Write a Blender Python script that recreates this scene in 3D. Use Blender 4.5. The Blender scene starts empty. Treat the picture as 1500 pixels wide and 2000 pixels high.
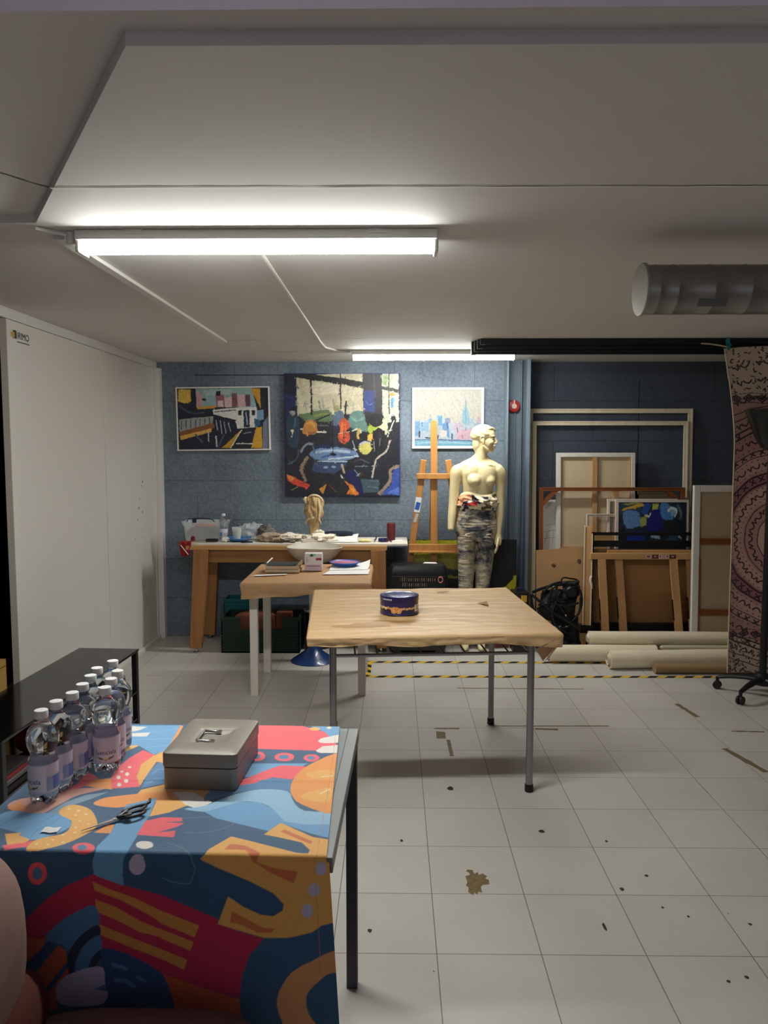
import bpy, bmesh, math, random
import numpy as np
from mathutils import Vector, Matrix, noise
random.seed(7)
SC = bpy.context.scene
COL = SC.collection
PI = math.pi

# ------------------------------------------------------------------ materials
def lin(c):
    r = []
    for v in c[:3]:
        v = v / 255.0
        r.append(v / 12.92 if v <= 0.04045 else ((v + 0.055) / 1.055) ** 2.4)
    return (r[0], r[1], r[2], 1.0)

MATS = {}
def mat(name, col=(128, 128, 128), rough=0.6, metal=0.0, var=0.0, vscale=6.0, bump=0.0, bscale=40.0,
        stretch=(1, 1, 1), col2=None, attr=False, trans=0.0, ior=1.45, emit=0.0, spec=0.5, alpha=1.0, sheen=0.0, coat=0.0):
    if name in MATS:
        return MATS[name]
    m = bpy.data.materials.new(name)
    m.use_nodes = True
    nt = m.node_tree
    b = nt.nodes['Principled BSDF']
    b.inputs['Roughness'].default_value = rough
    b.inputs['Metallic'].default_value = metal
    b.inputs['Specular IOR Level'].default_value = spec
    b.inputs['IOR'].default_value = ior
    b.inputs['Transmission Weight'].default_value = trans
    b.inputs['Alpha'].default_value = alpha
    b.inputs['Sheen Weight'].default_value = sheen
    b.inputs['Coat Weight'].default_value = coat
    base = lin(col)
    b.inputs['Base Color'].default_value = base
    tc = nt.nodes.new('ShaderNodeTexCoord')
    mp = nt.nodes.new('ShaderNodeMapping')
    mp.inputs['Scale'].default_value = stretch
    nt.links.new(tc.outputs['Object'], mp.inputs['Vector'])
    src = None
    if attr:
        a = nt.nodes.new('ShaderNodeAttribute')
        a.attribute_name = 'Col'
        src = a.outputs['Color']
    if var > 0 or col2 is not None:
        n = nt.nodes.new('ShaderNodeTexNoise')
        n.inputs['Scale'].default_value = vscale
        n.inputs['Detail'].default_value = 6
        n.inputs['Roughness'].default_value = 0.65
        nt.links.new(mp.outputs['Vector'], n.inputs['Vector'])
        ramp = nt.nodes.new('ShaderNodeMapRange')
        ramp.inputs['From Min'].default_value = 0.3
        ramp.inputs['From Max'].default_value = 0.7
        nt.links.new(n.outputs['Fac'], ramp.inputs['Value'])
        mx = nt.nodes.new('ShaderNodeMix')
        mx.data_type = 'RGBA'
        nt.links.new(ramp.outputs['Result'], mx.inputs['Factor'])
        if attr:
            mu = nt.nodes.new('ShaderNodeMix'); mu.data_type = 'RGBA'; mu.blend_type = 'MULTIPLY'
            mu.inputs['Factor'].default_value = 1.0
            mx.inputs['A'].default_value = (1 - var, 1 - var, 1 - var, 1)
            mx.inputs['B'].default_value = (1 + var, 1 + var, 1 + var, 1)
            nt.links.new(src, mu.inputs['A']); nt.links.new(mx.outputs['Result'], mu.inputs['B'])
            src = mu.outputs['Result']
        else:
            if col2 is not None:
                c2 = lin(col2)
                mx.inputs['A'].default_value = base; mx.inputs['B'].default_value = c2
            else:
                mx.inputs['A'].default_value = tuple(v * (1 - var) for v in base[:3]) + (1,)
                mx.inputs['B'].default_value = tuple(min(1, v * (1 + var)) for v in base[:3]) + (1,)
            src = mx.outputs['Result']
    if src is not None:
        nt.links.new(src, b.inputs['Base Color'])
    if bump > 0:
        n2 = nt.nodes.new('ShaderNodeTexNoise')
        n2.inputs['Scale'].default_value = bscale
        n2.inputs['Detail'].default_value = 4
        nt.links.new(mp.outputs['Vector'], n2.inputs['Vector'])
        bp = nt.nodes.new('ShaderNodeBump')
        bp.inputs['Strength'].default_value = bump
        bp.inputs['Distance'].default_value = 0.01
        nt.links.new(n2.outputs['Fac'], bp.inputs['Height'])
        nt.links.new(bp.outputs['Normal'], b.inputs['Normal'])
    if emit > 0:
        b.inputs['Emission Color'].default_value = base
        b.inputs['Emission Strength'].default_value = emit
    MATS[name] = m
    return m

def wood(name, c1, c2, axis=0, rough=0.5, scale=9.0):
    st = [1.0, 1.0, 1.0]
    for i in range(3):
        st[i] = 0.12 if i == axis else 1.6
    return mat(name, c1, rough=rough, col2=c2, vscale=scale, stretch=tuple(st), bump=0.05, bscale=60)

# ------------------------------------------------------------------ mesh builder
class MB:
    def __init__(self):
        self.v = []; self.f = []; self.mi = []; self.M = Matrix.Identity(4)
    def _add(self, vs, fs, mi=0):
        o = len(self.v)
        self.v += [tuple(self.M @ Vector(p)) for p in vs]
        self.f += [tuple(i + o for i in f) for f in fs]
        self.mi += [mi] * len(fs)
        return self
    def at(self, M):
        self.M = M
        return self
    def box(self, c, s, mi=0, rot=None):
        x, y, z = s[0] / 2, s[1] / 2, s[2] / 2
        P = [(-x, -y, -z), (x, -y, -z), (x, y, -z), (-x, y, -z), (-x, -y, z), (x, -y, z), (x, y, z), (-x, y, z)]
        if rot is not None:
            P = [rot @ Vector(p) for p in P]
        P = [(p[0] + c[0], p[1] + c[1], p[2] + c[2]) for p in P]
        return self._add(P, [(0, 3, 2, 1), (4, 5, 6, 7), (0, 1, 5, 4), (1, 2, 6, 5), (2, 3, 7, 6), (3, 0, 4, 7)], mi)
    def span(self, a, b, mi=0):
        return self.box([(a[i] + b[i]) / 2 for i in range(3)], [abs(b[i] - a[i]) for i in range(3)], mi)
    def beam(self, p0, p1, w, t, side=(1, 0, 0), mi=0, w1=None, t1=None):
        p0 = Vector(p0); p1 = Vector(p1); d = (p1 - p0).normalized()
        s = Vector(side); s = (s - d * s.dot(d)).normalized(); n = d.cross(s)
        w1 = w if w1 is None else w1; t1 = t if t1 is None else t1
        P = []
        for p, a, b in ((p0, w / 2, t / 2), (p1, w1 / 2, t1 / 2)):
            P += [p - s * a - n * b, p + s * a - n * b, p + s * a + n * b, p - s * a + n * b]
        return self._add(P, [(3, 2, 1, 0), (4, 5, 6, 7), (0, 1, 5, 4), (1, 2, 6, 5), (2, 3, 7, 6), (3, 0, 4, 7)], mi)
    def loft(self, rings, mi=0, caps=True, closed=True):
        n = len(rings[0]); vs = [p for r in rings for p in r]; fs = []
        for i in range(len(rings) - 1):
            for j in range(n if closed else n - 1):
                k = (j + 1) % n
                fs.append((i * n + j, i * n + k, (i + 1) * n + k, (i + 1) * n + j))
        if caps:
            fs.append(tuple(reversed(range(n)))); fs.append(tuple((len(rings) - 1) * n + j for j in range(n)))
        return self._add(vs, fs, mi)
    def tube(self, pts, r, n=10, mi=0, caps=True, flat=1.0):
        P = [Vector(p) for p in pts]; R = r if isinstance(r, (list, tuple)) else [r] * len(P)
        rings = []; s = None
        for i, p in enumerate(P):
            d = (P[min(i + 1, len(P) - 1)] - P[max(i - 1, 0)]).normalized()
            if s is None:
                s = Vector((0, 0, 1)) if abs(d.z) < 0.9 else Vector((0, 1, 0))
            s = (s - d * s.dot(d)).normalized(); t = d.cross(s)
            rings.append([p + (s * math.cos(a) * flat + t * math.sin(a)) * R[i] for a in [2 * PI * k / n for k in range(n)]])
        return self.loft(rings, mi, caps)
    def lathe(self, prof, c=(0, 0, 0), n=32, mi=0, axis=None, caps=True):
        rings = []
        for r, z in prof:
            rg = [Vector((r * math.cos(2 * PI * k / n), r * math.sin(2 * PI * k / n), z)) for k in range(n)]
            if axis is not None:
                rg = [axis @ p for p in rg]
            rings.append([p + Vector(c) for p in rg])
        return self.loft(rings, mi, caps)
    def ell(self, c, r, n=20, m=12, mi=0, rot=None, e=1.0):
        rings = []
        def pw(x):
            return math.copysign(abs(x) ** e, x)
        for i in range(m + 1):
            a = -PI / 2 + PI * i / m
            ca, sa = max(math.cos(a), 0.02), math.sin(a)
            rg = []
            for k in range(n):
                b = 2 * PI * k / n
                p = Vector((r[0] * pw(ca) * pw(math.cos(b)), r[1] * pw(ca) * pw(math.sin(b)), r[2] * pw(sa)))
                if rot is not None:
                    p = rot @ p
                rg.append(p + Vector(c))
            rings.append(rg)
        return self.loft(rings, mi, True)
    def prism(self, pts, z0, z1, mi=0):
        n = len(pts)
        return self._add([(x, y, z0) for x, y in pts] + [(x, y, z1) for x, y in pts],
                         [tuple(reversed(range(n))), tuple(range(n, 2 * n))] + [(i, (i + 1) % n, n + (i + 1) % n, n + i) for i in range(n)], mi)
    def poly(self, pts, mi=0):
        return self._add(pts, [tuple(range(len(pts)))], mi)
    def grid(self, P, mi=0):
        m = len(P); n = len(P[0])
        return self._add([p for r in P for p in r], [(i * n + j, i * n + j + 1, (i + 1) * n + j + 1, (i + 1) * n + j) for i in range(m - 1) for j in range(n - 1)], mi)
    def jitter(self, amp, sc, seed=0.0):
        self.v = [tuple(Vector(p) + noise.noise_vector(Vector(p) * sc + Vector((seed, seed * 1.7, 0))) * amp) for p in self.v]
        return self

def R_(ax, deg):
    return Matrix.Rotation(math.radians(deg), 4, ax)
def T_(x, y, z):
    return Matrix.Translation((x, y, z))

def mesh_obj(name, mb, mats, parent=None, loc=(0, 0, 0), smooth=35, bevel=0.0, world=True, segs=2):
    me = bpy.data.meshes.new(name)
    L = Vector(loc)
    vs = [tuple(Vector(p) - L) for p in mb.v] if world else mb.v
    me.from_pydata(vs, [], mb.f)
    if not isinstance(mats, (list, tuple)):
        mats = [mats]
    for m in mats:
        me.materials.append(m)
    me.polygons.foreach_set('material_index', mb.mi)
    me.validate(); me.update()
    if smooth:
        me.shade_smooth(); me.set_sharp_from_angle(angle=math.radians(smooth))
    o = bpy.data.objects.new(name, me)
    COL.objects.link(o)
    if parent is not None:
        o.parent = parent
    else:
        o.location = L
    if bevel > 0:
        md = o.modifiers.new('bevel', 'BEVEL'); md.width = bevel; md.segments = segs; md.limit_method = 'ANGLE'
        md.angle_limit = math.radians(40)
    return o

def tag(o, label, cat, group=None, kind=None):
    o['label'] = label; o['category'] = cat
    if group: o['group'] = group
    if kind: o['kind'] = kind
    return o
def thing(name, loc, label, cat, group=None, rz=0.0):
    o = bpy.data.objects.new(name, None); COL.objects.link(o)
    o.location = loc; o.rotation_euler = (0, 0, rz); o.empty_display_size = 0.05
    return tag(o, label, cat, group)
def part(name, mb, mats, root, **k):
    """mesh given in world coordinates, child of root (an unrotated Empty); sub-parts give top=root"""
    top = k.pop('top', root)
    return mesh_obj(name, mb, mats, parent=root, loc=tuple(top.location), **k)
def lpart(name, mb, mats, root, **k):
    """mesh given in the root's own frame"""
    return mesh_obj(name, mb, mats, parent=root, world=False, **k)
def solo(name, mb, mats, loc, label, cat, group=None, **k):
    return tag(mesh_obj(name, mb, mats, loc=loc, **k), label, cat, group)
def struct(name, mb, mats, label=None, parent=None, **k):
    o = mesh_obj(name, mb, mats, parent=parent, **k)
    if parent is None:
        o['kind'] = 'structure'
        o['label'] = label or name.replace('_', ' '); o['category'] = name.split('_')[0]
    return o
def dup(root, loc, rz, label):
    r = root.copy(); COL.objects.link(r); r.location = loc; r.rotation_euler = (0, 0, rz); r['label'] = label
    for ch in list(root.children):
        c = ch.copy(); COL.objects.link(c); c.parent = r
        for g in ch.children:
            d = g.copy(); COL.objects.link(d); d.parent = c
    return r

# ------------------------------------------------------------------ drawing shapes into a per-vertex colour attribute
def shapes(art, U, V, base, pal=None, k=0.001):
    C = np.empty((len(U), 3)); C[:] = lin(base)[:3]
    for l in art:
        c = lin(pal[l[1]] if pal else l[1])[:3]
        p = np.array(l[-1], float).reshape(-1, 2) * k
        w = l[2] * k / 2 if l[0] == 'S' else 0.0
        lo = p.min(0) - w; hi = p.max(0) + w
        ids = np.nonzero((U >= lo[0]) & (U <= hi[0]) & (V >= lo[1]) & (V <= hi[1]))[0]
        if not len(ids): continue
        x = U[ids]; y = V[ids]
        if l[0] == 'P':
            ins = np.zeros(len(ids), bool); n = len(p)
            for i in range(n):
                x0, y0 = p[i]; x1, y1 = p[(i + 1) % n]
                if y0 == y1: continue
                cr = ((y0 > y) != (y1 > y)) & (x < (x1 - x0) * (y - y0) / (y1 - y0) + x0)
                ins ^= cr
        else:
            ins = np.zeros(len(ids), bool)
            for i in range(len(p) - 1):
                d = p[i + 1] - p[i]; L2 = max(d @ d, 1e-12)
                t = np.clip(((x - p[i][0]) * d[0] + (y - p[i][1]) * d[1]) / L2, 0, 1)
                ins |= (x - p[i][0] - t * d[0]) ** 2 + (y - p[i][1] - t * d[1]) ** 2 < w * w
        C[ids[ins]] = c
    return C
def set_col(o, C):
    a = o.data.color_attributes.new('Col', 'FLOAT_COLOR', 'POINT')
    A = np.ones((len(C), 4), np.float32); A[:, :3] = C
    a.data.foreach_set('color', A.ravel())
def wob(n, seed):
    r = np.random.RandomState(seed)
    return [(r.uniform(-1, 1), r.uniform(-1, 1), r.uniform(0, 6.28), r.uniform(.5, 1)) for _ in range(n)]
def painted(name, M, w, h, art, base, root, m, nu, nv, warp=0.006, pal=None, grain=0.06, top=None, dabs=1300):
    """a painted canvas face: a fine grid in the frame M (x right, z up), its colours per vertex"""
    us = np.linspace(0, 1, nu); vs = np.linspace(0, 1, nv)
    U, V = np.meshgrid(us, vs); U = U.ravel(); V = V.ravel()
    dU = np.zeros_like(U); dV = np.zeros_like(U); g = np.zeros_like(U); g2 = np.zeros_like(U)
    for i, (a, b, ph, s) in enumerate(wob(14, 3)):
        f = 25 + 12 * i
        dU += np.sin(f * (a * U + b * V) + ph) * s; dV += np.cos(f * (b * U - a * V) + ph) * s
        g += np.sin((60 + 25 * i) * (a * U + b * V) + ph + 2 * np.sin(30 * (b * U - a * V)))
    e_ = .35 / nu
    C = sum(shapes(art, U + dU * warp / 3 + a, V + dV * warp / 3 + b, base, pal) for a, b in ((-e_, -e_), (e_, e_))) / 2
    rs = np.random.RandomState(5); asp = w / h
    for q in range(dabs):
        cu_, cv_ = rs.uniform(0, 1, 2); iu = int(cu_ * (nu - 1)); iv = int(cv_ * (nv - 1)); c0 = C[iv * nu + iu] * rs.uniform(.72, 1.3) + rs.uniform(-.012, .02, 3)
        L_ = rs.uniform(.010, .032); wd = rs.uniform(.002, .006); an = rs.uniform(0, PI) * .5 + (PI / 4 if rs.rand() < .5 else -PI / 4)
        r0 = int((L_ + wd) * nv * 1.3) + 2; c1_ = int((L_ + wd) * nu * 1.3) + 2
        a0, a1, b0_, b1_ = max(0, iv - r0), min(nv, iv + r0), max(0, iu - c1_), min(nu, iu + c1_)
        ii = (np.arange(a0, a1)[:, None] * nu + np.arange(b0_, b1_)[None, :]).ravel()
        x = (U[ii] - cu_) * asp; y = V[ii] - cv_; t_ = np.clip(x * math.cos(an) + y * math.sin(an), -L_ * .5, L_ * .5)
        ok = (x - t_ * math.cos(an)) ** 2 + (y - t_ * math.sin(an)) ** 2 < wd * wd
        C[ii[ok]] = .25 * C[ii[ok]] + .75 * np.clip(c0, 0, 1)
    C = np.clip(C * (1 + grain * g[:, None] / 3), 0, 1)
    P = [[tuple(M @ Vector((w * u, 0, h * v))) for u in us] for v in vs]
    o = part(name, MB().grid(P), m, root, top=top or root, smooth=0)
    set_col(o, C)
    return o

def text_verts(s, size, extrude=0.0):
    cu = bpy.data.curves.new('lettering', 'FONT'); cu.body = s; cu.size = size; cu.align_x = 'CENTER'; cu.align_y = 'CENTER'; cu.extrude = extrude
    o = bpy.data.objects.new('lettering', cu); COL.objects.link(o)
    dg = bpy.context.evaluated_depsgraph_get(); me = o.evaluated_get(dg).to_mesh()
    vs = [tuple(v.co) for v in me.vertices]; fs = [tuple(p.vertices) for p in me.polygons]
    o.evaluated_get(dg).to_mesh_clear(); bpy.data.objects.remove(o); bpy.data.curves.remove(cu)
    return vs, fs

def cover(w, d, drop, n=40, wr=0.0025, sk=0.006, seed=0, corner=None, r=0.008, long=1.0):
    """paper folded over a table top: wrinkled top, rounded edge, creased skirt. local frame, top at z=0"""
    def hz(x, y):
        return wr * (noise.noise(Vector((x * 3 * long + seed, y * 22, seed))) + .6 * noise.noise(Vector((x * 9 + y * 12, y * 30 - x * 7, seed + 5))))
    P = [[(-w / 2 + w * j / n, -d / 2 + d * i / n) for j in range(n + 1)] for i in range(n + 1)]
    mb = MB()
    mb.grid([[(x, y, hz(x, y)) for x, y in row] for row in P])
    loop = [(j, 0) for j in range(n)] + [(n, i) for i in range(n)] + [(n - j, n) for j in range(n)] + [(0, n - i) for i in range(n)]
    rows = []
    for q in range(9):
        ring = []
        for (j, i) in loop:
            x, y = P[i][j]; ox = (1 if j == n else -1 if j == 0 else 0); oy = (1 if i == n else -1 if i == 0 else 0)
            s = x if oy else y
            if q == 0:
                out, z = 0, hz(x, y)
            elif q == 1:
                out, z = r * .6, -r * .3
            elif q == 2:
                out, z = r, -r
            else:
                t = (q - 2) / 6
                nz = noise.noise(Vector((x * 9 + seed, y * 9, t * 2.0)))
                dz = drop * (1 + .25 * noise.noise(Vector((x * 5, y * 5, seed + 3))))
                if corner:
                    dz += corner(x, y)
                out = r + sk * nz * 1.6 * t - 0.004 * t + .5 * sk * noise.noise(Vector((x * 30, y * 30, t * 3)))
                z = -r - (dz - r) * t
            l = math.hypot(ox, oy) or 1
            ring.append((x + ox * out / l * 1.2, y + oy * out / l * 1.2, z))
        rows.append(ring)
    mb.loft(list(reversed(rows)), caps=False)
    return mb
EXPOSURE = 0.6; WORLD = 0.2; LAMP = 62
CLOTH_ART = [('P','lb',[-674,701,-505,707,-481,521,-510,489,-571,547,-608,529]),
('P','wh',[-671,693,-598,691,-612,661,-650,637]),
('P','wh',[-649,633,-574,648,-573,615,-640,612]),
('S','pb',3,[-576,648,-568,651,-556,655,-544,660,-530,668,-515,676,-504,682]),
('S','pb',3,[-597,591,-585,592,-566,595,-548,597,-529,600,-511,602,-498,604]),
('S','pb',3,[-550,535,-542,538,-531,541,-520,545,-509,549,-499,552,-492,555]),
('P','ye',[-645,493,-583,551,-571,547,-596,495]),
('P','or',[-505,707,-495,702,-476,507,-486,523]),
('P','re',[-542,282,-565,336,-575,394,-567,464,-549,518,-506,486,-521,426,-510,367,-477,294]),
('P','wh',[-544,346,-543,341,-543,338,-544,335,-546,335,-549,337,-552,341,-554,345,-555,350,-555,354,-554,356,-552,356,-549,354,-546,350]),
('P','wh',[-530,366,-529,361,-529,357,-530,355,-532,355,-535,357,-538,361,-540,365,-541,370,-541,374,-540,376,-538,376,-535,374,-532,370]),
('P','wh',[-517,325,-516,321,-516,317,-517,315,-519,315,-522,317,-525,320,-527,325,-528,329,-528,333,-527,335,-525,335,-522,333,-519,330]),
('P','wh',[-526,304,-525,300,-525,296,-526,294,-528,294,-531,296,-534,299,-536,304,-537,308,-537,312,-536,314,-534,314,-531,312,-529,308]),
('P','wh',[-550,380,-549,377,-549,374,-550,373,-552,373,-554,374,-556,377,-558,379,-558,382,-558,385,-557,386,-555,386,-553,385,-551,383]),
('P','wh',[-540,406,-539,403,-539,401,-541,400,-542,400,-544,401,-547,403,-548,406,-549,409,-548,411,-547,413,-545,413,-543,411,-541,409]),
('P','ye',[-478,298,-506,352,-521,426,-508,482,-483,532,-457,552,-418,423,-450,430,-487,443,-484,375]),
('P','mb',[-481,442,-448,429,-418,423,-391,336,-411,323,-471,287,-484,375]),
('S','lb',5,[-472,368,-471,377,-468,390,-464,398,-456,397,-446,392,-439,384,-435,373,-433,359,-435,348,-442,343,-452,341,-459,340]),
('S','lb',6,[-469,315,-465,317,-460,320,-457,323]),
('P','re',[-661,235,-634,312,-647,383,-598,342,-593,314,-637,264]),
('P','or',[-612,296,-603,331,-566,341,-538,277,-574,284]),
('P','pk',[-743,185,-745,198,-740,211,-728,223,-708,231,-682,237,-660,245,-649,256,-643,269,-631,278,-605,284,-573,285,-556,283,-564,274,-586,260,-605,245,-615,229,-621,212,-628,195,-634,176,-639,159,-647,147,-657,143,-670,144,-684,149,-705,159,-728,172]),
('P','gb',[-636,153,-620,208,-588,247,-541,265,-556,241,-594,196,-608,152]),
('P','or',[-738,176,-725,210,-688,167,-715,160]),
('P','lb',[-739,127,-737,141,-732,154,-722,162,-708,162,-691,157,-672,153,-652,153,-631,155,-611,152,-592,143,-576,130,-564,117,-559,106,-558,95,-560,85,-565,75,-573,66,-580,58,-584,52,-587,46,-593,42,-604,39,-618,37,-630,38,-637,45,-644,55,-654,65,-674,73,-698,81,-718,89,-730,101,-736,114]),
('S','mb',2,[-671,67,-668,75,-664,87,-658,97,-649,103,-640,108,-631,115,-624,126,-619,139,-615,149]),
('S','mb',2,[-617,39,-619,49,-621,64,-621,77,-616,87,-608,95,-602,105,-600,118,-599,133,-599,144]),
('S','mb',2,[-710,95,-706,104,-701,117,-696,129,-694,137,-693,144,-693,149]),
('P','ye',[-680,59,-647,67,-647,55,-615,39,-620,25,-651,15]),
('P','re',[-661,14,-621,26,-607,37,-605,11,-642,0,-648,-1,-649,0]),
('P','ye',[-604,0,-607,9,-607,21,-606,32,-602,39,-596,45,-589,50,-580,55,-569,59,-561,64,-557,70,-555,77,-555,85,-557,97,-560,110,-567,123,-580,133,-596,142,-608,152,-613,165,-613,178,-610,187,-604,193,-594,196,-582,195,-570,190,-557,183,-544,172,-532,158,-520,140,-511,125,-505,113,-502,102,-501,93,-502,83,-506,75,-510,66,-514,57,-519,48,-524,40,-530,32,-536,24,-545,17,-556,9,-569,2,-575,0,-582,-1,-593,-2,-600,-2,-604,0]),
('P','cr',[-593,176,-593,174,-593,173,-594,172,-596,172,-597,173,-599,174,-600,176,-601,178,-600,179,-599,180,-598,180,-596,179,-594,178]),
('P','cr',[-567,168,-567,167,-567,165,-568,164,-570,164,-572,165,-573,166,-574,168,-575,170,-574,171,-573,172,-572,172,-570,172,-568,170]),
('P','cr',[-544,153,-543,151,-544,150,-545,149,-546,149,-548,150,-550,151,-551,153,-551,155,-551,156,-550,157,-548,157,-546,156,-545,155]),
('P','cr',[-565,148,-565,146,-565,145,-566,144,-568,144,-569,145,-571,146,-572,148,-573,150,-572,151,-571,152,-570,152,-568,151,-566,150]),
('P','cr',[-544,122,-544,121,-544,119,-545,119,-547,119,-549,119,-550,121,-551,122,-552,124,-551,125,-550,126,-549,126,-547,125,-545,124]),
('P','cr',[-541,94,-541,92,-541,91,-542,90,-544,90,-545,91,-547,92,-548,93,-548,95,-548,96,-547,97,-545,97,-544,97,-542,95]),
('P','cr',[-520,111,-520,109,-520,108,-521,107,-523,107,-524,108,-526,109,-527,111,-527,112,-527,114,-526,114,-524,114,-523,114,-521,112]),
('P','cr',[-533,73,-533,71,-533,70,-534,69,-535,69,-537,70,-539,71,-540,73,-540,74,-540,75,-539,76,-537,76,-535,76,-534,74]),
('P','cr',[-553,62,-553,60,-553,59,-554,58,-555,58,-557,59,-559,60,-560,61,-560,63,-560,64,-559,65,-557,65,-555,64,-554,63]),
('P','cr',[-565,41,-565,39,-565,38,-566,37,-568,37,-569,38,-571,39,-572,41,-572,42,-572,43,-571,44,-570,44,-568,43,-566,42]),
('P','cr',[-566,21,-566,19,-566,18,-567,18,-569,17,-570,18,-572,19,-573,21,-573,22,-573,23,-572,24,-570,24,-569,24,-567,22]),
('P','cr',[-590,22,-590,21,-590,20,-591,19,-592,19,-594,20,-595,21,-596,22,-597,24,-597,25,-596,26,-594,26,-593,25,-591,24]),
('P','cr',[-539,32,-539,30,-539,29,-540,28,-542,28,-543,29,-545,30,-546,32,-546,33,-546,34,-545,35,-543,35,-542,34,-540,33]),
('P','or',[-496,74,-480,110,-466,110,-460,72]),
('P','ye',[-471,242,-468,278,-424,307,-402,321,-336,352,-269,340,-287,272,-305,240,-337,201,-358,180,-365,170,-386,158,-404,149,-413,229,-440,240]),
('P','or',[-553,205,-552,214,-547,224,-539,233,-528,239,-515,243,-501,248,-484,253,-466,258,-448,263,-428,268,-409,272,-392,271,-376,260,-363,244,-359,231,-369,226,-388,225,-405,223,-416,221,-426,219,-437,216,-450,207,-464,197,-478,190,-493,187,-507,188,-521,190,-534,193,-546,198]),
('P','dor',[-419,317,-343,324,-306,332,-321,297,-375,288]),
('P','lb',[-475,202,-417,238,-405,152,-400,70,-396,0,-397,-2,-402,-10,-404,-42,-404,-66,-462,-46,-465,-22,-463,-9,-461,0,-466,18,-460,73]),
('P','re',[-402,68,-405,129,-374,147,-330,146,-324,130,-361,124,-317,122,-328,105,-362,80,-326,89,-321,61]),
('P','wh',[-389,269,-343,271,-283,222,-304,186,-341,207]),
('P','re',[-468,12,-466,3,-472,-3,-481,-5,-491,-5,-501,-3,-507,1,-514,10,-516,19,-512,27,-505,31,-495,32,-484,28,-474,21]),
('P','mb',[-485,13,-484,8,-485,5,-488,3,-492,2,-496,4,-501,8,-504,12,-505,17,-504,21,-501,23,-497,23,-492,21,-488,17]),
('P','wh',[-353,28,-352,21,-356,16,-362,12,-370,12,-378,15,-385,20,-389,27,-390,34,-387,40,-381,43,-373,43,-364,41,-357,35]),
('P','lv',[-357,-23,-359,-32,-364,-39,-371,-43,-379,-43,-385,-39,-390,-32,-391,-23,-389,-14,-384,-7,-377,-3,-370,-3,-363,-7,-359,-14]),
('P','re',[-558,-44,-561,-55,-567,-63,-575,-68,-584,-68,-591,-64,-596,-56,-598,-45,-596,-35,-590,-26,-582,-22,-573,-21,-565,-26,-560,-34]),
('P','mb',[-568,-45,-569,-51,-572,-55,-577,-58,-582,-58,-586,-55,-589,-51,-589,-45,-588,-40,-585,-35,-581,-33,-576,-32,-572,-35,-569,-39]),
('S','gb',1.2,[-329,38,-321,34,-309,30,-299,24,-290,19,-283,12,-276,6,-271,0,-270,-1,-267,-5,-264,-9,-262,-14,-260,-18,-258,-22,-257,-25,-257,-27,-257,-31,-260,-39,-263,-49,-268,-57,-277,-59,-288,-58,-298,-56,-308,-54,-317,-50,-323,-48]),
('S','gb',1.2,[-304,82,-289,82,-268,83,-250,87,-234,96,-219,109,-210,120,-210,130,-217,138,-227,145,-242,149,-262,151,-281,151,-299,149,-317,145,-330,142]),
('P','re',[-308,715,-149,718,-74,667,-56,631,-29,569,-75,531,-270,540]),
('P','lb',[-128,722,-20,727,-9,605,-60,635,-74,667]),
('P','ye',[-92,694,-92,688,-96,683,-102,680,-109,680,-116,682,-121,687,-124,693,-123,699,-119,704,-113,707,-106,707,-99,704,-94,700]),
('P','cr',[-60,703,-60,699,-62,695,-64,693,-67,693,-70,695,-73,698,-74,703,-74,707,-72,710,-70,712,-66,713,-63,711,-61,707]),
('P','wh',[-87,602,-79,622,-37,648,-13,651,-8,593,-65,585,-80,589]),
('P','wh',[-83,532,-69,563,-6,580,-1,519,-67,516,-79,522]),
('P','re',[-212,490,-212,476,-215,465,-222,458,-231,458,-240,464,-248,474,-253,488,-254,503,-250,514,-244,521,-235,521,-225,515,-217,504]),
('P','mb',[-225,489,-224,482,-226,477,-230,473,-234,473,-239,476,-243,482,-245,489,-246,496,-244,501,-241,505,-236,505,-231,502,-227,496]),
('P','re',[-135,487,-135,475,-141,465,-151,459,-162,459,-174,464,-183,473,-187,485,-187,498,-181,508,-172,514,-160,514,-148,509,-139,500]),
('P','mb',[-149,487,-150,480,-153,475,-158,472,-164,472,-169,475,-174,479,-176,486,-176,492,-173,497,-168,500,-162,501,-156,498,-152,493]),
('P','re',[-68,483,-69,473,-74,465,-81,460,-90,459,-99,464,-106,472,-110,482,-109,492,-105,501,-97,506,-87,506,-78,502,-71,494]),
('P','mb',[-79,483,-80,478,-82,474,-86,471,-90,471,-95,473,-98,477,-100,482,-100,487,-97,492,-94,494,-89,494,-84,492,-81,488]),
('P','lb',[-280,440,-92,448,-109,426,-160,431,-216,362,-260,355]),
('P','mb',[-302,285,-295,292,-285,295,-271,299,-251,307,-228,316,-208,325,-194,339,-182,353,-170,362,-153,364,-136,361,-122,351,-112,327,-105,297,-106,278,-120,279,-143,290,-167,297,-189,293,-212,285,-235,274,-260,256,-285,236,-301,227,-308,240,-307,264]),
('P','re',[-283,302,-239,342,-193,401,-161,433,-92,429,-119,352,-169,361,-208,325,-268,299]),
('P','pb',[-338,188,-331,192,-313,195,-295,203,-281,218,-267,237,-251,254,-231,270,-209,284,-186,293,-163,295,-139,293,-120,285,-110,272,-105,253,-98,235,-90,218,-80,201,-66,188,-40,184,-10,184,13,180,22,164,22,143,15,128,-4,122,-32,122,-56,123,-73,124,-87,126,-101,135,-114,152,-126,176,-139,196,-151,209,-163,218,-176,225,-190,228,-205,229,-218,226,-230,219,-241,210,-252,200,-263,191,-274,181,-287,175,-306,177,-327,182]),
('P','lb',[-287,174,-252,202,-219,227,-176,226,-139,197,-101,136,-56,124,15,128,16,64,-35,85,-110,129,-128,93,-252,145]),
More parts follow.
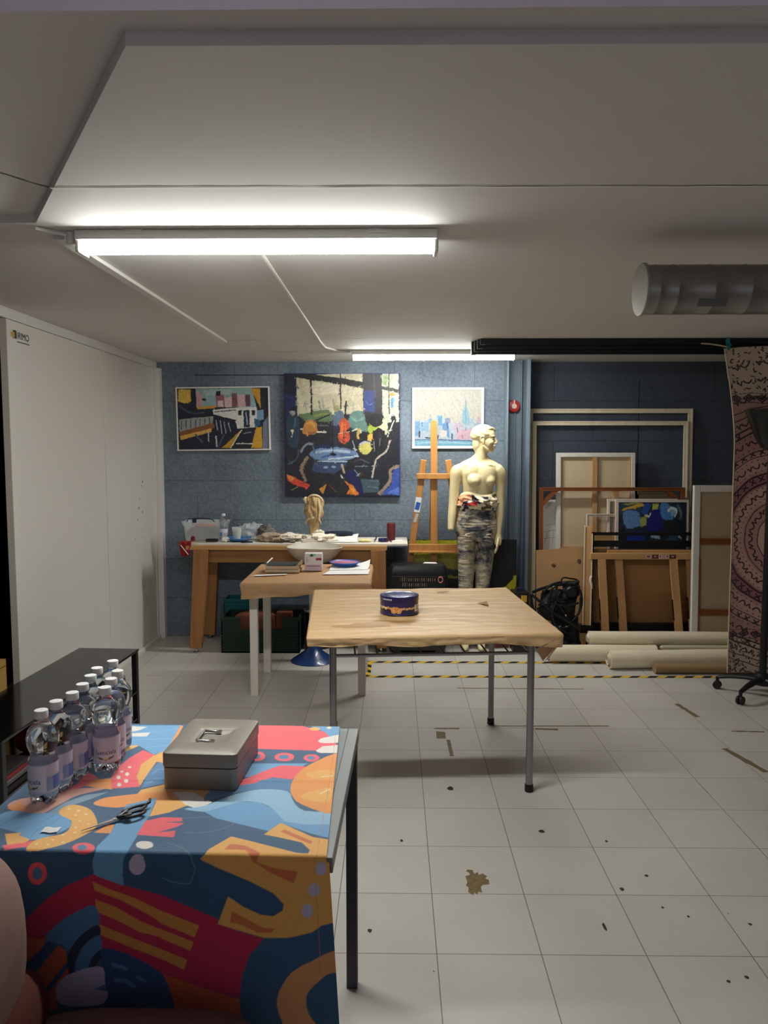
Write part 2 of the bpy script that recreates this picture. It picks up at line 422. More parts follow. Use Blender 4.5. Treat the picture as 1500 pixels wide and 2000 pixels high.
('P','or',[-2,527,-24,522,-52,491,-76,459,-91,436,-102,413,-110,390,-115,365,-117,341,-117,319,-115,300,-112,283,-106,266,-99,249,-90,233,-75,218,-47,196,-14,176,10,178,17,222,14,294,10,366,9,429,7,490]),
('P','ye',[-90,383,-88,391,-79,397,-68,402,-54,408,-36,411,-24,409,-19,397,-18,378,-22,364,-33,358,-49,356,-62,358,-75,364,-85,374]),
('P','ye',[-85,261,-83,268,-77,276,-68,284,-52,296,-34,309,-19,310,-13,290,-12,260,-16,238,-28,233,-46,234,-61,238,-72,244,-81,252]),
('S','cr',5,[-49,369,-41,371,-31,374,-24,376]),
('S','cr',5,[-40,275,-35,283,-28,293,-22,301]),
('P','ye',[-247,-9,-238,0,-234,17,-202,68,-122,36,-55,9,-32,8,-30,20,-51,49,-100,67,-135,78,-109,130,-31,72,17,60,23,0,23,-1,32,-1,31,-130,-3,-138,-23,-152,-68,-162,-118,-162,-211,-137,-190,-81,-159,-101,-125,-116,-100,-119,-80,-107,-79,-94,-99,-73,-144,-51,-210,-25,-248,-8]),
('P','dor',[-203,16,-196,38,-164,32,-129,7,-129,0,-133,-11,-99,-22,-51,-29,-58,-53,-106,-32,-143,-9,-150,0,-160,15]),
('P','dor',[-103,92,-95,101,-29,54,-32,43]),
('P','dor',[-186,-132,-182,-110,-150,-126,-120,-142,-96,-143,-103,-152,-130,-152,-162,-137]),
('P','lv',[7,-22,6,-28,3,-33,-1,-36,-6,-36,-11,-34,-14,-29,-15,-23,-14,-17,-11,-12,-6,-9,-1,-9,3,-11,6,-16]),
('P','lv',[-6,-65,-8,-71,-11,-76,-16,-79,-21,-79,-26,-76,-29,-71,-30,-65,-29,-59,-25,-54,-21,-51,-15,-51,-11,-54,-7,-59]),
('P','lv',[-20,-108,-21,-114,-24,-119,-29,-122,-34,-122,-39,-119,-42,-114,-43,-108,-42,-102,-39,-97,-34,-94,-29,-94,-24,-97,-21,-101]),
('P','cm',[-605,-140,-560,-97,-519,-68,-462,-43,-402,-65,-324,-84,-211,-127,-211,-137,-118,-164,-146,-196,-161,-236,-167,-284,-328,-246,-326,-243,-396,-207,-449,-197,-460,-147,-462,-108,-500,-122,-534,-144,-566,-179,-581,-182,-615,-188]),
('P','lb',[-464,-42,-403,-47,-403,-66,-457,-47]),
('P','go',[-465,-59,-438,-71,-383,-90,-325,-116,-249,-142,-258,-166,-326,-142,-349,-126,-408,-96,-462,-77]),
('P','go',[-461,-95,-419,-110,-372,-137,-341,-149,-326,-154,-260,-176,-267,-194,-326,-173,-327,-170,-372,-161,-410,-141,-458,-121]),
('P','go',[-454,-147,-385,-174,-327,-195,-274,-213,-280,-234,-327,-215,-328,-215,-386,-195,-452,-168]),
('P','mb',[-568,-181,-562,-170,-548,-156,-534,-144,-523,-135,-512,-128,-500,-122,-487,-115,-472,-108,-462,-108,-455,-118,-451,-134,-454,-150,-467,-162,-486,-174,-502,-185,-511,-195,-517,-203,-521,-207,-523,-204,-524,-198,-528,-192,-542,-189,-559,-187]),
('P','nv',[-519,-251,-521,-244,-521,-232,-520,-220,-516,-207,-509,-194,-502,-182,-494,-173,-485,-165,-476,-158,-468,-153,-460,-149,-454,-149,-451,-154,-450,-162,-452,-169,-457,-172,-464,-173,-471,-176,-479,-183,-486,-192,-493,-201,-497,-209,-500,-216,-502,-225,-503,-234,-503,-243,-504,-250,-509,-253,-514,-254]),
('P','mb',[-504,-247,-505,-241,-504,-231,-501,-222,-498,-214,-494,-205,-490,-198,-484,-191,-478,-184,-472,-179,-464,-174,-457,-170,-452,-170,-449,-178,-448,-190,-449,-199,-452,-204,-457,-205,-462,-208,-466,-213,-470,-218,-472,-224,-473,-230,-473,-236,-476,-241,-484,-245,-496,-248]),
('P','nv',[-476,-238,-476,-233,-473,-225,-470,-218,-467,-213,-463,-209,-460,-205,-456,-202,-452,-200,-449,-199,-447,-203,-447,-209,-448,-214,-450,-218,-454,-220,-457,-223,-459,-228,-461,-234,-463,-238,-468,-240,-473,-240]),
('P','bl',[-449,-197,-435,-196,-415,-201,-396,-207,-381,-214,-366,-221,-354,-228,-343,-234,-334,-239,-326,-246,-319,-255,-312,-265,-307,-277,-297,-296,-289,-317,-298,-333,-339,-341,-397,-345,-439,-337,-452,-311,-449,-275,-446,-244,-449,-223,-452,-207]),
('S','mb',9,[-426,-230,-418,-233,-407,-235,-400,-238]),
('S','mb',9,[-421,-262,-416,-262,-409,-263,-403,-264,-396,-267,-390,-271,-385,-274]),
('S','mb',6,[-377,-255,-373,-258,-367,-261,-362,-263]),
('P','ru',[-326,-243,-328,-245,-167,-286,-162,-360,-298,-364,-301,-306,-313,-269]),
('P','ru',[-602,-180,-561,-181,-580,-211,-611,-235]),
('P','bl',[-617,-244,-588,-216,-558,-184,-538,-193,-589,-243,-618,-270]),
('P','ru',[-618,-284,-584,-248,-538,-193,-523,-204,-520,-228,-565,-286,-594,-310]),
('P','bl',[-586,-309,-522,-228,-520,-240,-562,-291,-584,-320]),
('P','ru',[-573,-309,-519,-238,-517,-255,-544,-277,-543,-329,-574,-330]),
('P','lv',[-544,-279,-540,-271,-533,-264,-525,-257,-514,-251,-502,-246,-489,-241,-474,-237,-459,-234,-448,-236,-444,-246,-444,-261,-443,-273,-442,-279,-440,-283,-439,-286,-438,-292,-438,-297,-440,-302,-444,-307,-448,-311,-458,-315,-476,-317,-498,-319,-517,-319,-529,-317,-537,-314,-542,-309,-545,-300,-546,-289]),
('P','mb',[-466,-282,-442,-270,-440,-286]),
('P','dye',[31,-188,16,-191,-6,-201,-26,-212,-41,-218,-53,-225,-64,-233,-73,-244,-81,-257,-87,-268,-90,-278,-92,-287,-92,-297,-90,-308,-87,-319,-82,-331,-79,-346,-75,-362,-63,-373,-34,-376,3,-374,30,-370,38,-363,36,-354,30,-347,21,-346,7,-349,-5,-348,-14,-341,-21,-332,-27,-322,-31,-312,-34,-302,-34,-293,-34,-285,-32,-277,-27,-269,-17,-259,-5,-248,6,-239,16,-236,25,-235,31,-231,35,-217,36,-198]),
('S','dor',0.9,[-46,718,-40,613,-33,480,-27,364,-23,269,-20,185,-18,117,-16,63,-14,21,-13,0,-14,-4]),
('S','dor',0.9,[-18,-2,-17,-24,-15,-56,-13,-89,-11,-125,-9,-162,-7,-193,-7,-214,-7,-228,-6,-237])]
JAZZ_ART = [('P',(180,172,145),[101,972,678,890,684,672,389,668,228,658,109,658]),
('P',(183,176,149),[270,991,484,1004,678,1004,678,935,484,965]),
('P',(195,188,165),[254,933,468,905,467,842,253,820]),
('P',(189,180,154),[502,898,666,884,666,792,501,820]),
('S',(132,136,132),8,[160,721,164,736,170,756,176,764,181,750,186,726,190,707]),
('S',(105,114,114),12,[298,778,305,721]),
('S',(145,147,140),9,[329,813,336,721]),
('S',(140,140,136),11,[421,792,428,736]),
('S',(149,151,145),9,[597,764,604,714]),
('S',(140,145,145),8,[183,771,199,752,222,725,251,707,295,707,346,715,382,721]),
('P',(86,105,72),[113,668,127,675,156,677,182,679,196,682,207,685,228,690,269,697,318,704,359,707,382,703,396,693,404,679,413,658,416,633,404,615,363,609,307,610,258,611,227,610,204,610,181,615,153,631,125,652]),
('P',(88,118,110),[558,658,573,677,596,691,619,700,644,704,669,702,688,693,697,673,699,646,703,622,711,606,721,593,726,579,728,560,727,540,710,529,666,533,608,546,564,565,549,594,550,628]),
('S',(105,140,132),17,[573,650,584,642,600,629,619,622,640,624,664,631,680,636]),
('S',(123,132,70),14,[258,650,277,657,303,666,328,672,351,671,373,668,389,665]),
('P',(19,19,22),[91,988,240,992,484,954,682,933,682,885,483,914,99,970]),
('S',(21,19,21),15,[228,961,232,672]),
('S',(26,22,22),11,[485,996,487,707]),
('P',(45,43,47),[681,1000,848,1000,847,675,688,679]),
('S',(66,61,61),15,[774,989,788,806]),
('P',(42,58,112),[689,863,781,863,782,690,688,693]),
('S',(70,92,149),9,[704,778,712,767,723,752,734,743,746,746,757,756,765,764]),
('P',(176,179,160),[850,1000,993,1000,993,608,887,601,849,679]),
('P',(132,154,105),[857,989,896,989,895,905,857,912]),
('P',(52,48,45),[846,898,993,871,993,843,846,873]),
('S',(61,58,52),10,[907,996,910,679]),
('P',(79,132,167),[926,799,950,799,945,721,926,721]),
('P',(180,132,61),[953,833,952,827,948,822,942,819,935,818,928,819,922,822,918,827,917,833,918,839,922,844,928,848,935,849,942,848,948,844,952,839]),
('P',(22,31,73),[0,1000,99,972,107,658,9,650]),
('P',(21,24,44),[0,1000,95,996,96,828,1,842]),
('P',(33,52,68),[16,622,25,650,40,662,55,668,72,671,90,667,105,658,115,644,122,624,126,594,126,544,123,484,117,436,109,410,99,397,85,393,65,396,42,408,25,436,16,493,14,565]),
('S',(66,92,110),11,[93,636,84,565]),
('P',(149,140,127),[89,685,87,675,82,666,75,661,67,659,59,661,52,666,47,675,46,685,48,694,52,703,59,708,68,710,76,708,83,703,87,694]),
('P',(15,17,29),[97,717,95,711,88,705,79,701,67,700,56,701,47,705,41,711,39,717,41,724,47,729,57,733,68,734,79,733,89,729,95,724]),
('S',(198,189,158),11,[69,544,58,487]),
('P',(198,184,149),[79,539,77,535,74,532,70,529,65,529,59,529,55,532,52,535,51,539,52,543,55,546,60,548,65,549,70,548,75,546,78,543]),
('P',(168,112,48),[157,565,162,584,170,601,181,615,197,623,217,627,235,626,250,619,263,607,273,594,280,578,284,560,284,544,280,529,272,517,256,508,227,503,191,502,164,508,154,523,154,544]),
('S',(189,140,79),12,[189,594,201,599,219,607,235,608,245,596,252,578,257,565]),
('S',(132,83,39),14,[180,522,195,520,215,516,234,515,247,519,257,525,264,529]),
('S',(17,17,19),11,[258,613,383,668]),
('S',(198,195,184),12,[281,528,363,522]),
('S',(198,195,184),11,[138,547,157,547]),
('S',(96,96,95),8,[288,579,380,576]),
('P',(80,98,116),[413,650,424,675,441,696,458,707,479,704,501,691,515,672,518,645,512,612,499,586,474,571,442,562,419,565,409,587,409,620]),
('P',(35,39,52),[419,579,496,586,463,393,417,401]),
('P',(145,140,96),[477,718,475,706,469,697,460,690,450,688,441,690,432,697,427,706,425,718,427,729,433,739,441,745,451,748,461,745,469,739,475,729]),
('S',(24,21,21),15,[533,778,525,622]),
('P',(180,70,42),[474,602,485,620,502,635,519,640,537,629,555,607,566,586,566,570,560,554,557,537,562,516,570,493,570,472,555,451,531,431,509,424,490,437,473,462,462,487,465,504,474,519,481,537,479,558,474,582]),
('P',(200,98,52),[488,586,497,607,509,621,519,622,526,602,532,568,534,537,529,510,519,487,510,472,500,470,490,478,483,494,481,521,483,557]),
('P',(17,17,19),[563,537,562,530,559,524,555,521,550,519,546,521,542,524,539,530,538,537,539,543,542,549,546,552,551,554,555,552,559,549,562,543]),
('S',(35,22,22),6,[519,622,513,436]),
('S',(202,167,140),5,[464,515,564,529]),
('S',(176,180,176),11,[587,537,605,542,630,550,649,551,658,539,662,521,664,508]),
('P',(176,149,70),[626,558,657,551,648,465,629,472]),
('P',(19,19,22),[722,494,719,483,710,473,698,467,683,465,668,467,656,473,648,483,645,494,648,505,656,514,669,520,683,522,698,520,710,514,719,505]),
('P',(195,158,74),[718,508,766,515,758,447,721,457]),
('P',(147,167,54),[743,601,755,602,770,595,783,586,799,581,814,575,818,565,801,548,772,528,749,515,736,515,729,524,726,537,728,558,734,584]),
('P',(189,193,158),[810,565,820,584,838,607,857,622,872,624,887,616,896,601,898,568,894,526,887,501,876,507,862,528,849,547,833,554,817,557]),
('P',(22,22,26),[855,622,850,600,837,582,818,569,795,565,772,569,753,582,740,600,735,622,740,644,753,662,772,675,795,679,818,675,838,662,850,644]),
('P',(21,21,26),[768,537,872,537,871,365,771,365]),
('P',(26,26,31),[929,679,964,650,979,537,925,522]),
('S',(198,198,184),9,[952,618,946,606,936,587,925,565,915,538,904,508,896,487]),
('S',(176,180,180),7,[941,679,872,608]),
('P',(190,182,98),[759,392,754,373,742,357,723,346,702,342,680,346,661,357,649,373,645,392,649,411,662,428,680,438,702,442,724,438,742,428,755,411]),
('S',(167,167,184),15,[652,422,663,429,678,438,694,444,711,443,728,439,741,436]),
('S',(167,171,180),6,[594,458,617,365]),
('S',(149,158,167),5,[779,451,783,372]),
('S',(105,110,118),7,[833,479,825,415]),
('P',(92,116,149),[640,343,623,321,576,302,506,289,423,284,341,289,271,302,224,321,208,343,225,366,272,385,342,398,425,402,507,398,577,385,624,366]),
('S',(149,167,184),20,[270,358,303,363,350,371,401,376,459,374,520,369,563,365]),
('S',(61,83,132),14,[323,322,360,329,411,338,463,343,514,341,565,334,601,329]),
('S',(162,176,189),14,[385,307,417,309,462,311,509,315,557,319,605,325,640,329]),
('P',(48,61,92),[246,279,539,279,531,250,430,185,229,199]),
('S',(167,180,189),9,[284,286,539,284]),
('P',(24,29,70),[255,422,417,415,417,392,255,393]),
('S',(14,14,17),8,[417,622,418,343]),
('P',(15,15,21),[446,343,443,339,437,335,427,333,416,332,405,333,395,335,389,339,387,343,389,348,396,351,405,354,416,355,428,354,437,351,443,348]),
('P',(123,140,158),[377,235,375,231,370,228,362,226,353,225,344,226,337,228,332,231,330,235,332,239,337,242,345,245,353,245,362,245,370,242,375,239]),
('P',(123,140,158),[443,241,441,237,437,234,431,232,423,231,415,232,409,234,404,237,403,241,404,245,409,248,415,250,423,251,431,250,437,248,442,245]),
('S',(110,118,127),20,[139,365,149,382,163,405,178,422,197,429,218,429,232,429]),
('S',(79,92,105),12,[240,436,255,358]),
('S',(70,74,83),11,[29,264,50,274,78,289,100,307,110,332,114,359,116,379]),
('S',(132,107,89),26,[192,315,174,290,150,256,137,221,144,186,161,151,174,127]),
('S',(79,88,105),8,[246,322,284,243]),
('P',(189,68,45),[5,181,74,156,216,85,189,56,73,94,19,123]),
('P',(204,123,61),[5,181,85,149,42,116]),
('S',(176,52,52),15,[112,112,197,76]),
('S',(105,114,88),11,[49,47,104,73]),
('P',(198,110,40),[511,131,576,98,632,62,642,9,535,12,570,62]),
('P',(215,145,61),[553,76,615,54,599,25]),
('P',(177,124,45),[293,58,361,102,328,15]),
('P',(21,26,72),[521,178,537,198,566,216,593,221,610,210,624,187,639,156,658,110,677,56,686,18,677,7,658,12,638,25,618,47,597,77,576,105,553,131,530,156]),
('S',(123,132,145),7,[604,214,646,163]),
('S',(162,145,123),18,[496,257,515,192]),
('S',(180,180,180),11,[488,170,503,149]),
('P',(59,77,86),[662,141,824,136,816,29,684,22]),
('S',(83,105,114),8,[739,127,817,120]),
('S',(83,105,114),8,[723,76,809,69]),
('S',(96,105,112),9,[616,243,717,246]),
('S',(79,86,95),8,[609,286,622,291,642,298,663,300,687,293,714,280,732,271]),
('S',(171,162,147),15,[918,451,910,428,899,395,883,365,858,346,828,330,802,304,783,255,768,197,759,156]),
('S',(132,118,103),27,[991,246,972,241,945,233,925,217,920,190,921,155,913,120,886,83,850,47,824,22]),
('P',(52,75,154),[1000,243,1000,4,836,11,925,91,948,210]),
('P',(83,110,189),[886,25,995,76,995,7]),
('S',(105,52,35),8,[383,91,444,40]),
('S',(35,26,26),18,[352,112,506,76])]
TRAIN_ART = [('P',(142,172,172),[205,995,825,998,873,656,637,692,209,689]),
('P',(165,188,182),[292,964,617,980,585,896,319,878]),
('P',(214,176,78),[11,989,149,987,157,785,79,759,10,788]),
('P',(22,26,40),[151,996,199,995,210,646,149,647]),
('P',(192,150,155),[211,961,273,922,279,683,216,676]),
('P',(212,182,182),[509,837,601,857,604,686,519,688]),
('P',(150,95,110),[423,902,511,897,522,692,430,694]),
('P',(30,34,50),[429,951,478,955,475,876,426,877]),
('P',(128,78,88),[600,917,659,916,661,698,600,699]),
('P',(205,168,172),[666,899,750,893,748,693,667,694]),
('P',(96,62,76),[747,893,801,888,800,696,750,697]),
('P',(215,190,185),[441,791,500,801,504,692,445,693]),
('P',(35,50,60),[318,815,316,807,311,800,303,795,294,794,285,796,277,800,272,807,271,815,273,824,278,830,286,835,295,836,304,835,312,830,316,823]),
('P',(205,150,70),[212,697,438,719,400,673,222,655]),
('P',(198,144,42),[813,990,917,988,920,645,877,774]),
('P',(34,30,44),[914,993,1000,996,996,419,941,377,917,645]),
('P',(216,214,208),[381,648,651,681,874,688,872,357,654,335,630,479,396,575]),
('S',(35,38,45),13,[405,611,635,643]),
('S',(30,32,40),27,[396,558,629,468]),
('P',(28,36,48),[665,634,709,642,706,552,665,553]),
('P',(30,42,60),[727,633,792,641,792,354,723,355]),
('P',(28,36,48),[813,632,851,635,849,550,814,550]),
('S',(170,185,200),12,[752,594,768,402]),
('P',(112,148,178),[872,631,946,634,944,480,869,442]),
('P',(40,90,110),[838,507,911,463,908,377,848,357]),
('P',(150,152,152),[11,497,395,541,379,405,12,294]),
('S',(40,42,50),9,[40,479,34,330]),
('S',(40,42,50),9,[91,482,86,346]),
('S',(40,42,50),9,[143,486,138,360]),
('S',(40,42,50),9,[195,493,190,370]),
('S',(40,42,50),9,[246,501,242,386]),
('S',(40,42,50),9,[298,508,294,402]),
('S',(40,42,50),9,[350,516,347,414]),
('P',(132,80,40),[3,288,392,434,406,355,15,220]),
('P',(216,168,82),[15,220,374,349,366,285,22,155]),
('S',(205,210,205),10,[328,303,329,132]),
('S',(150,165,185),12,[422,472,432,322]),
('S',(170,175,185),10,[467,471,481,257]),
('S',(120,140,170),12,[510,449,526,256]),
('S',(180,182,186),9,[554,427,579,287]),
('S',(190,190,190),15,[413,216,422,44]),
('S',(70,85,110),24,[193,242,262,112]),
('S',(60,75,100),21,[503,235,437,44]),
('P',(186,142,42),[473,22,698,317,584,15]),
('P',(198,150,42),[799,15,860,346,925,360,923,12]),
('S',(222,220,210),9,[572,20,698,307]),
('S',(210,212,212),13,[639,87,817,83]),
('S',(140,150,160),12,[718,253,801,272]),
('P',(112,118,138),[940,430,1000,547,997,0,926,2]),
('S',(60,70,90),29,[26,713,52,681,90,637,132,605,184,596,240,599,279,602])]
SKYLINE_ART = [('P',(150,163,172),[-4,453,232,469,404,548,563,406,722,437,894,406,1000,469,1000,83,-1,83]),
('P',(105,140,171),[0,445,81,445,83,185,2,185]),
('P',(120,150,174),[100,425,206,429,207,264,101,264]),
('P',(89,136,168),[351,545,412,545,413,366,352,366]),
('P',(112,152,172),[205,485,258,492,265,406,206,406]),
('S',(104,132,144),9,[241,572,241,469]),
('P',(120,126,150),[457,504,536,504,537,403,457,398]),
('P',(88,128,164),[418,406,510,421,524,154,419,154]),
('P',(172,145,156),[617,264,868,319,868,119,617,119]),
('P',(182,171,169),[392,280,484,280,485,154,392,154]),
('P',(164,152,164),[563,390,722,421,722,280,564,280]),
('P',(120,152,164),[715,406,710,467,718,553,728,627,737,671,747,703,754,738,759,793,761,851,764,878,766,851,769,794,774,738,783,698,794,659,804,611,816,541,826,462,823,406,792,382,747,382]),
('S',(96,132,152),11,[764,817,764,421]),
('P',(136,156,166),[828,500,894,492,894,406,828,406]),
('P',(164,140,147),[940,535,984,535,976,358,936,358]),
('P',(128,152,164),[894,406,1000,429,1000,280,907,280]),
('S',(56,80,128),16,[490,406,495,327]),
('S',(48,64,112),13,[643,327,650,248]),
('S',(48,80,120),21,[561,217,564,130]),
('S',(64,96,144),16,[107,421,111,358]),
('S',(180,96,112),16,[716,201,720,146]),
('S',(72,88,128),11,[772,327,773,280]),
('P',(28,33,56),[59,267,82,267,83,157,60,157]),
('P',(38,40,62),[139,166,221,151,368,201,353,126,168,135]),
('P',(112,155,174),[-1,119,1000,91,1000,-3,0,-3]),
('S',(68,89,126),19,[-1,110,77,112,187,114,300,115,402,112,506,108,617,104,754,97,898,89,1000,83]),
('S',(152,177,185),13,[37,52,139,57,286,65,432,67,579,62,726,51,828,44]),
('S',(88,140,160),16,[103,20,225,23,398,27,565,28,716,25,860,20,960,16])]
BLUE_ART = [('P',(38,62,82),[0,1000,331,1004,327,781,-6,736]),
('P',(196,160,52),[58,853,346,985,399,920,174,854,49,796]),
('P',(150,150,70),[53,969,269,992,330,968,129,928]),
('P',(30,72,152),[324,770,392,977,488,957,404,685]),
('P',(92,130,182),[64,768,117,811,199,819,266,802,299,753,317,678,328,610,339,556,342,509,323,470,264,428,183,396,118,410,80,512,58,658]),
('P',(150,160,70),[310,631,412,679,425,481,330,448]),
('P',(170,178,80),[501,974,594,953,577,804,491,825]),
('P',(16,26,112),[438,654,459,728,487,791,518,829,556,843,596,833,627,783,646,663,656,502,639,384,574,342,483,344,418,377,405,452,418,559]),
('P',(70,122,182),[609,937,636,979,678,993,719,980,752,932,783,858,804,785,813,715,811,647,795,602,753,585,696,591,650,629,623,721,608,844]),
('S',(200,215,215),28,[733,806,744,827,761,856,780,870,808,860,839,836,859,807,857,770,845,729,835,699]),
('P',(120,165,200),[847,753,844,727,834,704,820,689,803,684,786,689,772,704,763,726,759,752,763,779,773,801,787,816,804,821,820,816,835,802,844,779]),
('S',(90,110,120),34,[875,914,890,872,910,811,921,743,915,660,900,570,889,505]),
('P',(24,30,34),[653,590,921,614,984,353,667,352]),
('P',(20,52,142),[132,324,383,340,386,0,126,0]),
('S',(150,190,220),31,[492,231,602,199]),
('S',(190,205,210),14,[888,232,928,177]),
('P',(45,80,110),[730,287,873,309,872,0,728,0]),
('S',(205,205,190),16,[388,696,406,687,431,676,451,675,460,696,464,727,467,750]),
('P',(20,24,30),[9,393,103,415,113,132,3,132])]
# ================================================================== camera (on the photographer's eye height)
H = 1.58
psi = math.atan(20 / 1500); th = math.atan(122 / 1500)
F = Vector((-math.sin(psi) * math.cos(th), math.cos(psi) * math.cos(th), -math.sin(th)))
Rr = Vector((math.cos(psi), math.sin(psi), 0)); Uu = Rr.cross(F)
cam = bpy.data.cameras.new('camera'); cam.lens = 27.0; cam.sensor_width = 36; cam.sensor_fit = 'AUTO'; cam.clip_start = 0.05
co = bpy.data.objects.new('camera', cam); COL.objects.link(co)
co.matrix_world = Matrix(((Rr.x, Uu.x, -F.x, 0), (Rr.y, Uu.y, -F.y, 0), (Rr.z, Uu.z, -F.z, H), (0, 0, 0, 1)))
SC.camera = co
SC.view_settings.view_transform = 'Standard'; SC.view_settings.look = 'None'
SC.view_settings.gamma = 1.0; SC.view_settings.use_curve_mapping = False; SC.view_settings.exposure = EXPOSURE
w = bpy.data.worlds.new('world'); SC.world = w; w.use_nodes = True
w.node_tree.nodes['Background'].inputs['Color'].default_value = (0.93, 0.95, 1.0, 1)
w.node_tree.nodes['Background'].inputs['Strength'].default_value = WORLD

# ================================================================== materials
WHITE_PAINT = mat('ceiling_paint', (212, 209, 205), 0.75, var=0.03, vscale=2.2, bump=0.02, bscale=30)
PANEL = mat('panel_white', (221, 217, 210), 0.5, var=0.02, vscale=1.5)
TRIMW = mat('trim_white', (220, 217, 212), 0.55)
COOL_LIGHT_TINT = mat('cool_light_tint', (222, 216, 248), 0.6)  # cooler light on the front ceiling strip, put into its base colour
BLACK = mat('black_matte', (17, 17, 19), 0.5)
BLACKP = mat('black_plastic', (20, 21, 23), 0.38)
STEEL = mat('tube_steel', (150, 148, 150), 0.32, metal=0.9, var=0.08, vscale=12)
CHROME = mat('chrome', (190, 190, 190), 0.15, metal=1.0)
DARKST = mat('dark_grey_steel', (72, 70, 78), 0.42, metal=0.4)
GALV = mat('galvanised_steel', (150, 146, 141), 0.34, metal=0.85, var=0.16, vscale=5, stretch=(1, 3, 3))
KRAFT = mat('kraft_paper', (206, 170, 122), 0.46, var=0.03, vscale=3.5, bump=0.35, bscale=5, stretch=(1.0, 2.0, 1), attr=True)
KRAFT2 = mat('kraft_paper_back', (178, 138, 98), 0.65, var=0.07, vscale=5, bump=0.25, bscale=30)
OAK = wood('oiled_wood_long', (164, 116, 66), (134, 88, 46), 0)
OAKZ = wood('oiled_wood_upright', (168, 118, 68), (136, 88, 46), 2)
PINE = wood('pine_long', (204, 160, 108), (182, 134, 82), 0)
PINEZ = wood('pine_upright', (204, 160, 110), (180, 132, 84), 2)
PALEZ = wood('pale_frame_wood', (244, 232, 206), (228, 212, 182), 2)
EASEL = wood('easel_wood', (194, 138, 74), (160, 108, 54), 2, rough=0.45)
RUSTW = wood('dark_orange_wood', (142, 82, 40), (116, 62, 30), 0)
PLY = mat('plywood', (176, 136, 92), 0.6, var=0.06, vscale=3, stretch=(1, 1, 4))
CARD = mat('brown_board', (154, 112, 68), 0.65, var=0.05, vscale=2.5)
CANVASB = mat('raw_canvas', (206, 186, 152), 0.85, var=0.03, vscale=30)
CANVASR = mat('canvas_roll_cloth', (228, 216, 188), 0.8, var=0.04, vscale=5)
GESSO = mat('white_primed_cloth', (222, 218, 208), 0.75, var=0.04, vscale=14, bump=0.2, bscale=30)
PAPER = mat('white_paper', (228, 226, 222), 0.7)
REDP = mat('red_paint', (176, 40, 40), 0.4)
BLUEP = mat('blue_plastic', (36, 92, 170), 0.35)
VCOL = mat('painted_colours', attr=True, rough=0.5)
VCLOTH = mat('printed_cloth', attr=True, rough=0.8, var=0.04, vscale=60, bump=0.1, bscale=300, sheen=0.7)

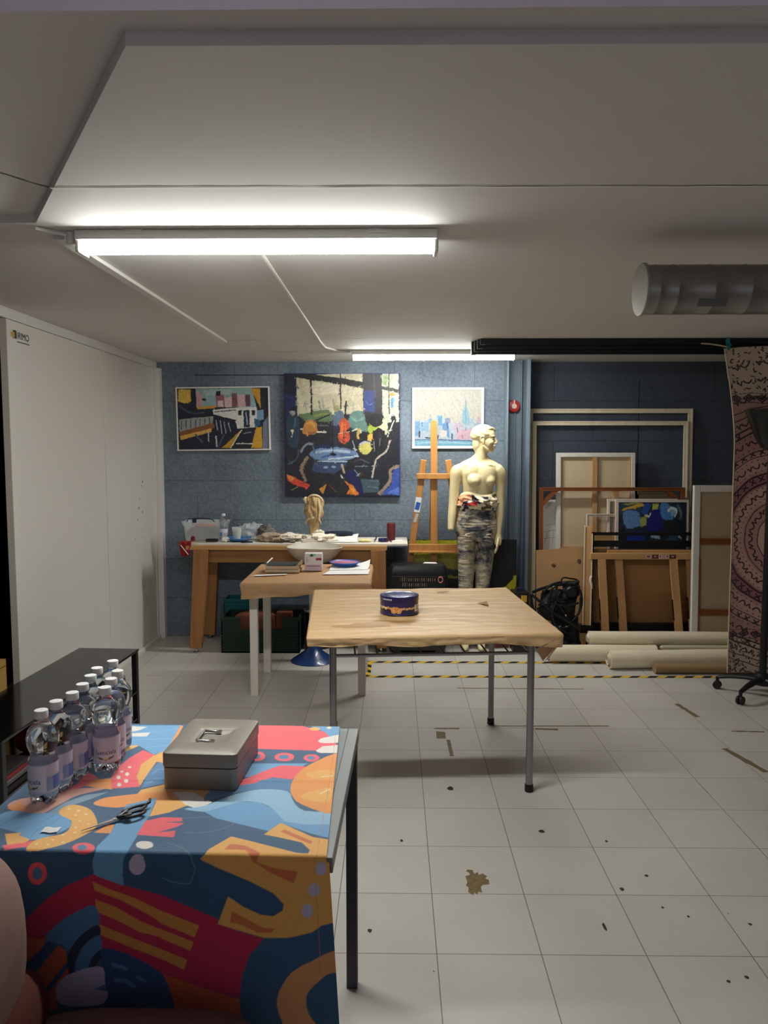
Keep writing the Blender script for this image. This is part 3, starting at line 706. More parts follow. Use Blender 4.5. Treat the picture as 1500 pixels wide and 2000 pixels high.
# ---- floor: square vinyl tiles, 0.3285 m, thin grey joints
def floor_mat():
    m = bpy.data.materials.new('vinyl_tiles'); m.use_nodes = True
    nt = m.node_tree; N = nt.nodes; L = nt.links; b = N['Principled BSDF']
    tc = N.new('ShaderNodeTexCoord'); sep = N.new('ShaderNodeSeparateXYZ'); L.new(tc.outputs['Object'], sep.inputs[0])
    def math_(op, a, b_=None, c=None):
        n = N.new('ShaderNodeMath'); n.operation = op
        for i, v in enumerate((a, b_, c)):
            if v is None: continue
            if isinstance(v, (int, float)): n.inputs[i].default_value = v
            else: L.new(v, n.inputs[i])
        return n.outputs[0]
    T = 0.3285; masks = []; cells = []
    for out, off in (('X', 0.1355), ('Y', 2.2955)):
        q = math_('DIVIDE', math_('SUBTRACT', sep.outputs[out], off), T)
        fr = math_('FRACT', q); d = math_('MINIMUM', fr, math_('SUBTRACT', 1.0, fr))
        masks.append(math_('LESS_THAN', d, 0.0045)); cells.append(math_('FLOOR', q))
    line = math_('MAXIMUM', masks[0], masks[1])
    cb = N.new('ShaderNodeCombineXYZ'); L.new(cells[0], cb.inputs[0]); L.new(cells[1], cb.inputs[1])
    wn = N.new('ShaderNodeTexWhiteNoise'); L.new(cb.outputs[0], wn.inputs['Vector'])
    n1 = N.new('ShaderNodeTexNoise'); n1.inputs['Scale'].default_value = 2.5; n1.inputs['Detail'].default_value = 8; L.new(tc.outputs['Object'], n1.inputs['Vector'])
    n2 = N.new('ShaderNodeTexNoise'); n2.inputs['Scale'].default_value = 140; n2.inputs['Detail'].default_value = 2; L.new(tc.outputs['Object'], n2.inputs['Vector'])
    val = math_('ADD', math_('MULTIPLY', wn.outputs['Value'], 0.05), math_('ADD', math_('MULTIPLY', n1.outputs['Fac'], 0.16), math_('MULTIPLY', n2.outputs['Fac'], 0.10)))
    mx = N.new('ShaderNodeMix'); mx.data_type = 'RGBA'; mx.inputs['A'].default_value = lin((170, 166, 159)); mx.inputs['B'].default_value = lin((216, 211, 204))
    L.new(math_('MULTIPLY', val, 3.2), mx.inputs['Factor'])
    # scattered dark specks of paint
    vo = N.new('ShaderNodeTexVoronoi'); vo.inputs['Scale'].default_value = 7.0; L.new(tc.outputs['Object'], vo.inputs['Vector'])
    sz = N.new('ShaderNodeSeparateXYZ'); L.new(vo.outputs['Color'], sz.inputs[0])
    spot = math_('MULTIPLY', math_('LESS_THAN', vo.outputs['Distance'], math_('MULTIPLY', sz.outputs[1], 0.05)), math_('GREATER_THAN', sz.outputs[0], 0.6))
    m2 = N.new('ShaderNodeMix'); m2.data_type = 'RGBA'; L.new(mx.outputs['Result'], m2.inputs['A']); m2.inputs['B'].default_value = lin((70, 64, 60)); L.new(math_('MULTIPLY', spot, 0.8), m2.inputs['Factor'])
    m3 = N.new('ShaderNodeMix'); m3.data_type = 'RGBA'; L.new(m2.outputs['Result'], m3.inputs['A']); m3.inputs['B'].default_value = lin((88, 80, 74)); L.new(math_('MULTIPLY', line, 0.85), m3.inputs['Factor'])
    L.new(m3.outputs['Result'], b.inputs['Base Color'])
    r = math_('ADD', 0.30, math_('MULTIPLY', n1.outputs['Fac'], 0.22)); L.new(r, b.inputs['Roughness'])
    bp = N.new('ShaderNodeBump'); bp.inputs['Strength'].default_value = 0.25; bp.inputs['Distance'].default_value = 0.002; bp.invert = True
    L.new(line, bp.inputs['Height']); L.new(bp.outputs['Normal'], b.inputs['Normal'])
    return m
def blocks_mat(name, c1, c2, bump):
    """painted concrete blocks 0.5 x 0.25 m, rough face and thin joints"""
    m = bpy.data.materials.new(name); m.use_nodes = True
    nt = m.node_tree; N = nt.nodes; L = nt.links; b = N['Principled BSDF']; b.inputs['Roughness'].default_value = 0.6
    tc = N.new('ShaderNodeTexCoord'); mp = N.new('ShaderNodeMapping'); mp.inputs['Rotation'].default_value = (PI / 2, 0, 0); L.new(tc.outputs['Object'], mp.inputs['Vector'])
    br = N.new('ShaderNodeTexBrick'); br.inputs['Scale'].default_value = 1.0; br.inputs['Brick Width'].default_value = 0.66; br.inputs['Row Height'].default_value = 0.33
    br.inputs['Mortar Size'].default_value = 0.0035; br.inputs['Mortar Smooth'].default_value = 0.6; L.new(mp.outputs['Vector'], br.inputs['Vector'])
    n1 = N.new('ShaderNodeTexNoise'); n1.inputs['Scale'].default_value = 42; n1.inputs['Detail'].default_value = 5; n1.inputs['Roughness'].default_value = 0.7; L.new(tc.outputs['Object'], n1.inputs['Vector'])
    n3 = N.new('ShaderNodeTexNoise'); n3.inputs['Scale'].default_value = 2; n3.inputs['Detail'].default_value = 5; L.new(tc.outputs['Object'], n3.inputs['Vector'])
    ad = N.new('ShaderNodeMath'); ad.operation = 'ADD'; L.new(n1.outputs['Fac'], ad.inputs[0]); L.new(n3.outputs['Fac'], ad.inputs[1])
    mr = N.new('ShaderNodeMapRange'); mr.inputs['From Min'].default_value = 0.7; mr.inputs['From Max'].default_value = 1.3; L.new(ad.outputs[0], mr.inputs['Value'])
    mx = N.new('ShaderNodeMix'); mx.data_type = 'RGBA'; mx.inputs['A'].default_value = lin(c1); mx.inputs['B'].default_value = lin(c2); L.new(mr.outputs['Result'], mx.inputs['Factor'])
    mj = N.new('ShaderNodeMix'); mj.data_type = 'RGBA'; L.new(mx.outputs['Result'], mj.inputs['A']); mj.inputs['B'].default_value = lin(tuple(v * .72 for v in c1))
    ml = N.new('ShaderNodeMath'); ml.operation = 'MULTIPLY'; L.new(br.outputs['Fac'], ml.inputs[0]); ml.inputs[1].default_value = 0.35; L.new(ml.outputs[0], mj.inputs['Factor'])
    L.new(mj.outputs['Result'], b.inputs['Base Color'])
    b1 = N.new('ShaderNodeBump'); b1.inputs['Strength'].default_value = bump; b1.inputs['Distance'].default_value = 0.006; L.new(n1.outputs['Fac'], b1.inputs['Height'])
    b2 = N.new('ShaderNodeBump'); b2.invert = True; b2.inputs['Strength'].default_value = 0.7; b2.inputs['Distance'].default_value = 0.006; L.new(br.outputs['Fac'], b2.inputs['Height']); L.new(b1.outputs['Normal'], b2.inputs['Normal'])
    L.new(b2.outputs['Normal'], b.inputs['Normal'])
    return m
FLOOR = floor_mat()
BLOCKL = blocks_mat('slate_blue_blocks', (76, 88, 102), (126, 140, 152), 1.0)
BLOCKR = blocks_mat('navy_grey_blocks', (62, 71, 85), (80, 90, 104), 0.5)
COLUMNP = mat('column_blue_paint', (112, 126, 138), 0.45, var=0.04)

# ================================================================== the room
GLUE = mat('glue_residue', (118, 100, 68), 0.7, var=0.2, vscale=40)
DARKSPOT = mat('dark_paint_drop', (58, 50, 46), 0.6)
fl = MB(); fl.span((-2.7, -2.6, -0.1), (3.5, 6.5, 0.0))
def blot(c, rx, ry, n=22, seed=0, mi=1, z=0.0005):
    pts = []
    for k in range(n):
        a = 2 * PI * k / n; q = 1 + .35 * noise.noise(Vector((math.cos(a) * 1.6 + seed, math.sin(a) * 1.6, seed)))
        pts.append((c[0] + rx * q * math.cos(a), c[1] + ry * q * math.sin(a), z))
    fl.poly(pts, mi)
def streak(a, b, w, mi=1, z=0.0005):
    a = Vector((a[0], a[1], z)); b = Vector((b[0], b[1], z)); d = (b - a); n = Vector((-d.y, d.x, 0)).normalized() * w / 2
    k = 14; up = []; dn = []
    for i in range(k + 1):
        p = a + d * i / k; q = 1 + .5 * noise.noise(p * 40)
        up.append(tuple(p + n * q)); dn.append(tuple(p - n * q))
    fl.poly(up + list(reversed(dn)), mi)
fl.poly([(.262 + .088 * a, 2.615 + .165 * b, .0005) for a, b in ((.05, .12), (.22, .0), (.30, .10), (.42, .03), (.46, .14), (.62, .10), (.60, .32), (.70, .40), (.98, .42), (1.0, .60), (.86, .66), (.97, .74), (.80, .86), (.62, .80), (.60, .92), (.44, .84), (.40, 1.0), (.18, 1.02), (.10, .94), (.22, .90), (.24, .80), (.04, .74), (.08, .50), (.0, .36), (.10, .30))], 1)
fl.poly([(.235, 4.10, .0005), (.285, 4.10, .0005), (.287, 4.20, .0005), (.236, 4.21, .0005)], 1)
streak((.296, 4.085), (.300, 3.86), .020); streak((.228, 4.252), (.371, 4.254), .020); streak((.53, 4.297), (1.234, 4.306), .014); streak((.42, 4.997), (1.255, 4.986), .014)
streak((.80, 4.255), (.93, 4.245), .024); streak((1.76, 4.70), (1.80, 4.46), .03); streak((1.75, 3.98), (1.83, 3.68), .035); streak((1.90, 4.235), (2.08, 4.225), .018)
for i, (x, y, a, b) in enumerate([(.265, 3.479, .016, .02), (.6135, 3.078, .013, .012), (.031, 2.995, .006, .01), (-.079, 2.409, .008, .01), (.70, 2.44, .006, .02), (.822, 2.66, .008, .01), (.998, 2.181, .006, .006), (1.06, 2.2, .007, .007), (1.12, 2.13, .006, .008), (1.19, 2.46, .006, .007), (.86, 3.0, .006, .008), (.94, 2.75, .007, .008), (.93, 2.55, .005, .006), (1.0, 2.5, .005, .006)]):
    blot((x, y), a, b, 12, i, 2, .0007)
struct('floor', fl, [FLOOR, GLUE, DARKSPOT], 'grey vinyl tiled floor', smooth=0)

ce = MB(); ce.span((-2.7, -2.6, 2.326), (3.5, 6.5, 2.42))
struct('ceiling', ce, WHITE_PAINT, 'white painted ceiling', smooth=0)
low = MB(); low.prism([(-2.7, 2.515), (-1.142, 2.4976), (-.482, 1.432), (3.5, 1.4505), (3.5, 6.5), (-2.7, 6.5)], 2.30, 2.3262)
struct('trim_1', low, WHITE_PAINT, 'lowered white ceiling board with a slanting left edge', smooth=0)
cr = MB()
def crack(a, b, wd, z, mi=0, amp=.006, n=60):
    a = Vector((a[0], a[1], z)); b = Vector((b[0], b[1], z)); d = b - a; nn = Vector((-d.y, d.x, 0)).normalized(); up = []; dn = []
    for i in range(n + 1):
        p = a + d * i / n; o = nn * amp * noise.noise(p * 14); q = wd / 2 * (1 + .9 * noise.noise(p * 25 + Vector((3, 1, 2))))
        up.append(tuple(p + o + nn * q)); dn.append(tuple(p + o - nn * q))
    for i in range(n):
        cr._add([up[i], up[i + 1], dn[i + 1], dn[i]], [(0, 1, 2, 3)], mi)
crack((-.95, 2.176), (3.4, 2.19), .007, 2.2985, 0); crack((-.95, 2.170), (3.4, 2.183), .004, 2.2987, 1)
crack((-1.66, 1.22), (-.985, 2.25), .006, 2.3245, 1, .01)
crack((-1.15, 5.15), (.33, 5.0), .006, 2.2985, 1, .02); crack((-1.0, 5.75), (.5, 5.72), .004, 2.2985, 1)
struct('trim_2', cr, [mat('crack_filler_white', (244, 240, 234), 0.8), mat('crack_grey', (124, 118, 112), 0.8)], 'jagged board joints in the ceiling', smooth=0)
bt = MB(); bt.span((-1.150, 2.64, 2.286), (-1.112, 5.16, 2.3005)); struct('trim_3', bt, TRIMW, 'flat white batten running along the ceiling', smooth=0)
fb = MB(); fb.span((-2.7, -2.6, 2.296), (3.5, 1.313, 2.3262)); struct('trim_4', fb, COOL_LIGHT_TINT, 'ceiling board nearest the viewer, cool light painted in as pale lavender', smooth=0)

wb = MB(); wb.span((-2.7, 6.40, 0), (.99, 6.5, 2.3)); struct('wall_back', wb, BLOCKL, 'slate blue block wall with pictures', smooth=0)
wb2 = MB(); wb2.span((.99, 6.42, 0), (3.5, 6.5, 2.3)); struct('wall_back_right', wb2, BLOCKR, 'dark navy grey block wall behind the stretchers', smooth=0)
cj = MB()
for i in range(40):
    x = 2.02 + .012 * noise.noise(Vector((0, 0, i * .3))); x2 = 2.02 + .012 * noise.noise(Vector((0, 0, (i + 1) * .3)))
    z = .55 + i * .04
    cj._add([(x - .003, 6.4185, z), (x + .003, 6.4185, z), (x2 + .003, 6.4185, z + .04), (x2 - .003, 6.4185, z + .04)], [(0, 1, 2, 3)])
for i in range(30):
    x = -1.95 + i * .035
    cj._add([(x + .3, 6.3985, 2.190), (x + .335, 6.3985, 2.190), (x + .335, 6.3985, 2.196), (x + .3, 6.3985, 2.196)], [(0, 1, 2, 3)])
struct('trim_5', cj, mat('wall_crack', (20, 26, 34), 0.9), 'dark cracks in the block wall', smooth=0)
# steel column: web and two flanges, painted like the wall
cl = MB(); cl.span((.905, 6.33, 0), (1.085, 6.405, 2.3)); cl.span((.900, 6.20, 0), (.914, 6.33, 2.3)); cl.span((1.062, 6.20, 0), (1.088, 6.33, 2.3)); cl.span((1.028, 6.29, 0), (1.034, 6.33, 2.3))
struct('trim_6', cl, COLUMNP, 'blue painted steel column against the back wall', smooth=0, bevel=.002)
wr_ = MB(); wr_.span((3.4, -2.6, 0), (3.5, 6.42, 2.3)); struct('wall_right', wr_, mat('right_wall_paint', (150, 145, 138), 0.7), 'plain wall on the far right', smooth=0)
# left wall: dark recess towards the viewer, white sliding panels towards the back
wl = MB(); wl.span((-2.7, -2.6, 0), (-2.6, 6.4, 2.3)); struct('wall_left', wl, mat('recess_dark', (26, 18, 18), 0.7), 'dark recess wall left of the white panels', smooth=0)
hd = MB(); hd.span((-2.6, 1.0, 2.245), (-1.965, 6.4, 2.2995)); hd.span((-1.995, 6.33, 0), (-1.925, 6.402, 2.245)); hd.span((-2.02, 3.93, 0), (-1.955, 6.33, .028))
struct('trim_7', hd, TRIMW, 'white head rail, foot rail and corner post of the panels', smooth=0, bevel=.002)
def panel(y0, y1, x, name, label, specks=()):
    m = MB(); m.span((x - .03, y0, .03), (x, y1, 2.243)); m.span((x, y1 - .035, .03), (x + .006, y1, 2.243)); m.span((x, y0, .03), (x + .003, y0 + .02, 2.243))
    for (py_, z_, s_) in specks: m.ell((x + .0005, py_, z_), (.0008, s_ * .7, s_), 10, 6, 1)
    return solo(name, m, [PANEL, DARKSPOT], (x, (y0 + y1) / 2, .03), label, 'panel', smooth=0, bevel=.0015 if not specks else 0)
p1 = panel(3.93, 5.25, -1.968, 'sliding_panel', 'white sliding wall panel bearing a small yellow and black logo')
ed = MB(); ed.span((-2.0, 3.925, .03), (-1.966, 3.93, 2.243)); part('edge_strip', ed, mat('panel_edge', (190, 180, 168), 0.4), p1, smooth=0)
p2 = panel(5.25, 6.325, -1.975, 'sliding_panel', 'white sliding wall panel nearest the blue wall, splashed with dark specks', [(6.0, 1.33, .012), (5.98, 1.30, .007), (5.98, 1.28, .006), (5.92, 1.20, .007), (5.9, 1.13, .012), (5.98, 1.09, .010), (5.86, 1.04, .008), (5.8, .90, .005), (5.95, .90, .005), (5.98, .80, .005), (5.7, .52, .006), (5.98, .50, .006), (5.82, .82, .004)])
# logo on the panel: yellow and black square mark and dark capitals, underlined
lg = MB(); MV = T_(-1.9665, 4.105, 2.172) @ R_('Z', 90) @ R_('X', 90) @ Matrix.Scale(.8, 4)
vs, fs = text_verts('IRIMO', .062); lg.at(MV)._add([(x, y, z) for x, y, z in vs], fs, 0)
lg._add([(-.085, -.042, 0), (.085, -.042, 0), (.085, -.036, 0), (-.085, -.036, 0)], [(0, 1, 2, 3)], 0)
lg.poly([(-.135, -.022, 0), (-.09, -.022, 0), (-.09, .03, 0), (-.135, .03, 0)], 0)
lg.poly([(-.165, -.012, .0004), (-.115, -.018, .0004), (-.115, .018, .0004), (-.165, .014, .0004)], 1)
part('logo', lg, [mat('logo_black', (24, 24, 26), 0.5), mat('logo_yellow', (196, 164, 60), 0.5)], p1, smooth=0)

# ================================================================== batten lights
GLOW = mat('lamp_diffuser', (254, 255, 250), 0.4, emit=LAMP)
nt = GLOW.node_tree; gm = nt.nodes.new('ShaderNodeNewGeometry'); sx_ = nt.nodes.new('ShaderNodeSeparateXYZ'); mr_ = nt.nodes.new('ShaderNodeMapRange')   # LED strip: brightest straight down
nt.links.new(gm.outputs['Normal'], sx_.inputs[0]); nt.links.new(sx_.outputs['Z'], mr_.inputs['Value'])
mr_.inputs['From Min'].default_value = 0.0; mr_.inputs['From Max'].default_value = -0.9; mr_.inputs['To Min'].default_value = LAMP * .09; mr_.inputs['To Max'].default_value = LAMP * 1.25
nt.links.new(mr_.outputs['Result'], nt.nodes['Principled BSDF'].inputs['Emission Strength'])
HOUS = mat('lamp_housing', (214, 212, 206), 0.45)
def batten(cx, y, label, L=1.17, glow=None):
    t = thing('batten_light', (cx, y, 2.30), label, 'lamp', 'batten lights on the ceiling')
    a = MB(); a.span((cx - L / 2 - .012, y - .056, 2.268), (cx + L / 2 + .012, y + .056, 2.2995)); part('housing', a, HOUS, t, bevel=.004)
    d = MB(); ring = []
    for s in (-1, 1):
        ring.append([(cx + s * L / 2, y + .040 * math.cos(q), 2.2685 + (.036 * math.sin(q))) for q in [PI + PI * i / 12 for i in range(13)]])
    d.loft(ring, caps=True); part('diffuser', d, GLOW, t)
    for s in (-1, 1):
        e = MB(); e.span((cx + s * (L / 2 + .001), y - .045, 2.231), (cx + s * (L / 2 + .014), y + .045, 2.2675)); part('end_cap', e, HOUS, t, bevel=.003)
    for q in (-.4, .4):
        e = MB(); e.span((cx + q - .03, y - .060, 2.284), (cx + q + .03, y - .0562, 2.2995)); part('clip', e, HOUS, t, smooth=0)
    return t
batten(-.455, 2.625, 'lit white batten light hanging near the camera on the open ceiling')
batten(.285, 5.70, 'lit white batten light on the ceiling close to the blue back wall')
cb = MB(); cb.tube([(-.485, 2.685, 2.294), (-.487, 4.2, 2.294), (-.492, 5.18, 2.294), (-.485, 5.45, 2.294), (-.40, 5.66, 2.294), (-.33, 5.70, 2.292)], .007, 8)
solo('ceiling_cable', cb, TRIMW, (-.487, 4.2, 2.30), 'thin white cable running along the ceiling between the two batten lights', 'cable')
gl = MB(); gl.tube([(-1.16, 2.53, 2.293), (-1.12, 2.57, 2.291), (-1.075, 2.60, 2.288)], .006, 8); gl.lathe([(.014, 2.262), (.014, 2.298)], (-1.075, 2.60, 0), 14)
solo('cable_gland', gl, TRIMW, (-1.12, 2.53, 2.30), 'short white lead and gland at the left end of the near batten light', 'cable')

# ================================================================== duct, curtain track
dY, dZ, dR = 2.66, 2.118, .0815
AX = Matrix.Rotation(PI / 2, 4, 'Y')
t = thing('ventilation_duct', (.83, dY, 2.30), 'round galvanised duct with capped end hanging under the ceiling', 'duct')
pr = [(dR, 0)]
x = 0
seams = [.035, .095, .215, .335, .455, .575, .70, .82, .94, 1.06, 1.18, 1.30, 1.42, 1.54, 1.66]
for s in seams:
    pr += [(dR, s - .003), (dR + .0014, s), (dR, s + .003)]
pr += [(dR, 2.5)]
a = MB(); a.lathe(pr, (.838, dY, dZ), 48, axis=AX); part('pipe', a, GALV, t, smooth=50)
a = MB(); a.lathe([(.001, -.004), (dR * .9, -.004), (dR + .004, -.003), (dR + .006, .0), (dR + .006, .008), (dR, .010)], (.832, dY, dZ), 48, axis=AX @ Matrix.Identity(4)); part('end_cap', a, mat('duct_cap_steel', (150, 148, 142), 0.5, metal=0.6), t)
for xx in (1.55, 2.6):
    a = MB(); a.lathe([(dR + .002, -.012), (dR + .006, -.012), (dR + .006, .012), (dR + .002, .012)], (xx, dY, dZ), 40, axis=AX); hg = part('hanger', a, GALV, t)
    a = MB(); a.span((xx - .01, dY - .004, dZ + dR + .005), (xx + .01, dY + .004, 2.2995)); part('strap', a, GALV, hg, top=t)
a = MB(); ring = []
for s in (.165, .205, .26):
    ring.append([(.838 + s, dY + (dR + .0012) * math.cos(q), dZ + (dR + .0012) * math.sin(q)) for q in [PI + .55 + .35 * i / 6 for i in range(7)]])
a.loft(ring, caps=False, closed=False); part('tape_patch', a, mat('grey_tape', (98, 98, 98), 0.5), t)

t = thing('curtain_track', (1.5, 5.15, 2.30), 'black multi-rail curtain track fixed to the ceiling', 'track')
for i, (y0, z0, x0) in enumerate([(5.075, 2.262, .560), (5.12, 2.242, .545), (5.165, 2.228, .530), (5.21, 2.215, .515)]):
    m = MB(); m.span((x0, y0, z0), (3.35, y0 + .042, 2.299)); m.span((x0, y0 - .003, z0 + .008), (3.35, y0, z0 + .013)); part('rail', m, mat('track_black', (18, 20, 24), 0.35), t, smooth=0)
    m = MB(); m.span((x0 - .002, y0 + .004, z0 + .003), (x0 + .03, y0 + .03, z0 - .004)); part('end_hook', m, CHROME, t, smooth=0)
# ================================================================== foreground table with printed cloth
ZT = .772; A15 = math.radians(-1.5)
TM = T_(-.140, 1.468, 0) @ Matrix.Rotation(A15, 4, 'Z')      # u along the near edge, v to the back
TW, TD = .76, .716
t = thing('metal_table', (-.5, 1.8, 0), 'square grey metal table under the colourful printed cloth', 'table')
FRT = mat('frame_grey_top', (150, 160, 158), 0.5)
m = MB(); m.at(TM)
m.span((-TW + .03, .03, .742), (.0 - .012, TD - .03, .768)); part('tabletop', m, mat('table_board', (120, 126, 126), 0.5), t, smooth=0)
m = MB(); m.at(TM)
m.span((-TW + .03, 0.003, .735), (-.012, .03, .7675)); m.span((-TW + .03, TD - .03, .735), (-.012, TD, .7675)); m.span((-.012, .003, .735), (.018, TD, .7675)); m.span((-TW, .003, .735), (-TW + .03, TD, .7675))
part('frame', m, mat('frame_grey', (128, 130, 130), 0.42, metal=0.3), t, smooth=0, bevel=.002)
for u, v in ((-.062, .022), (-.016, TD - .05), (-TW + .015, .015), (-TW + .015, TD - .05)):
    m = MB(); m.at(TM); m.span((u, v, 0), (u + .032, v + .032, .735)); part('leg', m, DARKST, t, smooth=0, bevel=.002)

# the cloth: flat on the top, folded over the near edge and hanging down
PAL = dict(navy=(44, 90, 126), nv=(20, 42, 72), bl=(34, 78, 128), lb=(108, 168, 214), mb=(78, 132, 178), pb=(150, 196, 226), gb=(128, 160, 182), wh=(236, 230, 220), cr=(246, 226, 178),
           ye=(244, 182, 92), dye=(226, 158, 98), go=(222, 152, 66), **{'or': (244, 158, 78)}, dor=(222, 120, 66), re=(250, 96, 106), cm=(198, 30, 76), ru=(206, 92, 40), pk=(226, 164, 146), lv=(204, 196, 220))
nu, nv_, nd = 520, 480, 330
DROP = .50; cw0 = -TW
vv = np.concatenate([np.linspace(-DROP, -.0125, nd), np.linspace(-.0105, .006, 9), np.linspace(.009, TD - .001, nv_)])
uu = np.linspace(cw0, .006, nu)
def cloth_pt(u, v):
    edge = -.0425 * max(0, v) / .7143           # the right hem runs in a little towards the back
    x = u + edge * max(0.0, 1 + u / .3) if u > -.3 else u
    r = .010
    if v >= .006:
        wv = .0006 * math.sin(u * 9 + 2) * math.sin(v * 14) + .0016 * math.exp(-((v - .345 - .03 * u) / .006) ** 2) + .0005 * noise.noise(Vector((u * 8, v * 8, 0)))
        return (x, v, ZT + .0015 + wv)
    s = .006 - v
    if s < r * 1.57:
        a = s / r
        return (x, .006 - r * math.sin(a) * 1.0, ZT + .0015 - r * (1 - math.cos(a)))
    d = s - r * 1.57
    fo = (.006 * math.sin(u * 17 + 1) + .010 * math.sin(u * 8.3)) * min(1, d / .25)
    lean = -.012 * min(1, d / .3)
    xx = x + (.006 + .020 * (d / .35)) * max(0, 1 + u / .25) if u > -.25 else x
    return (xx, .006 - r + lean + fo * .6 - .004, ZT + .0015 - r - d)
P = [[cloth_pt(u, v) for u in uu] for v in vv]
m = MB(); m.at(TM); m.grid(P)
clo = solo('tablecloth', m, VCLOTH, tuple(TM @ Vector((-.38, .36, ZT))), 'colourful cloth of abstract shapes draped over the near metal table', 'tablecloth', smooth=0)
clo.data.shade_smooth()
U, V = np.meshgrid(uu, vv)
UX = np.array([[p[0] for p in row] for row in P])
set_col(clo, sum(shapes(CLOTH_ART, UX.ravel() + a, V.ravel() + b, PAL['navy'], PAL) for a, b in ((-.0004, -.0004), (.0004, -.0002), (-.0002, .0004), (.0004, .0004))) / 4)
TOPZ = ZT + .0030

# ---- bottles
PET = mat('clear_bottle', (246, 250, 252), 0.03, trans=1.0, ior=1.33)
CAPW = mat('white_cap', (226, 226, 224), 0.45)
LABM = mat('bottle_label', attr=True, rough=0.4, alpha=0.88)
INKN = mat('label_ink_navy', (26, 24, 78), 0.4)
def make_bottle(loc, label, group):
    t = thing('water_bottle', loc, label, 'bottle', group)
    prof = [(.004, .006), (.016, .003), (.024, .001), (.029, .004), (.0315, .012), (.0318, .026), (.0325, .030), (.0325, .098), (.0318, .104), (.0285, .110), (.0262, .116), (.0275, .122), (.0315, .132), (.0338, .144), (.0342, .154), (.0328, .164), (.0285, .174), (.0225, .182), (.0165, .188), (.0135, .192), (.0132, .199), (.0150, .1995), (.0150, .2015), (.0128, .202), (.0128, .207)]
    m = MB(); n = 40; rings = []
    for r, z in prof:
        rg = []
        for k in range(n):
            a = 2 * PI * k / n; q = r
            if z < .026: q = r * (1 - .17 * (.5 + .5 * math.cos(5 * a)) * (1 - z / .026)); 
            zz = z + (.010 * (.5 + .5 * math.cos(5 * a)) if z < .005 and r > .01 else 0)
            if .13 < z < .172: q = r * (1 + .012 * math.sin(9 * a + z * 300))
            rg.append((q * math.cos(a), q * math.sin(a), zz))
        rings.append(rg)
    m.loft(rings); lpart('body', m, PET, t, smooth=60)
    m = MB(); k = 30; rings = []
    for r, z in [(.0148, .1985), (.0152, .200), (.0152, .214), (.0145, .2155), (.010, .216)]:
        rings.append([(r * (1 + (.012 if i % 2 and z < .215 else 0)) * math.cos(2 * PI * i / 60), r * (1 + (.012 if i % 2 and z < .215 else 0)) * math.sin(2 * PI * i / 60), z) for i in range(60)])
    m.loft(rings); lpart('cap', m, CAPW, t, smooth=50)
    # paper label: colours per vertex round the bottle
    na, nz = 96, 40; r = .0329
    m = MB(); z0, z1 = .032, .097
    m.grid([[(r * math.cos(2 * PI * i / na), r * math.sin(2 * PI * i / na), z0 + (z1 - z0) * j / nz) for i in range(na + 1)] for j in range(nz + 1)])
    lb_ = lpart('label', m, LABM, t, smooth=0); lb_.data.shade_smooth()
    us = np.linspace(0, 1000, na + 1); vs_ = np.linspace(0, 1000, nz + 1); Ua, Va = np.meshgrid(us, vs_)
    art = [('P', (150, 168, 214), [0, 60, 1000, 60, 1000, 560, 0, 560]), ('P', (214, 206, 226), [0, 640, 1000, 640, 1000, 960, 0, 960]),
           ('P', (86, 118, 190), [560, 80, 760, 80, 760, 560, 560, 560]), ('P', (208, 170, 196), [790, 120, 900, 120, 900, 560, 790, 560]), ('P', (40, 40, 110), [700, 380, 740, 380, 740, 520, 700, 520]),
           ('S', (150, 110, 160), 18, [795, 200, 895, 200]), ('S', (150, 110, 160), 18, [795, 300, 895, 300]), ('S', (150, 110, 160), 18, [795, 400, 895, 400]), ('S', (150, 110, 160), 18, [795, 500, 895, 500]),
           ('P', (226, 222, 234), [100, 60, 480, 60, 480, 960, 100, 960]), ('P', (84, 106, 60), [210, 190, 300, 110, 390, 190, 400, 260, 300, 200, 200, 260]), ('P', (216, 206, 120), [270, 150, 330, 150, 330, 220, 270, 220]),
           ('P', (96, 128, 196), [40, 60, 120, 60, 140, 560, 60, 560])]
    set_col(lb_, shapes(art, Ua.ravel(), Va.ravel(), (206, 204, 224), None, 1.0))
    vs, fs = text_verts('fuencisla', .0155)
    q = MB(); bent = []
    for x, y, z in vs:
        a = 2 * PI * .30 + x / .0331
        bent.append((.0332 * math.cos(a), .0332 * math.sin(a), .059 + y))
    q._add(bent, fs); lpart('lettering', q, INKN, lb_, smooth=0)
    return t
BG = 'water bottles in two rows on the printed cloth'
bots = [(-.8021, 1.6924, 'water bottle nearest the camera, at the front of the longer row'),
        (-.7958, 1.7556, 'water bottle second from the front of the longer row'),
        (-.7846, 1.8196, 'water bottle third from the front of the longer row, touching the shorter row'),
        (-.7874, 1.8881, 'water bottle fourth from the front of the longer row'),
        (-.7965, 1.9618, 'water bottle fifth from the front of the longer row'),
        (-.806, 2.0315, 'water bottle sixth from the front of the longer row, just before its last bottle'),
        (-.789, 2.1014, 'water bottle farthest from the camera, behind all the others'),
        (-.7405, 2.0050, 'water bottle at the back of the shorter row nearer the cash box'),
        (-.7315, 1.9340, 'water bottle in the middle of the shorter row nearer the cash box'),
        (-.7200, 1.8620, 'water bottle whose dark lettering faces the camera, front of the shorter row')]
ROT = [-4.0, -3.9, -3.9, -3.7, -3.6, -3.5, -3.2, -2.7, -2.9, -3.18]
b0 = None
for i, (x, y, lbl) in enumerate(bots):
    if i == 0:
        b0 = make_bottle((x, y, TOPZ), lbl, BG); b0.rotation_euler.z = ROT[0]
    else:
        dup(b0, (x, y, TOPZ), ROT[i], lbl)

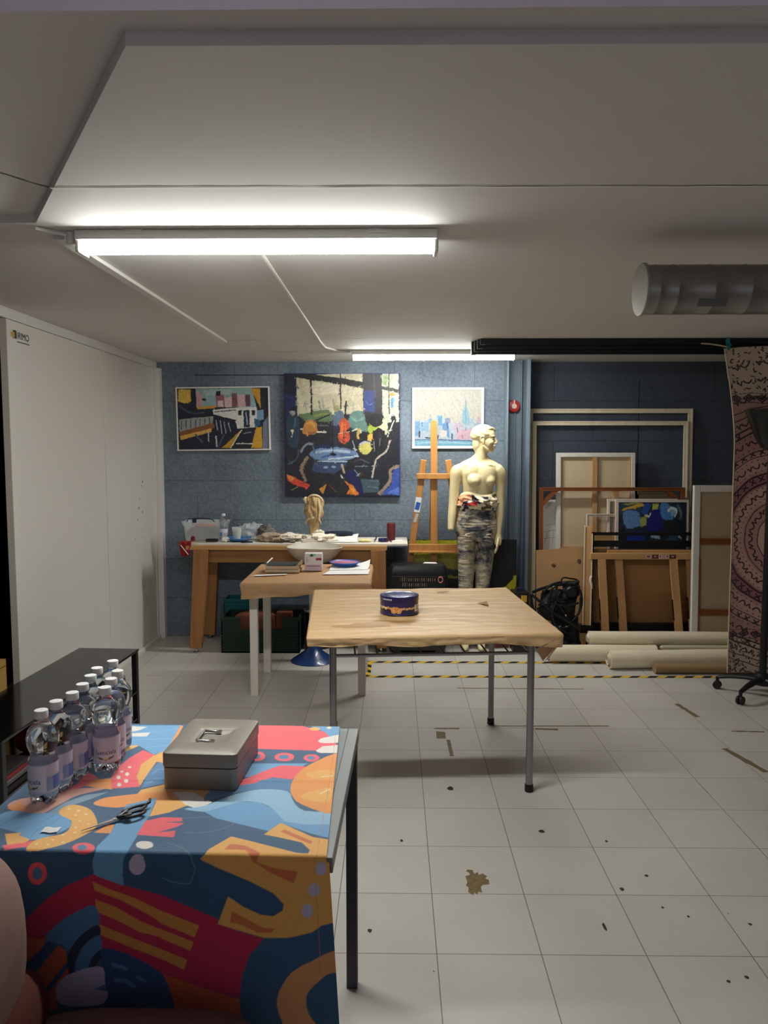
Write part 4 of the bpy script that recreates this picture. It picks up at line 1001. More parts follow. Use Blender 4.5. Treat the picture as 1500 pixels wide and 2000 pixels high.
# ---- cash box
BXM = mat('box_grey_enamel', (138, 131, 120), 0.45, metal=0.15, bump=0.03, bscale=220)
bx = thing('cash_box', (-.455, 1.875, TOPZ), 'grey metal cash box with folding handle on the printed cloth', 'box', rz=math.radians(-3))
def rrect(w, d, r, z, n=6):
    pts = []
    for cx, cy, a0 in ((w / 2 - r, d / 2 - r, 0), (-w / 2 + r, d / 2 - r, PI / 2), (-w / 2 + r, -d / 2 + r, PI), (w / 2 - r, -d / 2 + r, 1.5 * PI)):
        for i in range(n + 1):
            a = a0 + PI / 2 * i / n; pts.append((cx + r * math.cos(a), cy + r * math.sin(a), z))
    return pts
BW, BD = .182, .240
m = MB(); m.loft([rrect(BW - .008, BD - .008, .012, .000), rrect(BW - .004, BD - .004, .014, .003), rrect(BW - .004, BD - .004, .014, .051), rrect(BW - .016, BD - .016, .010, .052), rrect(BW - .016, BD - .016, .010, .0565)]); lpart('body', m, BXM, bx, smooth=40)
m = MB()
rings = [rrect(BW - .006, BD - .006, .014, .0545), rrect(BW, BD, .015, .0550), rrect(BW, BD, .015, .082), rrect(BW - .003, BD - .003, .014, .0865), rrect(BW - .010, BD - .010, .012, .0885),
         rrect(.098, .098, .008, .0885), rrect(.090, .090, .008, .0870), rrect(.072, .076, .008, .0805), rrect(.02, .02, .005, .0805)]
m.loft(rings)
lid = lpart('lid', m, BXM, bx, smooth=40)
m = MB(); m.tube([(-.032, .006, .085), (-.034, -.026, .087), (-.032, -.032, .087), (.032, -.032, .087), (.034, -.026, .087), (.032, .006, .085)], .0034, 8)
M90 = R_('Z', -90)
m.v = [tuple(M90 @ Vector(p)) for p in m.v]
m.box((.006, -.032, .0845), (.014, .010, .008)); m.box((.006, .032, .0845), (.014, .010, .008))
hnd = lpart('handle', m, CHROME, bx)

# ---- scissors
sc = thing('scissors', (-.600, 1.602, TOPZ), 'open-handled scissors with black grips lying on the printed cloth', 'scissors')
p0 = Vector((-.660, 1.553, TOPZ + .0025)); pv = Vector((-.607, 1.600, TOPZ + .0035)); d = (pv - p0).normalized(); nrm = Vector((-d.y, d.x, 0))
BL = mat('blade_steel', (186, 184, 180), 0.35, metal=0.4)
def blade(off, z):
    m = MB(); a = p0 + nrm * off; b = pv + nrm * .0045 + d * .012; c = pv - nrm * .0045 + d * .012
    for dz in (0,):
        m._add([tuple(a + Vector((0, 0, z))), tuple(b + Vector((0, 0, z))), tuple(c + Vector((0, 0, z))), tuple(a + Vector((0, 0, z + .0012))), tuple(b + Vector((0, 0, z + .0014))), tuple(c + Vector((0, 0, z + .0014)))],
               [(2, 1, 0), (3, 4, 5), (0, 1, 4, 3), (1, 2, 5, 4), (2, 0, 3, 5)])
    return m
part('blade', blade(.0012, -.001), BL, sc, smooth=0); part('blade', blade(-.0012, .0006), BL, sc, smooth=0)
m = MB(); m.lathe([(.003, -.001), (.0032, .0035), (.001, .004)], tuple(pv), 14); part('pivot', m, BL, sc)
def loop(c, a, b, tilt, big):
    pts = []
    for k in range(19):
        q = 2 * PI * k / 18
        pts.append(c + d * math.cos(q) * a + nrm * (math.sin(q) * b))
    return pts
for s, L in ((1, .026), (-1, .022)):
    m = MB(); c = pv + d * (.046 + .004 * s) + nrm * .011 * s + Vector((0, 0, .004))
    m.tube(loop(c, L, .010, 0, s), .0042, 10, flat=.8)
    m.tube([pv + d * .008 + Vector((0, 0, .002)), pv + d * .022 + nrm * .006 * s + Vector((0, 0, .003)), pv + d * .034 + nrm * .012 * s + Vector((0, 0, .004))], [.0045, .0055, .0045], 10)
    if s > 0: m.tube([c + d * L + nrm * .004, c + d * (L + .012) + nrm * .006 + Vector((0, 0, .002)), c + d * (L + .016) + nrm * .012 + Vector((0, 0, .006))], [.004, .0035, .0028], 8)
    part('grip', m, BLACKP, sc)
m = MB(); P = [[(-.745 + .035 * i / 8, 1.548 + .022 * j / 6 + .002 * math.sin(i), TOPZ + .0012 + .004 * abs(noise.noise(Vector((i * .5, j * .6, 3)))) * (1 if 0 < i < 8 and 0 < j < 6 else .2)) for i in range(9)] for j in range(7)]
m.grid(P); solo('paper_scrap', m, PAPER, (-.728, 1.558, TOPZ), 'tiny crumpled scrap of white paper on the cloth left of the scissors', 'paper')

# ================================================================== armchair at the lower left
BOUC = mat('beige_plush', (226, 212, 158), 0.95, var=0.26, vscale=24, bump=1.0, bscale=70, sheen=0.2)
MAUVE = mat('mauve_brown_seat', (104, 76, 70), 0.95, var=0.10, vscale=30, bump=0.3, bscale=120)
SHELL = mat('shell_pink_grey', (146, 116, 106), 0.9, var=0.06, vscale=20)
RUST = mat('rust_upholstery', (78, 32, 16), 0.9, var=0.05, vscale=12)
ac = thing('armchair', (-.62, 1.10, 0), 'beige plush armchair with mauve seat drawn up to the printed cloth', 'armchair')
m = MB(); m.ell((-.803, 1.08, .725), (.128, .30, .262), 40, 28, e=.8); m.jitter(.003, 18); part('backrest', m, BOUC, ac)
m = MB(); m.ell((-.822, 1.165, .675), (.165, .27, .215), 36, 24, e=.75); part('back_shell', m, SHELL, ac)
m = MB(); m.ell((-.46, 1.14, .480), (.235, .245, .060), 40, 16, e=.45); m.jitter(.002, 15); part('seat_cushion', m, MAUVE, ac)
m = MB(); m.ell((-.53, 1.12, .33), (.33, .315, .145), 40, 16, e=.35); m.ell((-.79, 1.14, .46), (.16, .285, .17), 30, 16, e=.5); part('base_shell', m, RUST, ac)
for x, y in ((-.78, .88), (-.28, .88), (-.78, 1.34), (-.28, 1.34)):
    m = MB(); m.lathe([(.012, 0), (.018, .19), (.018, .24)], (x, y, 0), 12); part('leg', m, BLACK, ac)

# ================================================================== black glass bench along the left wall
GL_ = mat('black_glass', (13, 12, 13), 0.12, spec=0.6)
bz = math.radians(-2.9)
be = thing('media_bench', (-1.49, 3.57, 0), 'low black glass media bench along the white wall panels', 'bench', rz=bz)
BLen, BWid, BH = 1.395, .348, .452
x0, x1 = -BWid, 0.0; y0, y1 = -BLen / 2, BLen / 2
be.location = Vector((-1.4845, 3.570, 0))
m = MB(); m.span((x0, y0, BH - .012), (x1, y1, BH)); lpart('top', m, GL_, be, smooth=0, bevel=.002)
m = MB(); m.span((x0 + .006, y0 + .01, .205), (x1 - .006, y1 - .01, .217)); lpart('shelf', m, GL_, be, smooth=0, bevel=.0015)
m = MB(); m.span((x0 + .006, y0 + .01, .05), (x1 - .006, y1 - .01, .062)); lpart('shelf', m, GL_, be, smooth=0, bevel=.0015)
for lx in (x0 + .003, x1 - .033):
    for ly in (y0 + .003, y1 - .033):
        m = MB(); m.span((lx, ly, 0), (lx + .03, ly + .03, BH - .012)); lpart('leg', m, BLACKP, be, smooth=0, bevel=.003)
BM = T_(*be.location) @ Matrix.Rotation(bz, 4, 'Z')
def on_bench(x, y, z): return tuple(BM @ Vector((x, y, z)))
m = MB(); m.at(BM); m.span((-.27, -.62, .219), (-.05, -.36, .235)); m.span((-.26, -.61, .235), (-.06, -.37, .247), 1); m.span((-.265, -.60, .247), (-.07, -.37, .262), 2)
solo('magazine_pile', m, [mat('mag_grey', (96, 92, 92), 0.5), mat('mag_red', (130, 40, 36), 0.5), mat('mag_dark', (50, 48, 52), 0.4)], on_bench(-.15, -.5, .219), 'flat pile of grey and red magazines on the bench shelf behind the bottles', 'magazines', smooth=0, bevel=.002)
m = MB(); m.at(BM); m.ell((-.13, -.19, .285), (.09, .10, .066), 20, 12, e=.7); m.jitter(.02, 14)
solo('red_pouch', m, mat('red_pouch_cloth', (110, 30, 26), 0.8), on_bench(-.13, -.19, .219), 'crumpled dark red pouch on the bench shelf', 'pouch')
m = MB(); m.at(BM); m.span((-.28, .02, .219), (-.06, .28, .265)); m.span((-.27, .03, .265), (-.07, .27, .270), 1)
solo('media_player', m, [BLACKP, DARKST], on_bench(-.15, .15, .219), 'flat black media player on the bench shelf', 'player', smooth=0, bevel=.003)
m = MB(); m.span((-2.08, 3.56, 0), (-1.945, 3.75, .535)); m.span((-2.082, 3.558, .50), (-1.943, 3.752, .505), 1)
solo('storage_box', m, [mat('box_yellow', (176, 138, 70), 0.6), mat('box_seam', (110, 80, 40), 0.6)], (-2.01, 3.66, 0), 'tall yellow cardboard box in the dark recess left of the panels', 'box', smooth=0)
# ================================================================== middle table, paper covered, tubular legs
mt = thing('work_table', (.142, 3.86, 0), 'square table wrapped in brown paper on grey tubular legs, in the middle of the floor', 'table', rz=math.radians(4.4))
HT = .773; hw = .557
def nr_flap(x, y):
    a = max(0, (x - .30) / .26) if y < -.5 else 0
    b = max(0, (-.30 - y) / .26) if x > .5 else 0
    return .018 * max(a, b)
m = cover(hw * 2, hw * 2, .046, 110, .0042, .005, 1, nr_flap); m.v = [(x, y, z + HT) for x, y, z in m.v]
pc_ = lpart('paper_cover', m, KRAFT, mt, smooth=50)
def puddle(cx, cy, a, b, sd, c_): return ('P', c_, [v for q in [2 * PI * k / 30 for k in range(30)] for v in (cx + a * (1 + .5 * noise.noise(Vector((math.cos(q) * 1.5 + sd, math.sin(q) * 1.5, 0)))) * math.cos(q), cy + b * (1 + .5 * noise.noise(Vector((math.cos(q) * 1.5 + sd, math.sin(q) * 1.5, 0)))) * math.sin(q))])
ST = (172, 130, 74)
vv_ = np.array(pc_.data.vertices.foreach_get and [tuple(v.co) for v in pc_.data.vertices])
Cp = shapes([puddle(-.33, -.37, .11, .045, 2, ST), puddle(-.17, -.31, .11, .05, 5, ST), puddle(-.27, -.34, .09, .04, 8, (180, 138, 84)), puddle(-.40, .12, .012, .006, 3, (90, 66, 46)), puddle(-.45, -.05, .02, .005, 4, (176, 140, 92))], vv_[:, 0], vv_[:, 1], (206, 170, 122), None, 1.0)
set_col(pc_, Cp)
m = MB()
c = Vector((hw + .004, -hw - .004, HT - .03))
m._add([tuple(c + Vector((.006, .0, .018))), tuple(c + Vector((-.12, -.008, -.036))), tuple(c + Vector((-.085, .012, -.098))), tuple(c + Vector((-.02, .05, -.055))), tuple(c + Vector((.008, .10, -.02)))], [(0, 1, 2), (0, 2, 3), (0, 3, 4)])
m._add([tuple(c + Vector((.010, -.004, .016))), tuple(c + Vector((-.085, -.001, -.100))), tuple(c + Vector((-.060, .008, -.085)))], [(0, 1, 2)])
lpart('paper_flap', m, KRAFT2, mt, smooth=0)
for tri in ([(.30, .10, HT + .004), (.36, .14, HT + .006), (.35, .03, HT + .007), (.325, .08, HT + .014)], [(.13, .40, HT + .004), (.20, .41, HT + .006), (.20, .42, HT + .010), (.13, .425, HT + .009)]):
    m = MB(); m._add(tri, [(0, 1, 3), (1, 2, 3), (2, 0, 3)]); lpart('paper_tear', m, KRAFT2, mt, smooth=0)
m = MB(); m.span((-hw, -hw, HT - .030), (hw, hw, HT - .006)); lpart('tabletop', m, mat('table_core', (150, 130, 104), 0.7), mt, smooth=0)
lx, ly = .452, .44
for sx, sy, nm in ((-1, -1, 0), (1, -1, 1), (1, 1, 2), (-1, 1, 3)):
    m = MB(); m.lathe([(.0165, .03), (.0165, HT - .03)], (sx * lx, sy * ly, 0), 20); l_ = lpart('leg', m, STEEL, mt)
    m = MB(); m.lathe([(.019, 0), (.0205, .004), (.0195, .034), (.0185, .036)], (sx * lx, sy * ly, 0), 20); lpart('rubber_foot', m, BLACK, l_)
m = MB()
zr = .655
m.tube([(-lx, -ly, zr), (lx, -ly, zr)], .0085, 12); m.tube([(-lx, ly, zr), (lx, ly, zr)], .0085, 12)
m.tube([(-lx, -ly, zr), (-lx, ly, zr)], .0085, 12); m.tube([(lx, -ly, zr), (lx, ly, zr)], .0085, 12)
lpart('rack_frame', m, STEEL, mt)
for k in range(8):
    x = -lx + .10 * (k + 1)
    m = MB(); m.tube([(x, -ly, zr + .004), (x, ly, zr + .004)], .0042, 8); lpart('rack_wire', m, mat('wire_dark', (60, 60, 64), 0.35, metal=0.7), mt)
for s in (-1, 1):
    for e_ in (-1, 1):
        m = MB(); m.tube([(s * lx, e_ * ly, zr + .01), (s * (lx + .005), e_ * (ly - .11), HT - .03)], .006, 8); lpart('brace', m, DARKST, mt)

# ---- round biscuit tin
tc_ = (.026, 3.755, HT + .005)
tn = thing('biscuit_tin', tc_, 'round navy blue biscuit tin on the paper covered middle table', 'tin')
TN = mat('tin_navy', (26, 26, 92), 0.22, metal=0.35, coat=0.3); r = .0945
na, nz = 220, 50
m = MB(); m.grid([[(tc_[0] + r * math.cos(2 * PI * i / na), tc_[1] + r * math.sin(2 * PI * i / na), tc_[2] + .002 + .062 * j / nz) for i in range(na + 1)] for j in range(nz + 1)])
m.lathe([(r * .96, .0), (r + .0015, .001), (r + .0015, .004), (r, .0045)], tc_, 64)
bd = part('body', m, mat('tin_print', attr=True, rough=0.25, coat=0.3), tn, smooth=0); bd.data.shade_smooth()
us = np.linspace(0, 6.2832, na + 1); vs_ = np.linspace(0, 1, nz + 1); Ua, Va = np.meshgrid(us, vs_)
art = []
def ck(az, v, rx, ry, c=(224, 158, 96)):
    for q, cc in ((1.0, c), (.68, tuple(int(k * .80) for k in c)), (.42, tuple(min(255, int(k * 1.08)) for k in c))):
        art.append(('P', cc, [w_ for k in range(14) for w_ in (az + rx * q * math.cos(k * .449), v + ry * q * math.sin(k * .449))]))
art.append(('P', (22, 16, 44), [3.14, .30, 6.2, .30, 6.2, .62, 3.14, .62]))
for i in range(9):
    ck(3.30 + i * .16, .50 + .05 * (i % 2), .085, .11, (236, 206, 160) if i < 5 else (214, 150, 100))
for i in range(7):
    ck(4.80 + i * .15, .47 + .03 * (i % 2), .075, .10, (226, 176, 134))
ck(4.42, .34, .15, .22); ck(4.68, .35, .15, .23); ck(4.56, .50, .12, .16, (206, 140, 84))
art.append(('P', (222, 214, 206), [5.62, .20, 5.98, .20, 5.98, .74, 5.62, .74]))
for i in range(6): art.append(('P', (40, 36, 50), [5.72 + i * .04, .30, 5.735 + i * .04, .30, 5.735 + i * .04, .70, 5.72 + i * .04, .70]))
Cx = shapes(art, Ua.ravel(), Va.ravel(), (24, 24, 84), None, 1.0)
nb = len(m.v) - len(Cx); set_col(bd, np.vstack([Cx, np.tile(np.array(lin((60, 60, 110))[:3]), (nb, 1))]))
m = MB(); m.lathe([(r + .001, .062), (r + .0018, .064), (r + .0018, .086), (r - .001, .0885), (r - .007, .0885), (r - .010, .0865), (.066, .0865), (.064, .0878), (.001, .0878)], tc_, 80)
ld = part('lid', m, TN, tn)
m = MB(); m.lathe([(.062, .0880), (.060, .0886), (.001, .0886)], tc_, 64); part('lid_picture', m, mat('tin_lid_picture', (120, 128, 158), 0.22, metal=0.3, col2=(44, 48, 108), vscale=26), ld, top=tn)
m = MB()
for i in range(7):
    a0 = 3.75 + i * .085; m.grid([[(tc_[0] + (r + .0022) * math.cos(a0 + .05 * k), tc_[1] + (r + .0022) * math.sin(a0 + .05 * k), tc_[2] + .073 + .007 * j) for k in (0, 1)] for j in (0, 1)])
part('lettering', m, mat('tin_letter', (206, 206, 226), 0.4), ld, top=tn, smooth=0)

# ================================================================== small white-legged table with paper cover
wt = thing('side_table', (-.555, 5.09, 0), 'small table with white square legs wrapped in brown paper, before the workbench', 'table', rz=math.radians(.6))
HW = .758
def fl_drop(x, y): return .03 * max(0, (-x) / .4) if y < -.3 else 0
m = cover(.79, .77, .075, 48, .002, .010, 7, fl_drop, r=.012); m.v = [(x, y, z + HW) for x, y, z in m.v]; lpart('paper_cover', m, KRAFT2, wt, smooth=50)
m = MB(); m.span((-.39, -.38, HW - .05), (.39, .38, HW - .006)); lpart('tabletop', m, mat('table_white', (212, 206, 196), 0.5), wt, smooth=0)
for x in (-.345, .345):
    for y in (-.245, .285):
        m = MB(); m.span((x - .025, y - .025, 0), (x + .025, y + .025, HW - .05)); lpart('leg', m, mat('leg_white', (220, 212, 202), 0.4), wt, smooth=0, bevel=.003)
WZ = HW + .005
bk = thing('sketchbook_stack', (-.745, 5.13, WZ), 'thick pale-paged block of papers under a dark curling cover on the side table', 'book')
m = MB(); m.span((-.86, 5.05, WZ), (-.63, 5.22, WZ + .020)); m.span((-.855, 5.055, WZ + .022), (-.635, 5.215, WZ + .046)); part('pages', m, mat('page_edges', (188, 166, 138), 0.8, var=0.15, vscale=60, stretch=(.1, .1, 4)), bk, smooth=0, bevel=.003)
m = MB(); m.grid([[(-.862 + .236 * i / 12, 5.045 + .18 * j / 8, WZ + .050 + .022 * max(0, (i - 9) / 3) ** 2 * (1 if j < 6 else .4) + .012 * max(0, (2 - i) / 2) ** 2) for i in range(13)] for j in range(9)]); part('cover', m, mat('dark_cover', (58, 60, 54), 0.35, var=0.2, vscale=20), bk, smooth=60)
m = MB(); m._add([(-.655, 5.04, WZ + .046), (-.61, 5.05, WZ + .092), (-.615, 5.12, WZ + .05), (-.64, 5.10, WZ + .05)], [(0, 1, 2, 3)]); part('curled_page', m, PAPER, bk, smooth=0); m = MB(); m._add([(-.872, 5.045, WZ + .045), (-.835, 5.19, WZ + .082), (-.825, 5.19, WZ + .080), (-.862, 5.045, WZ + .045)], [(0, 1, 2, 3)]); part('curled_page', m, PAPER, bk, smooth=0)
cb_ = thing('carton', (-.545, 5.165, WZ), 'small white and pink carton with green emblem standing on the side table', 'box')
m = MB(); m.span((-.605, 5.13, WZ), (-.487, 5.20, WZ + .118)); part('body', m, mat('carton_white', (214, 208, 206), 0.5), cb_, smooth=0, bevel=.002)
m = MB(); y = 5.1292
m.poly([(-.604, y, WZ + .002), (-.488, y, WZ + .002), (-.488, y, WZ + .045), (-.604, y, WZ + .045)], 0)
m.ell((-.552, y, WZ + .108), (.024, .0006, .009), 16, 8, 1); m.ell((-.556, y - .0004, WZ + .106), (.010, .0006, .009), 16, 8, 2)
m.poly([(-.528, y - .0003, WZ + .072), (-.490, y - .0003, WZ + .072), (-.490, y - .0003, WZ + .088), (-.528, y - .0003, WZ + .088)], 3)
for i, (a, b) in enumerate(((-.595, -.58), (-.595, -.575), (-.595, -.582), (-.575, -.545))):
    m.poly([(a, y - .0003, WZ + .062 + .012 * i), (b, y - .0003, WZ + .062 + .012 * i), (b, y - .0003, WZ + .065 + .012 * i), (a, y - .0003, WZ + .065 + .012 * i)], 4)
m.poly([(-.594, y - .0003, WZ + .030), (-.500, y - .0003, WZ + .030), (-.500, y - .0003, WZ + .036), (-.594, y - .0003, WZ + .036)], 4)
part('print', m, [mat('carton_pink', (206, 178, 196), 0.5), mat('carton_green', (150, 200, 168), 0.5), mat('carton_dark_green', (40, 84, 62), 0.5), mat('carton_magenta', (150, 34, 84), 0.5), mat('carton_ink', (120, 116, 124), 0.5)], cb_, smooth=0)
pl = thing('paint_plate', (-.345, 5.33, WZ), 'blue dish smeared with red paint on white papers of the side table', 'plate')
def plate(c, r, h): return [(r * .45, .001), (r * .62, .003), (r * .95, h * .85), (r, h), (r * .985, h + .002), (r * .9, h * .78), (r * .6, .008), (.002, .007)]
m = MB(); m.lathe(plate(0, .108, .034), (-.345, 5.33, WZ), 40); part('dish', m, BLUEP, pl)
m = MB(); m.lathe([(.096, .0265), (.098, .030), (.07, .022), (.002, .018)], (-.345, 5.33, WZ), 40); m.jitter(.004, 40); part('paint', m, mat('red_and_pale_paint', (150, 34, 60), 0.35, col2=(196, 150, 180), vscale=16), pl)
def sheet(pts, z, label, loc, curl=None):
    m = MB(); a, b, c, d_ = [Vector((p[0], p[1], 0)) for p in pts]; n = 10; P = []
    for j in range(n + 1):
        row = []
        for i in range(n + 1):
            q = (a * (1 - i / n) + b * i / n) * (1 - j / n) + (d_ * (1 - i / n) + c * i / n) * j / n
            zz = z + .0012 * noise.noise(q * 12) + .0012
            if curl and i + j > 15: zz += curl * ((i + j - 15) / 5) ** 2
            row.append((q.x, q.y, zz))
        P.append(row)
    m.grid(P); return solo('paper_sheet', m, PAPER, loc, label, 'paper', 'loose papers on the side table', smooth=60)
sheet([(-.47, 4.98), (-.17, 5.00), (-.165, 5.20), (-.43, 5.17)], WZ, 'loose white sheet lying at the right front of the side table', (-.31, 5.08, WZ))
sheet([(-.44, 5.14), (-.18, 5.17), (-.170, 5.44), (-.44, 5.42)], WZ + .003, 'white printed sheet with curled corner under the red paint dish', (-.30, 5.29, WZ), .03)
sheet([(-.92, 4.90), (-.71, 4.96), (-.70, 5.00), (-.90, 4.955)], WZ, 'narrow white paper strip at the left front of the side table', (-.81, 4.95, WZ))

# ================================================================== wooden workbench against the wall
wb_ = thing('workbench', (-.8, 6.12, 0), 'long wooden workbench with splayed tapered legs against the blue wall', 'workbench')
ZB = .852
m = MB(); m.span((-1.665, 5.915, ZB - .016), (.105, 6.36, ZB)); part('white_board', m, mat('board_white', (222, 214, 198), 0.45, var=0.08, vscale=9), wb_, smooth=0, bevel=.002)
m = MB(); m.span((-1.62, 5.90, ZB - .050), (-.055, 6.37, ZB - .0165)); part('top', m, PINE, wb_, smooth=0, bevel=.003)
m = MB(); m.span((-1.55, 5.935, .70), (-.12, 5.965, ZB - .0505)); m.span((-1.55, 6.30, .70), (-.12, 6.33, ZB - .0505)); part('apron', m, OAK, wb_, smooth=0)
for (tx, ty, bx_, by) in ((-1.50, 5.93, -1.545, 5.875), (-1.50, 6.27, -1.545, 6.33), (-.125, 5.93, -.10, 5.905), (-.125, 6.27, -.10, 6.33)):
    m = MB(); m.beam((tx, ty, ZB - .051), (bx_, by, .035), .118, .07, (1, 0, 0), 0, .088, .06); lg_ = part('leg', m, OAKZ, wb_, smooth=0, bevel=.003)
    m = MB(); m.lathe([(.022, 0), (.024, .008), (.010, .012), (.010, .036)], (bx_, by, 0), 14); part('adjuster', m, CHROME, lg_, top=wb_)
# ---- things on the bench
Z0 = ZB + .001
CLEAR = mat('clear_plastic', (236, 240, 242), 0.12, trans=0.0, alpha=0.32, spec=0.6)
sb = thing('storage_tub', (-1.53, 6.21, Z0), 'clear plastic storage tub with dark contents at the left end of the workbench', 'container')
def rr(w, d, r, z, c): return [(x + c[0], y + c[1], z) for x, y, z in rrect(w, d, r, z)]
c = (-1.53, 6.21)
m = MB(); m.loft([rr(.31, .17, .02, Z0, c), rr(.33, .19, .02, Z0 + .11, c), rr(.365, .215, .022, Z0 + .150, c), rr(.355, .205, .02, Z0 + .148, c), rr(.32, .18, .02, Z0 + .11, c), rr(.30, .16, .02, Z0 + .004, c)]); part('tub', m, CLEAR, sb)
m = MB(); m.ell((-1.54, 6.21, Z0 + .058), (.135, .07, .052), 20, 12, e=.7); m.jitter(.02, 16); part('contents', m, mat('grey_cloth_bits', (74, 66, 68), 0.8, var=0.2, vscale=20), sb)
m = MB(); m.ell((-1.54, 6.20, Z0 + .112), (.075, .05, .018), 14, 8); m.jitter(.012, 20); part('red_cloth', m, mat('coral_cloth', (206, 92, 70), 0.8), sb)
m = MB(); m.tube([(-1.66, 6.10, Z0 + .150), (-1.65, 6.11, Z0 + .172), (-1.55, 6.12, Z0 + .178), (-1.46, 6.12, Z0 + .168), (-1.44, 6.11, Z0 + .150)], .004, 8); m.box((-1.60, 6.105, Z0 + .158), (.030, .02, .030)); part('handle', m, mat('navy_plastic', (34, 42, 70), 0.4), sb)
wbt = dup(b0, (-1.365, 6.10, Z0), -2.6, 'water bottle standing on the workbench beside the clear tub'); del wbt['group']
p_ = thing('blue_plate', (-1.245, 6.08, Z0), 'blue plate holding a clear cup on the workbench', 'plate')
m = MB(); m.lathe(plate(0, .108, .026), (-1.245, 6.08, Z0), 36); part('dish', m, mat('plate_blue', (58, 120, 184), 0.35, var=0.15, vscale=20), p_)
cu = thing('plastic_cup', (-1.255, 6.08, Z0 + .009), 'clear plastic cup with cream liquid standing in the blue plate', 'cup')
m = MB(); m.lathe([(.026, 0), (.028, .002), (.039, .098), (.041, .100), (.038, .098), (.027, .004), (.002, .003)], (-1.255, 6.08, Z0 + .009), 28); part('wall', m, CLEAR, cu)
m = MB(); m.lathe([(.025, .005), (.034, .085), (.002, .085)], (-1.252, 6.08, Z0 + .009), 20); part('liquid', m, mat('cream_liquid', (216, 204, 168), 0.4), cu)
def crumple(name, c, r, m_, label, cat, seed, amp=.35, sc=2.2, group=None, e=1.0):
    m = MB(); m.ell((0, 0, 0), (1, 1, 1), 30, 18, e=e)
    vs = []
    for p in m.v:
        p = Vector(p); q = 1 + amp * (noise.noise(p * sc + Vector((seed, 0, 0))) + .6 * noise.noise(p * sc * 2.3 + Vector((0, seed, 0))))
        vs.append((c[0] + p.x * q * r[0], c[1] + p.y * q * r[1], max(c[2], c[2] + r[2] * (.75 + p.z * q))))
    m.v = vs; return solo(name, m, m_, c, label, cat, group)
crumple('plastic_bag', (-1.16, 6.20, Z0), (.12, .08, .072), CLEAR, 'crumpled clear plastic bag behind the cup on the workbench', 'bag', 3)
crumple('paper_wad', (-1.335, 6.02, Z0), (.035, .03, .020), GESSO, 'small white wad of paper left of the blue plate', 'paper', 5)
rl = thing('scraper', (-1.505, 5.985, Z0), 'broad scraper with black handle and pale blade at the bench left end', 'scraper')
m = MB(); m.beam((-1.48, 5.985, Z0 + .016), (-1.385, 5.99, Z0 + .016), .034, .024, (0, 1, 0)); part('handle', m, BLACKP, rl, bevel=.006)
m = MB(); m.beam((-1.565, 5.985, Z0 + .012), (-1.48, 5.985, Z0 + .014), .03, .012, (0, 1, 0)); part('blade', m, mat('blade_grey', (150, 150, 148), 0.4, metal=.4), rl)
rg = thing('red_rag', (-1.625, 5.92, Z0), 'red rag hanging over the left front corner of the workbench', 'rag')
m = MB(); P = []
for j in range(14):
    q = j / 13; z = Z0 + .012 if q < .3 else Z0 + .012 - (q - .3) * .16; yy = 5.99 - q * .26 if q < .3 else 5.908 - .008 * noise.noise(Vector((q * 6, 1, 2)))
    P.append([(-1.675 + .018 * q + (.095 - .05 * max(0, q - .4)) * i / 8 + .006 * noise.noise(Vector((q * 8, i, 0))), yy - .010 * math.sin(i * 1.7 + q * 4) * (1 if q > .3 else .1) - .006, z + (.008 * noise.noise(Vector((i * .6, q * 5, 3))) if q < .3 else 0)) for i in range(9)])
m.grid(P); part('cloth', m, mat('red_cloth_dark', (150, 26, 34), 0.8), rg, smooth=60)
stk = MB(); stk.tube([(-1.655, 5.893, Z0 - .012), (-1.595, 5.885, Z0 - .085)], .0035, 8); solo('white_stick', stk, PAPER, (-1.625, 5.89, Z0 - .05), 'thin white stick hanging in front of the red rag', 'stick')
m = MB(); m.lathe([(.017, 0), (.018, .03), (.012, .034), (.012, .042)], (-1.60, 6.05, Z0), 14); solo('paint_pot', m, mat('dark_red_pot', (110, 24, 34), 0.4), (-1.60, 6.05, Z0), 'tiny dark red pot near the red rag', 'pot')
m = MB(); m.beam((-1.19, 5.905, ZB - .009), (-1.10, 5.908, ZB - .006), .010, .012, (0, 0, 1)); m.tube([(-1.26, 5.91, ZB - .008), (-1.19, 5.908, ZB - .008)], .003, 8)
m.v = [(x, y - .012, z) for x, y, z in m.v]; m.v = [(x, y + .03, z + .018) for x, y, z in m.v]
solo('palette_knife', m, BLACKP, (-1.17, 5.93, Z0), 'slim palette knife on the bench edge below the blue plate', 'knife')
RAGW = mat('rag_white', (232, 222, 204), 0.85, var=0.12, vscale=14, bump=0.4, bscale=40)
RAGB = mat('rag_brown_white', (206, 190, 168), 0.85, col2=(112, 74, 52), vscale=16)
RAGK = mat('rag_black_white', (24, 24, 26), 0.7, col2=(150, 144, 138), vscale=11)
crumple('black_rag', (-1.03, 6.14, Z0), (.075, .07, .070), RAGK, 'black and white crumpled cloth on the workbench', 'rag', 8)
crumple('stained_rag', (-.985, 6.05, Z0), (.09, .07, .040), RAGB, 'brown stained rag lying before the black and white cloth', 'rag', 11)
crumple('white_rag', (-.83, 6.10, Z0), (.105, .08, .034), RAGW, 'white crumpled rag left of the plaster sculpture', 'rag', 17, .45)
crumple('white_rag', (-.58, 6.06, Z0), (.13, .09, .036), RAGW, 'white crumpled rag right around the foot of the plaster sculpture', 'rag', 21, .45)
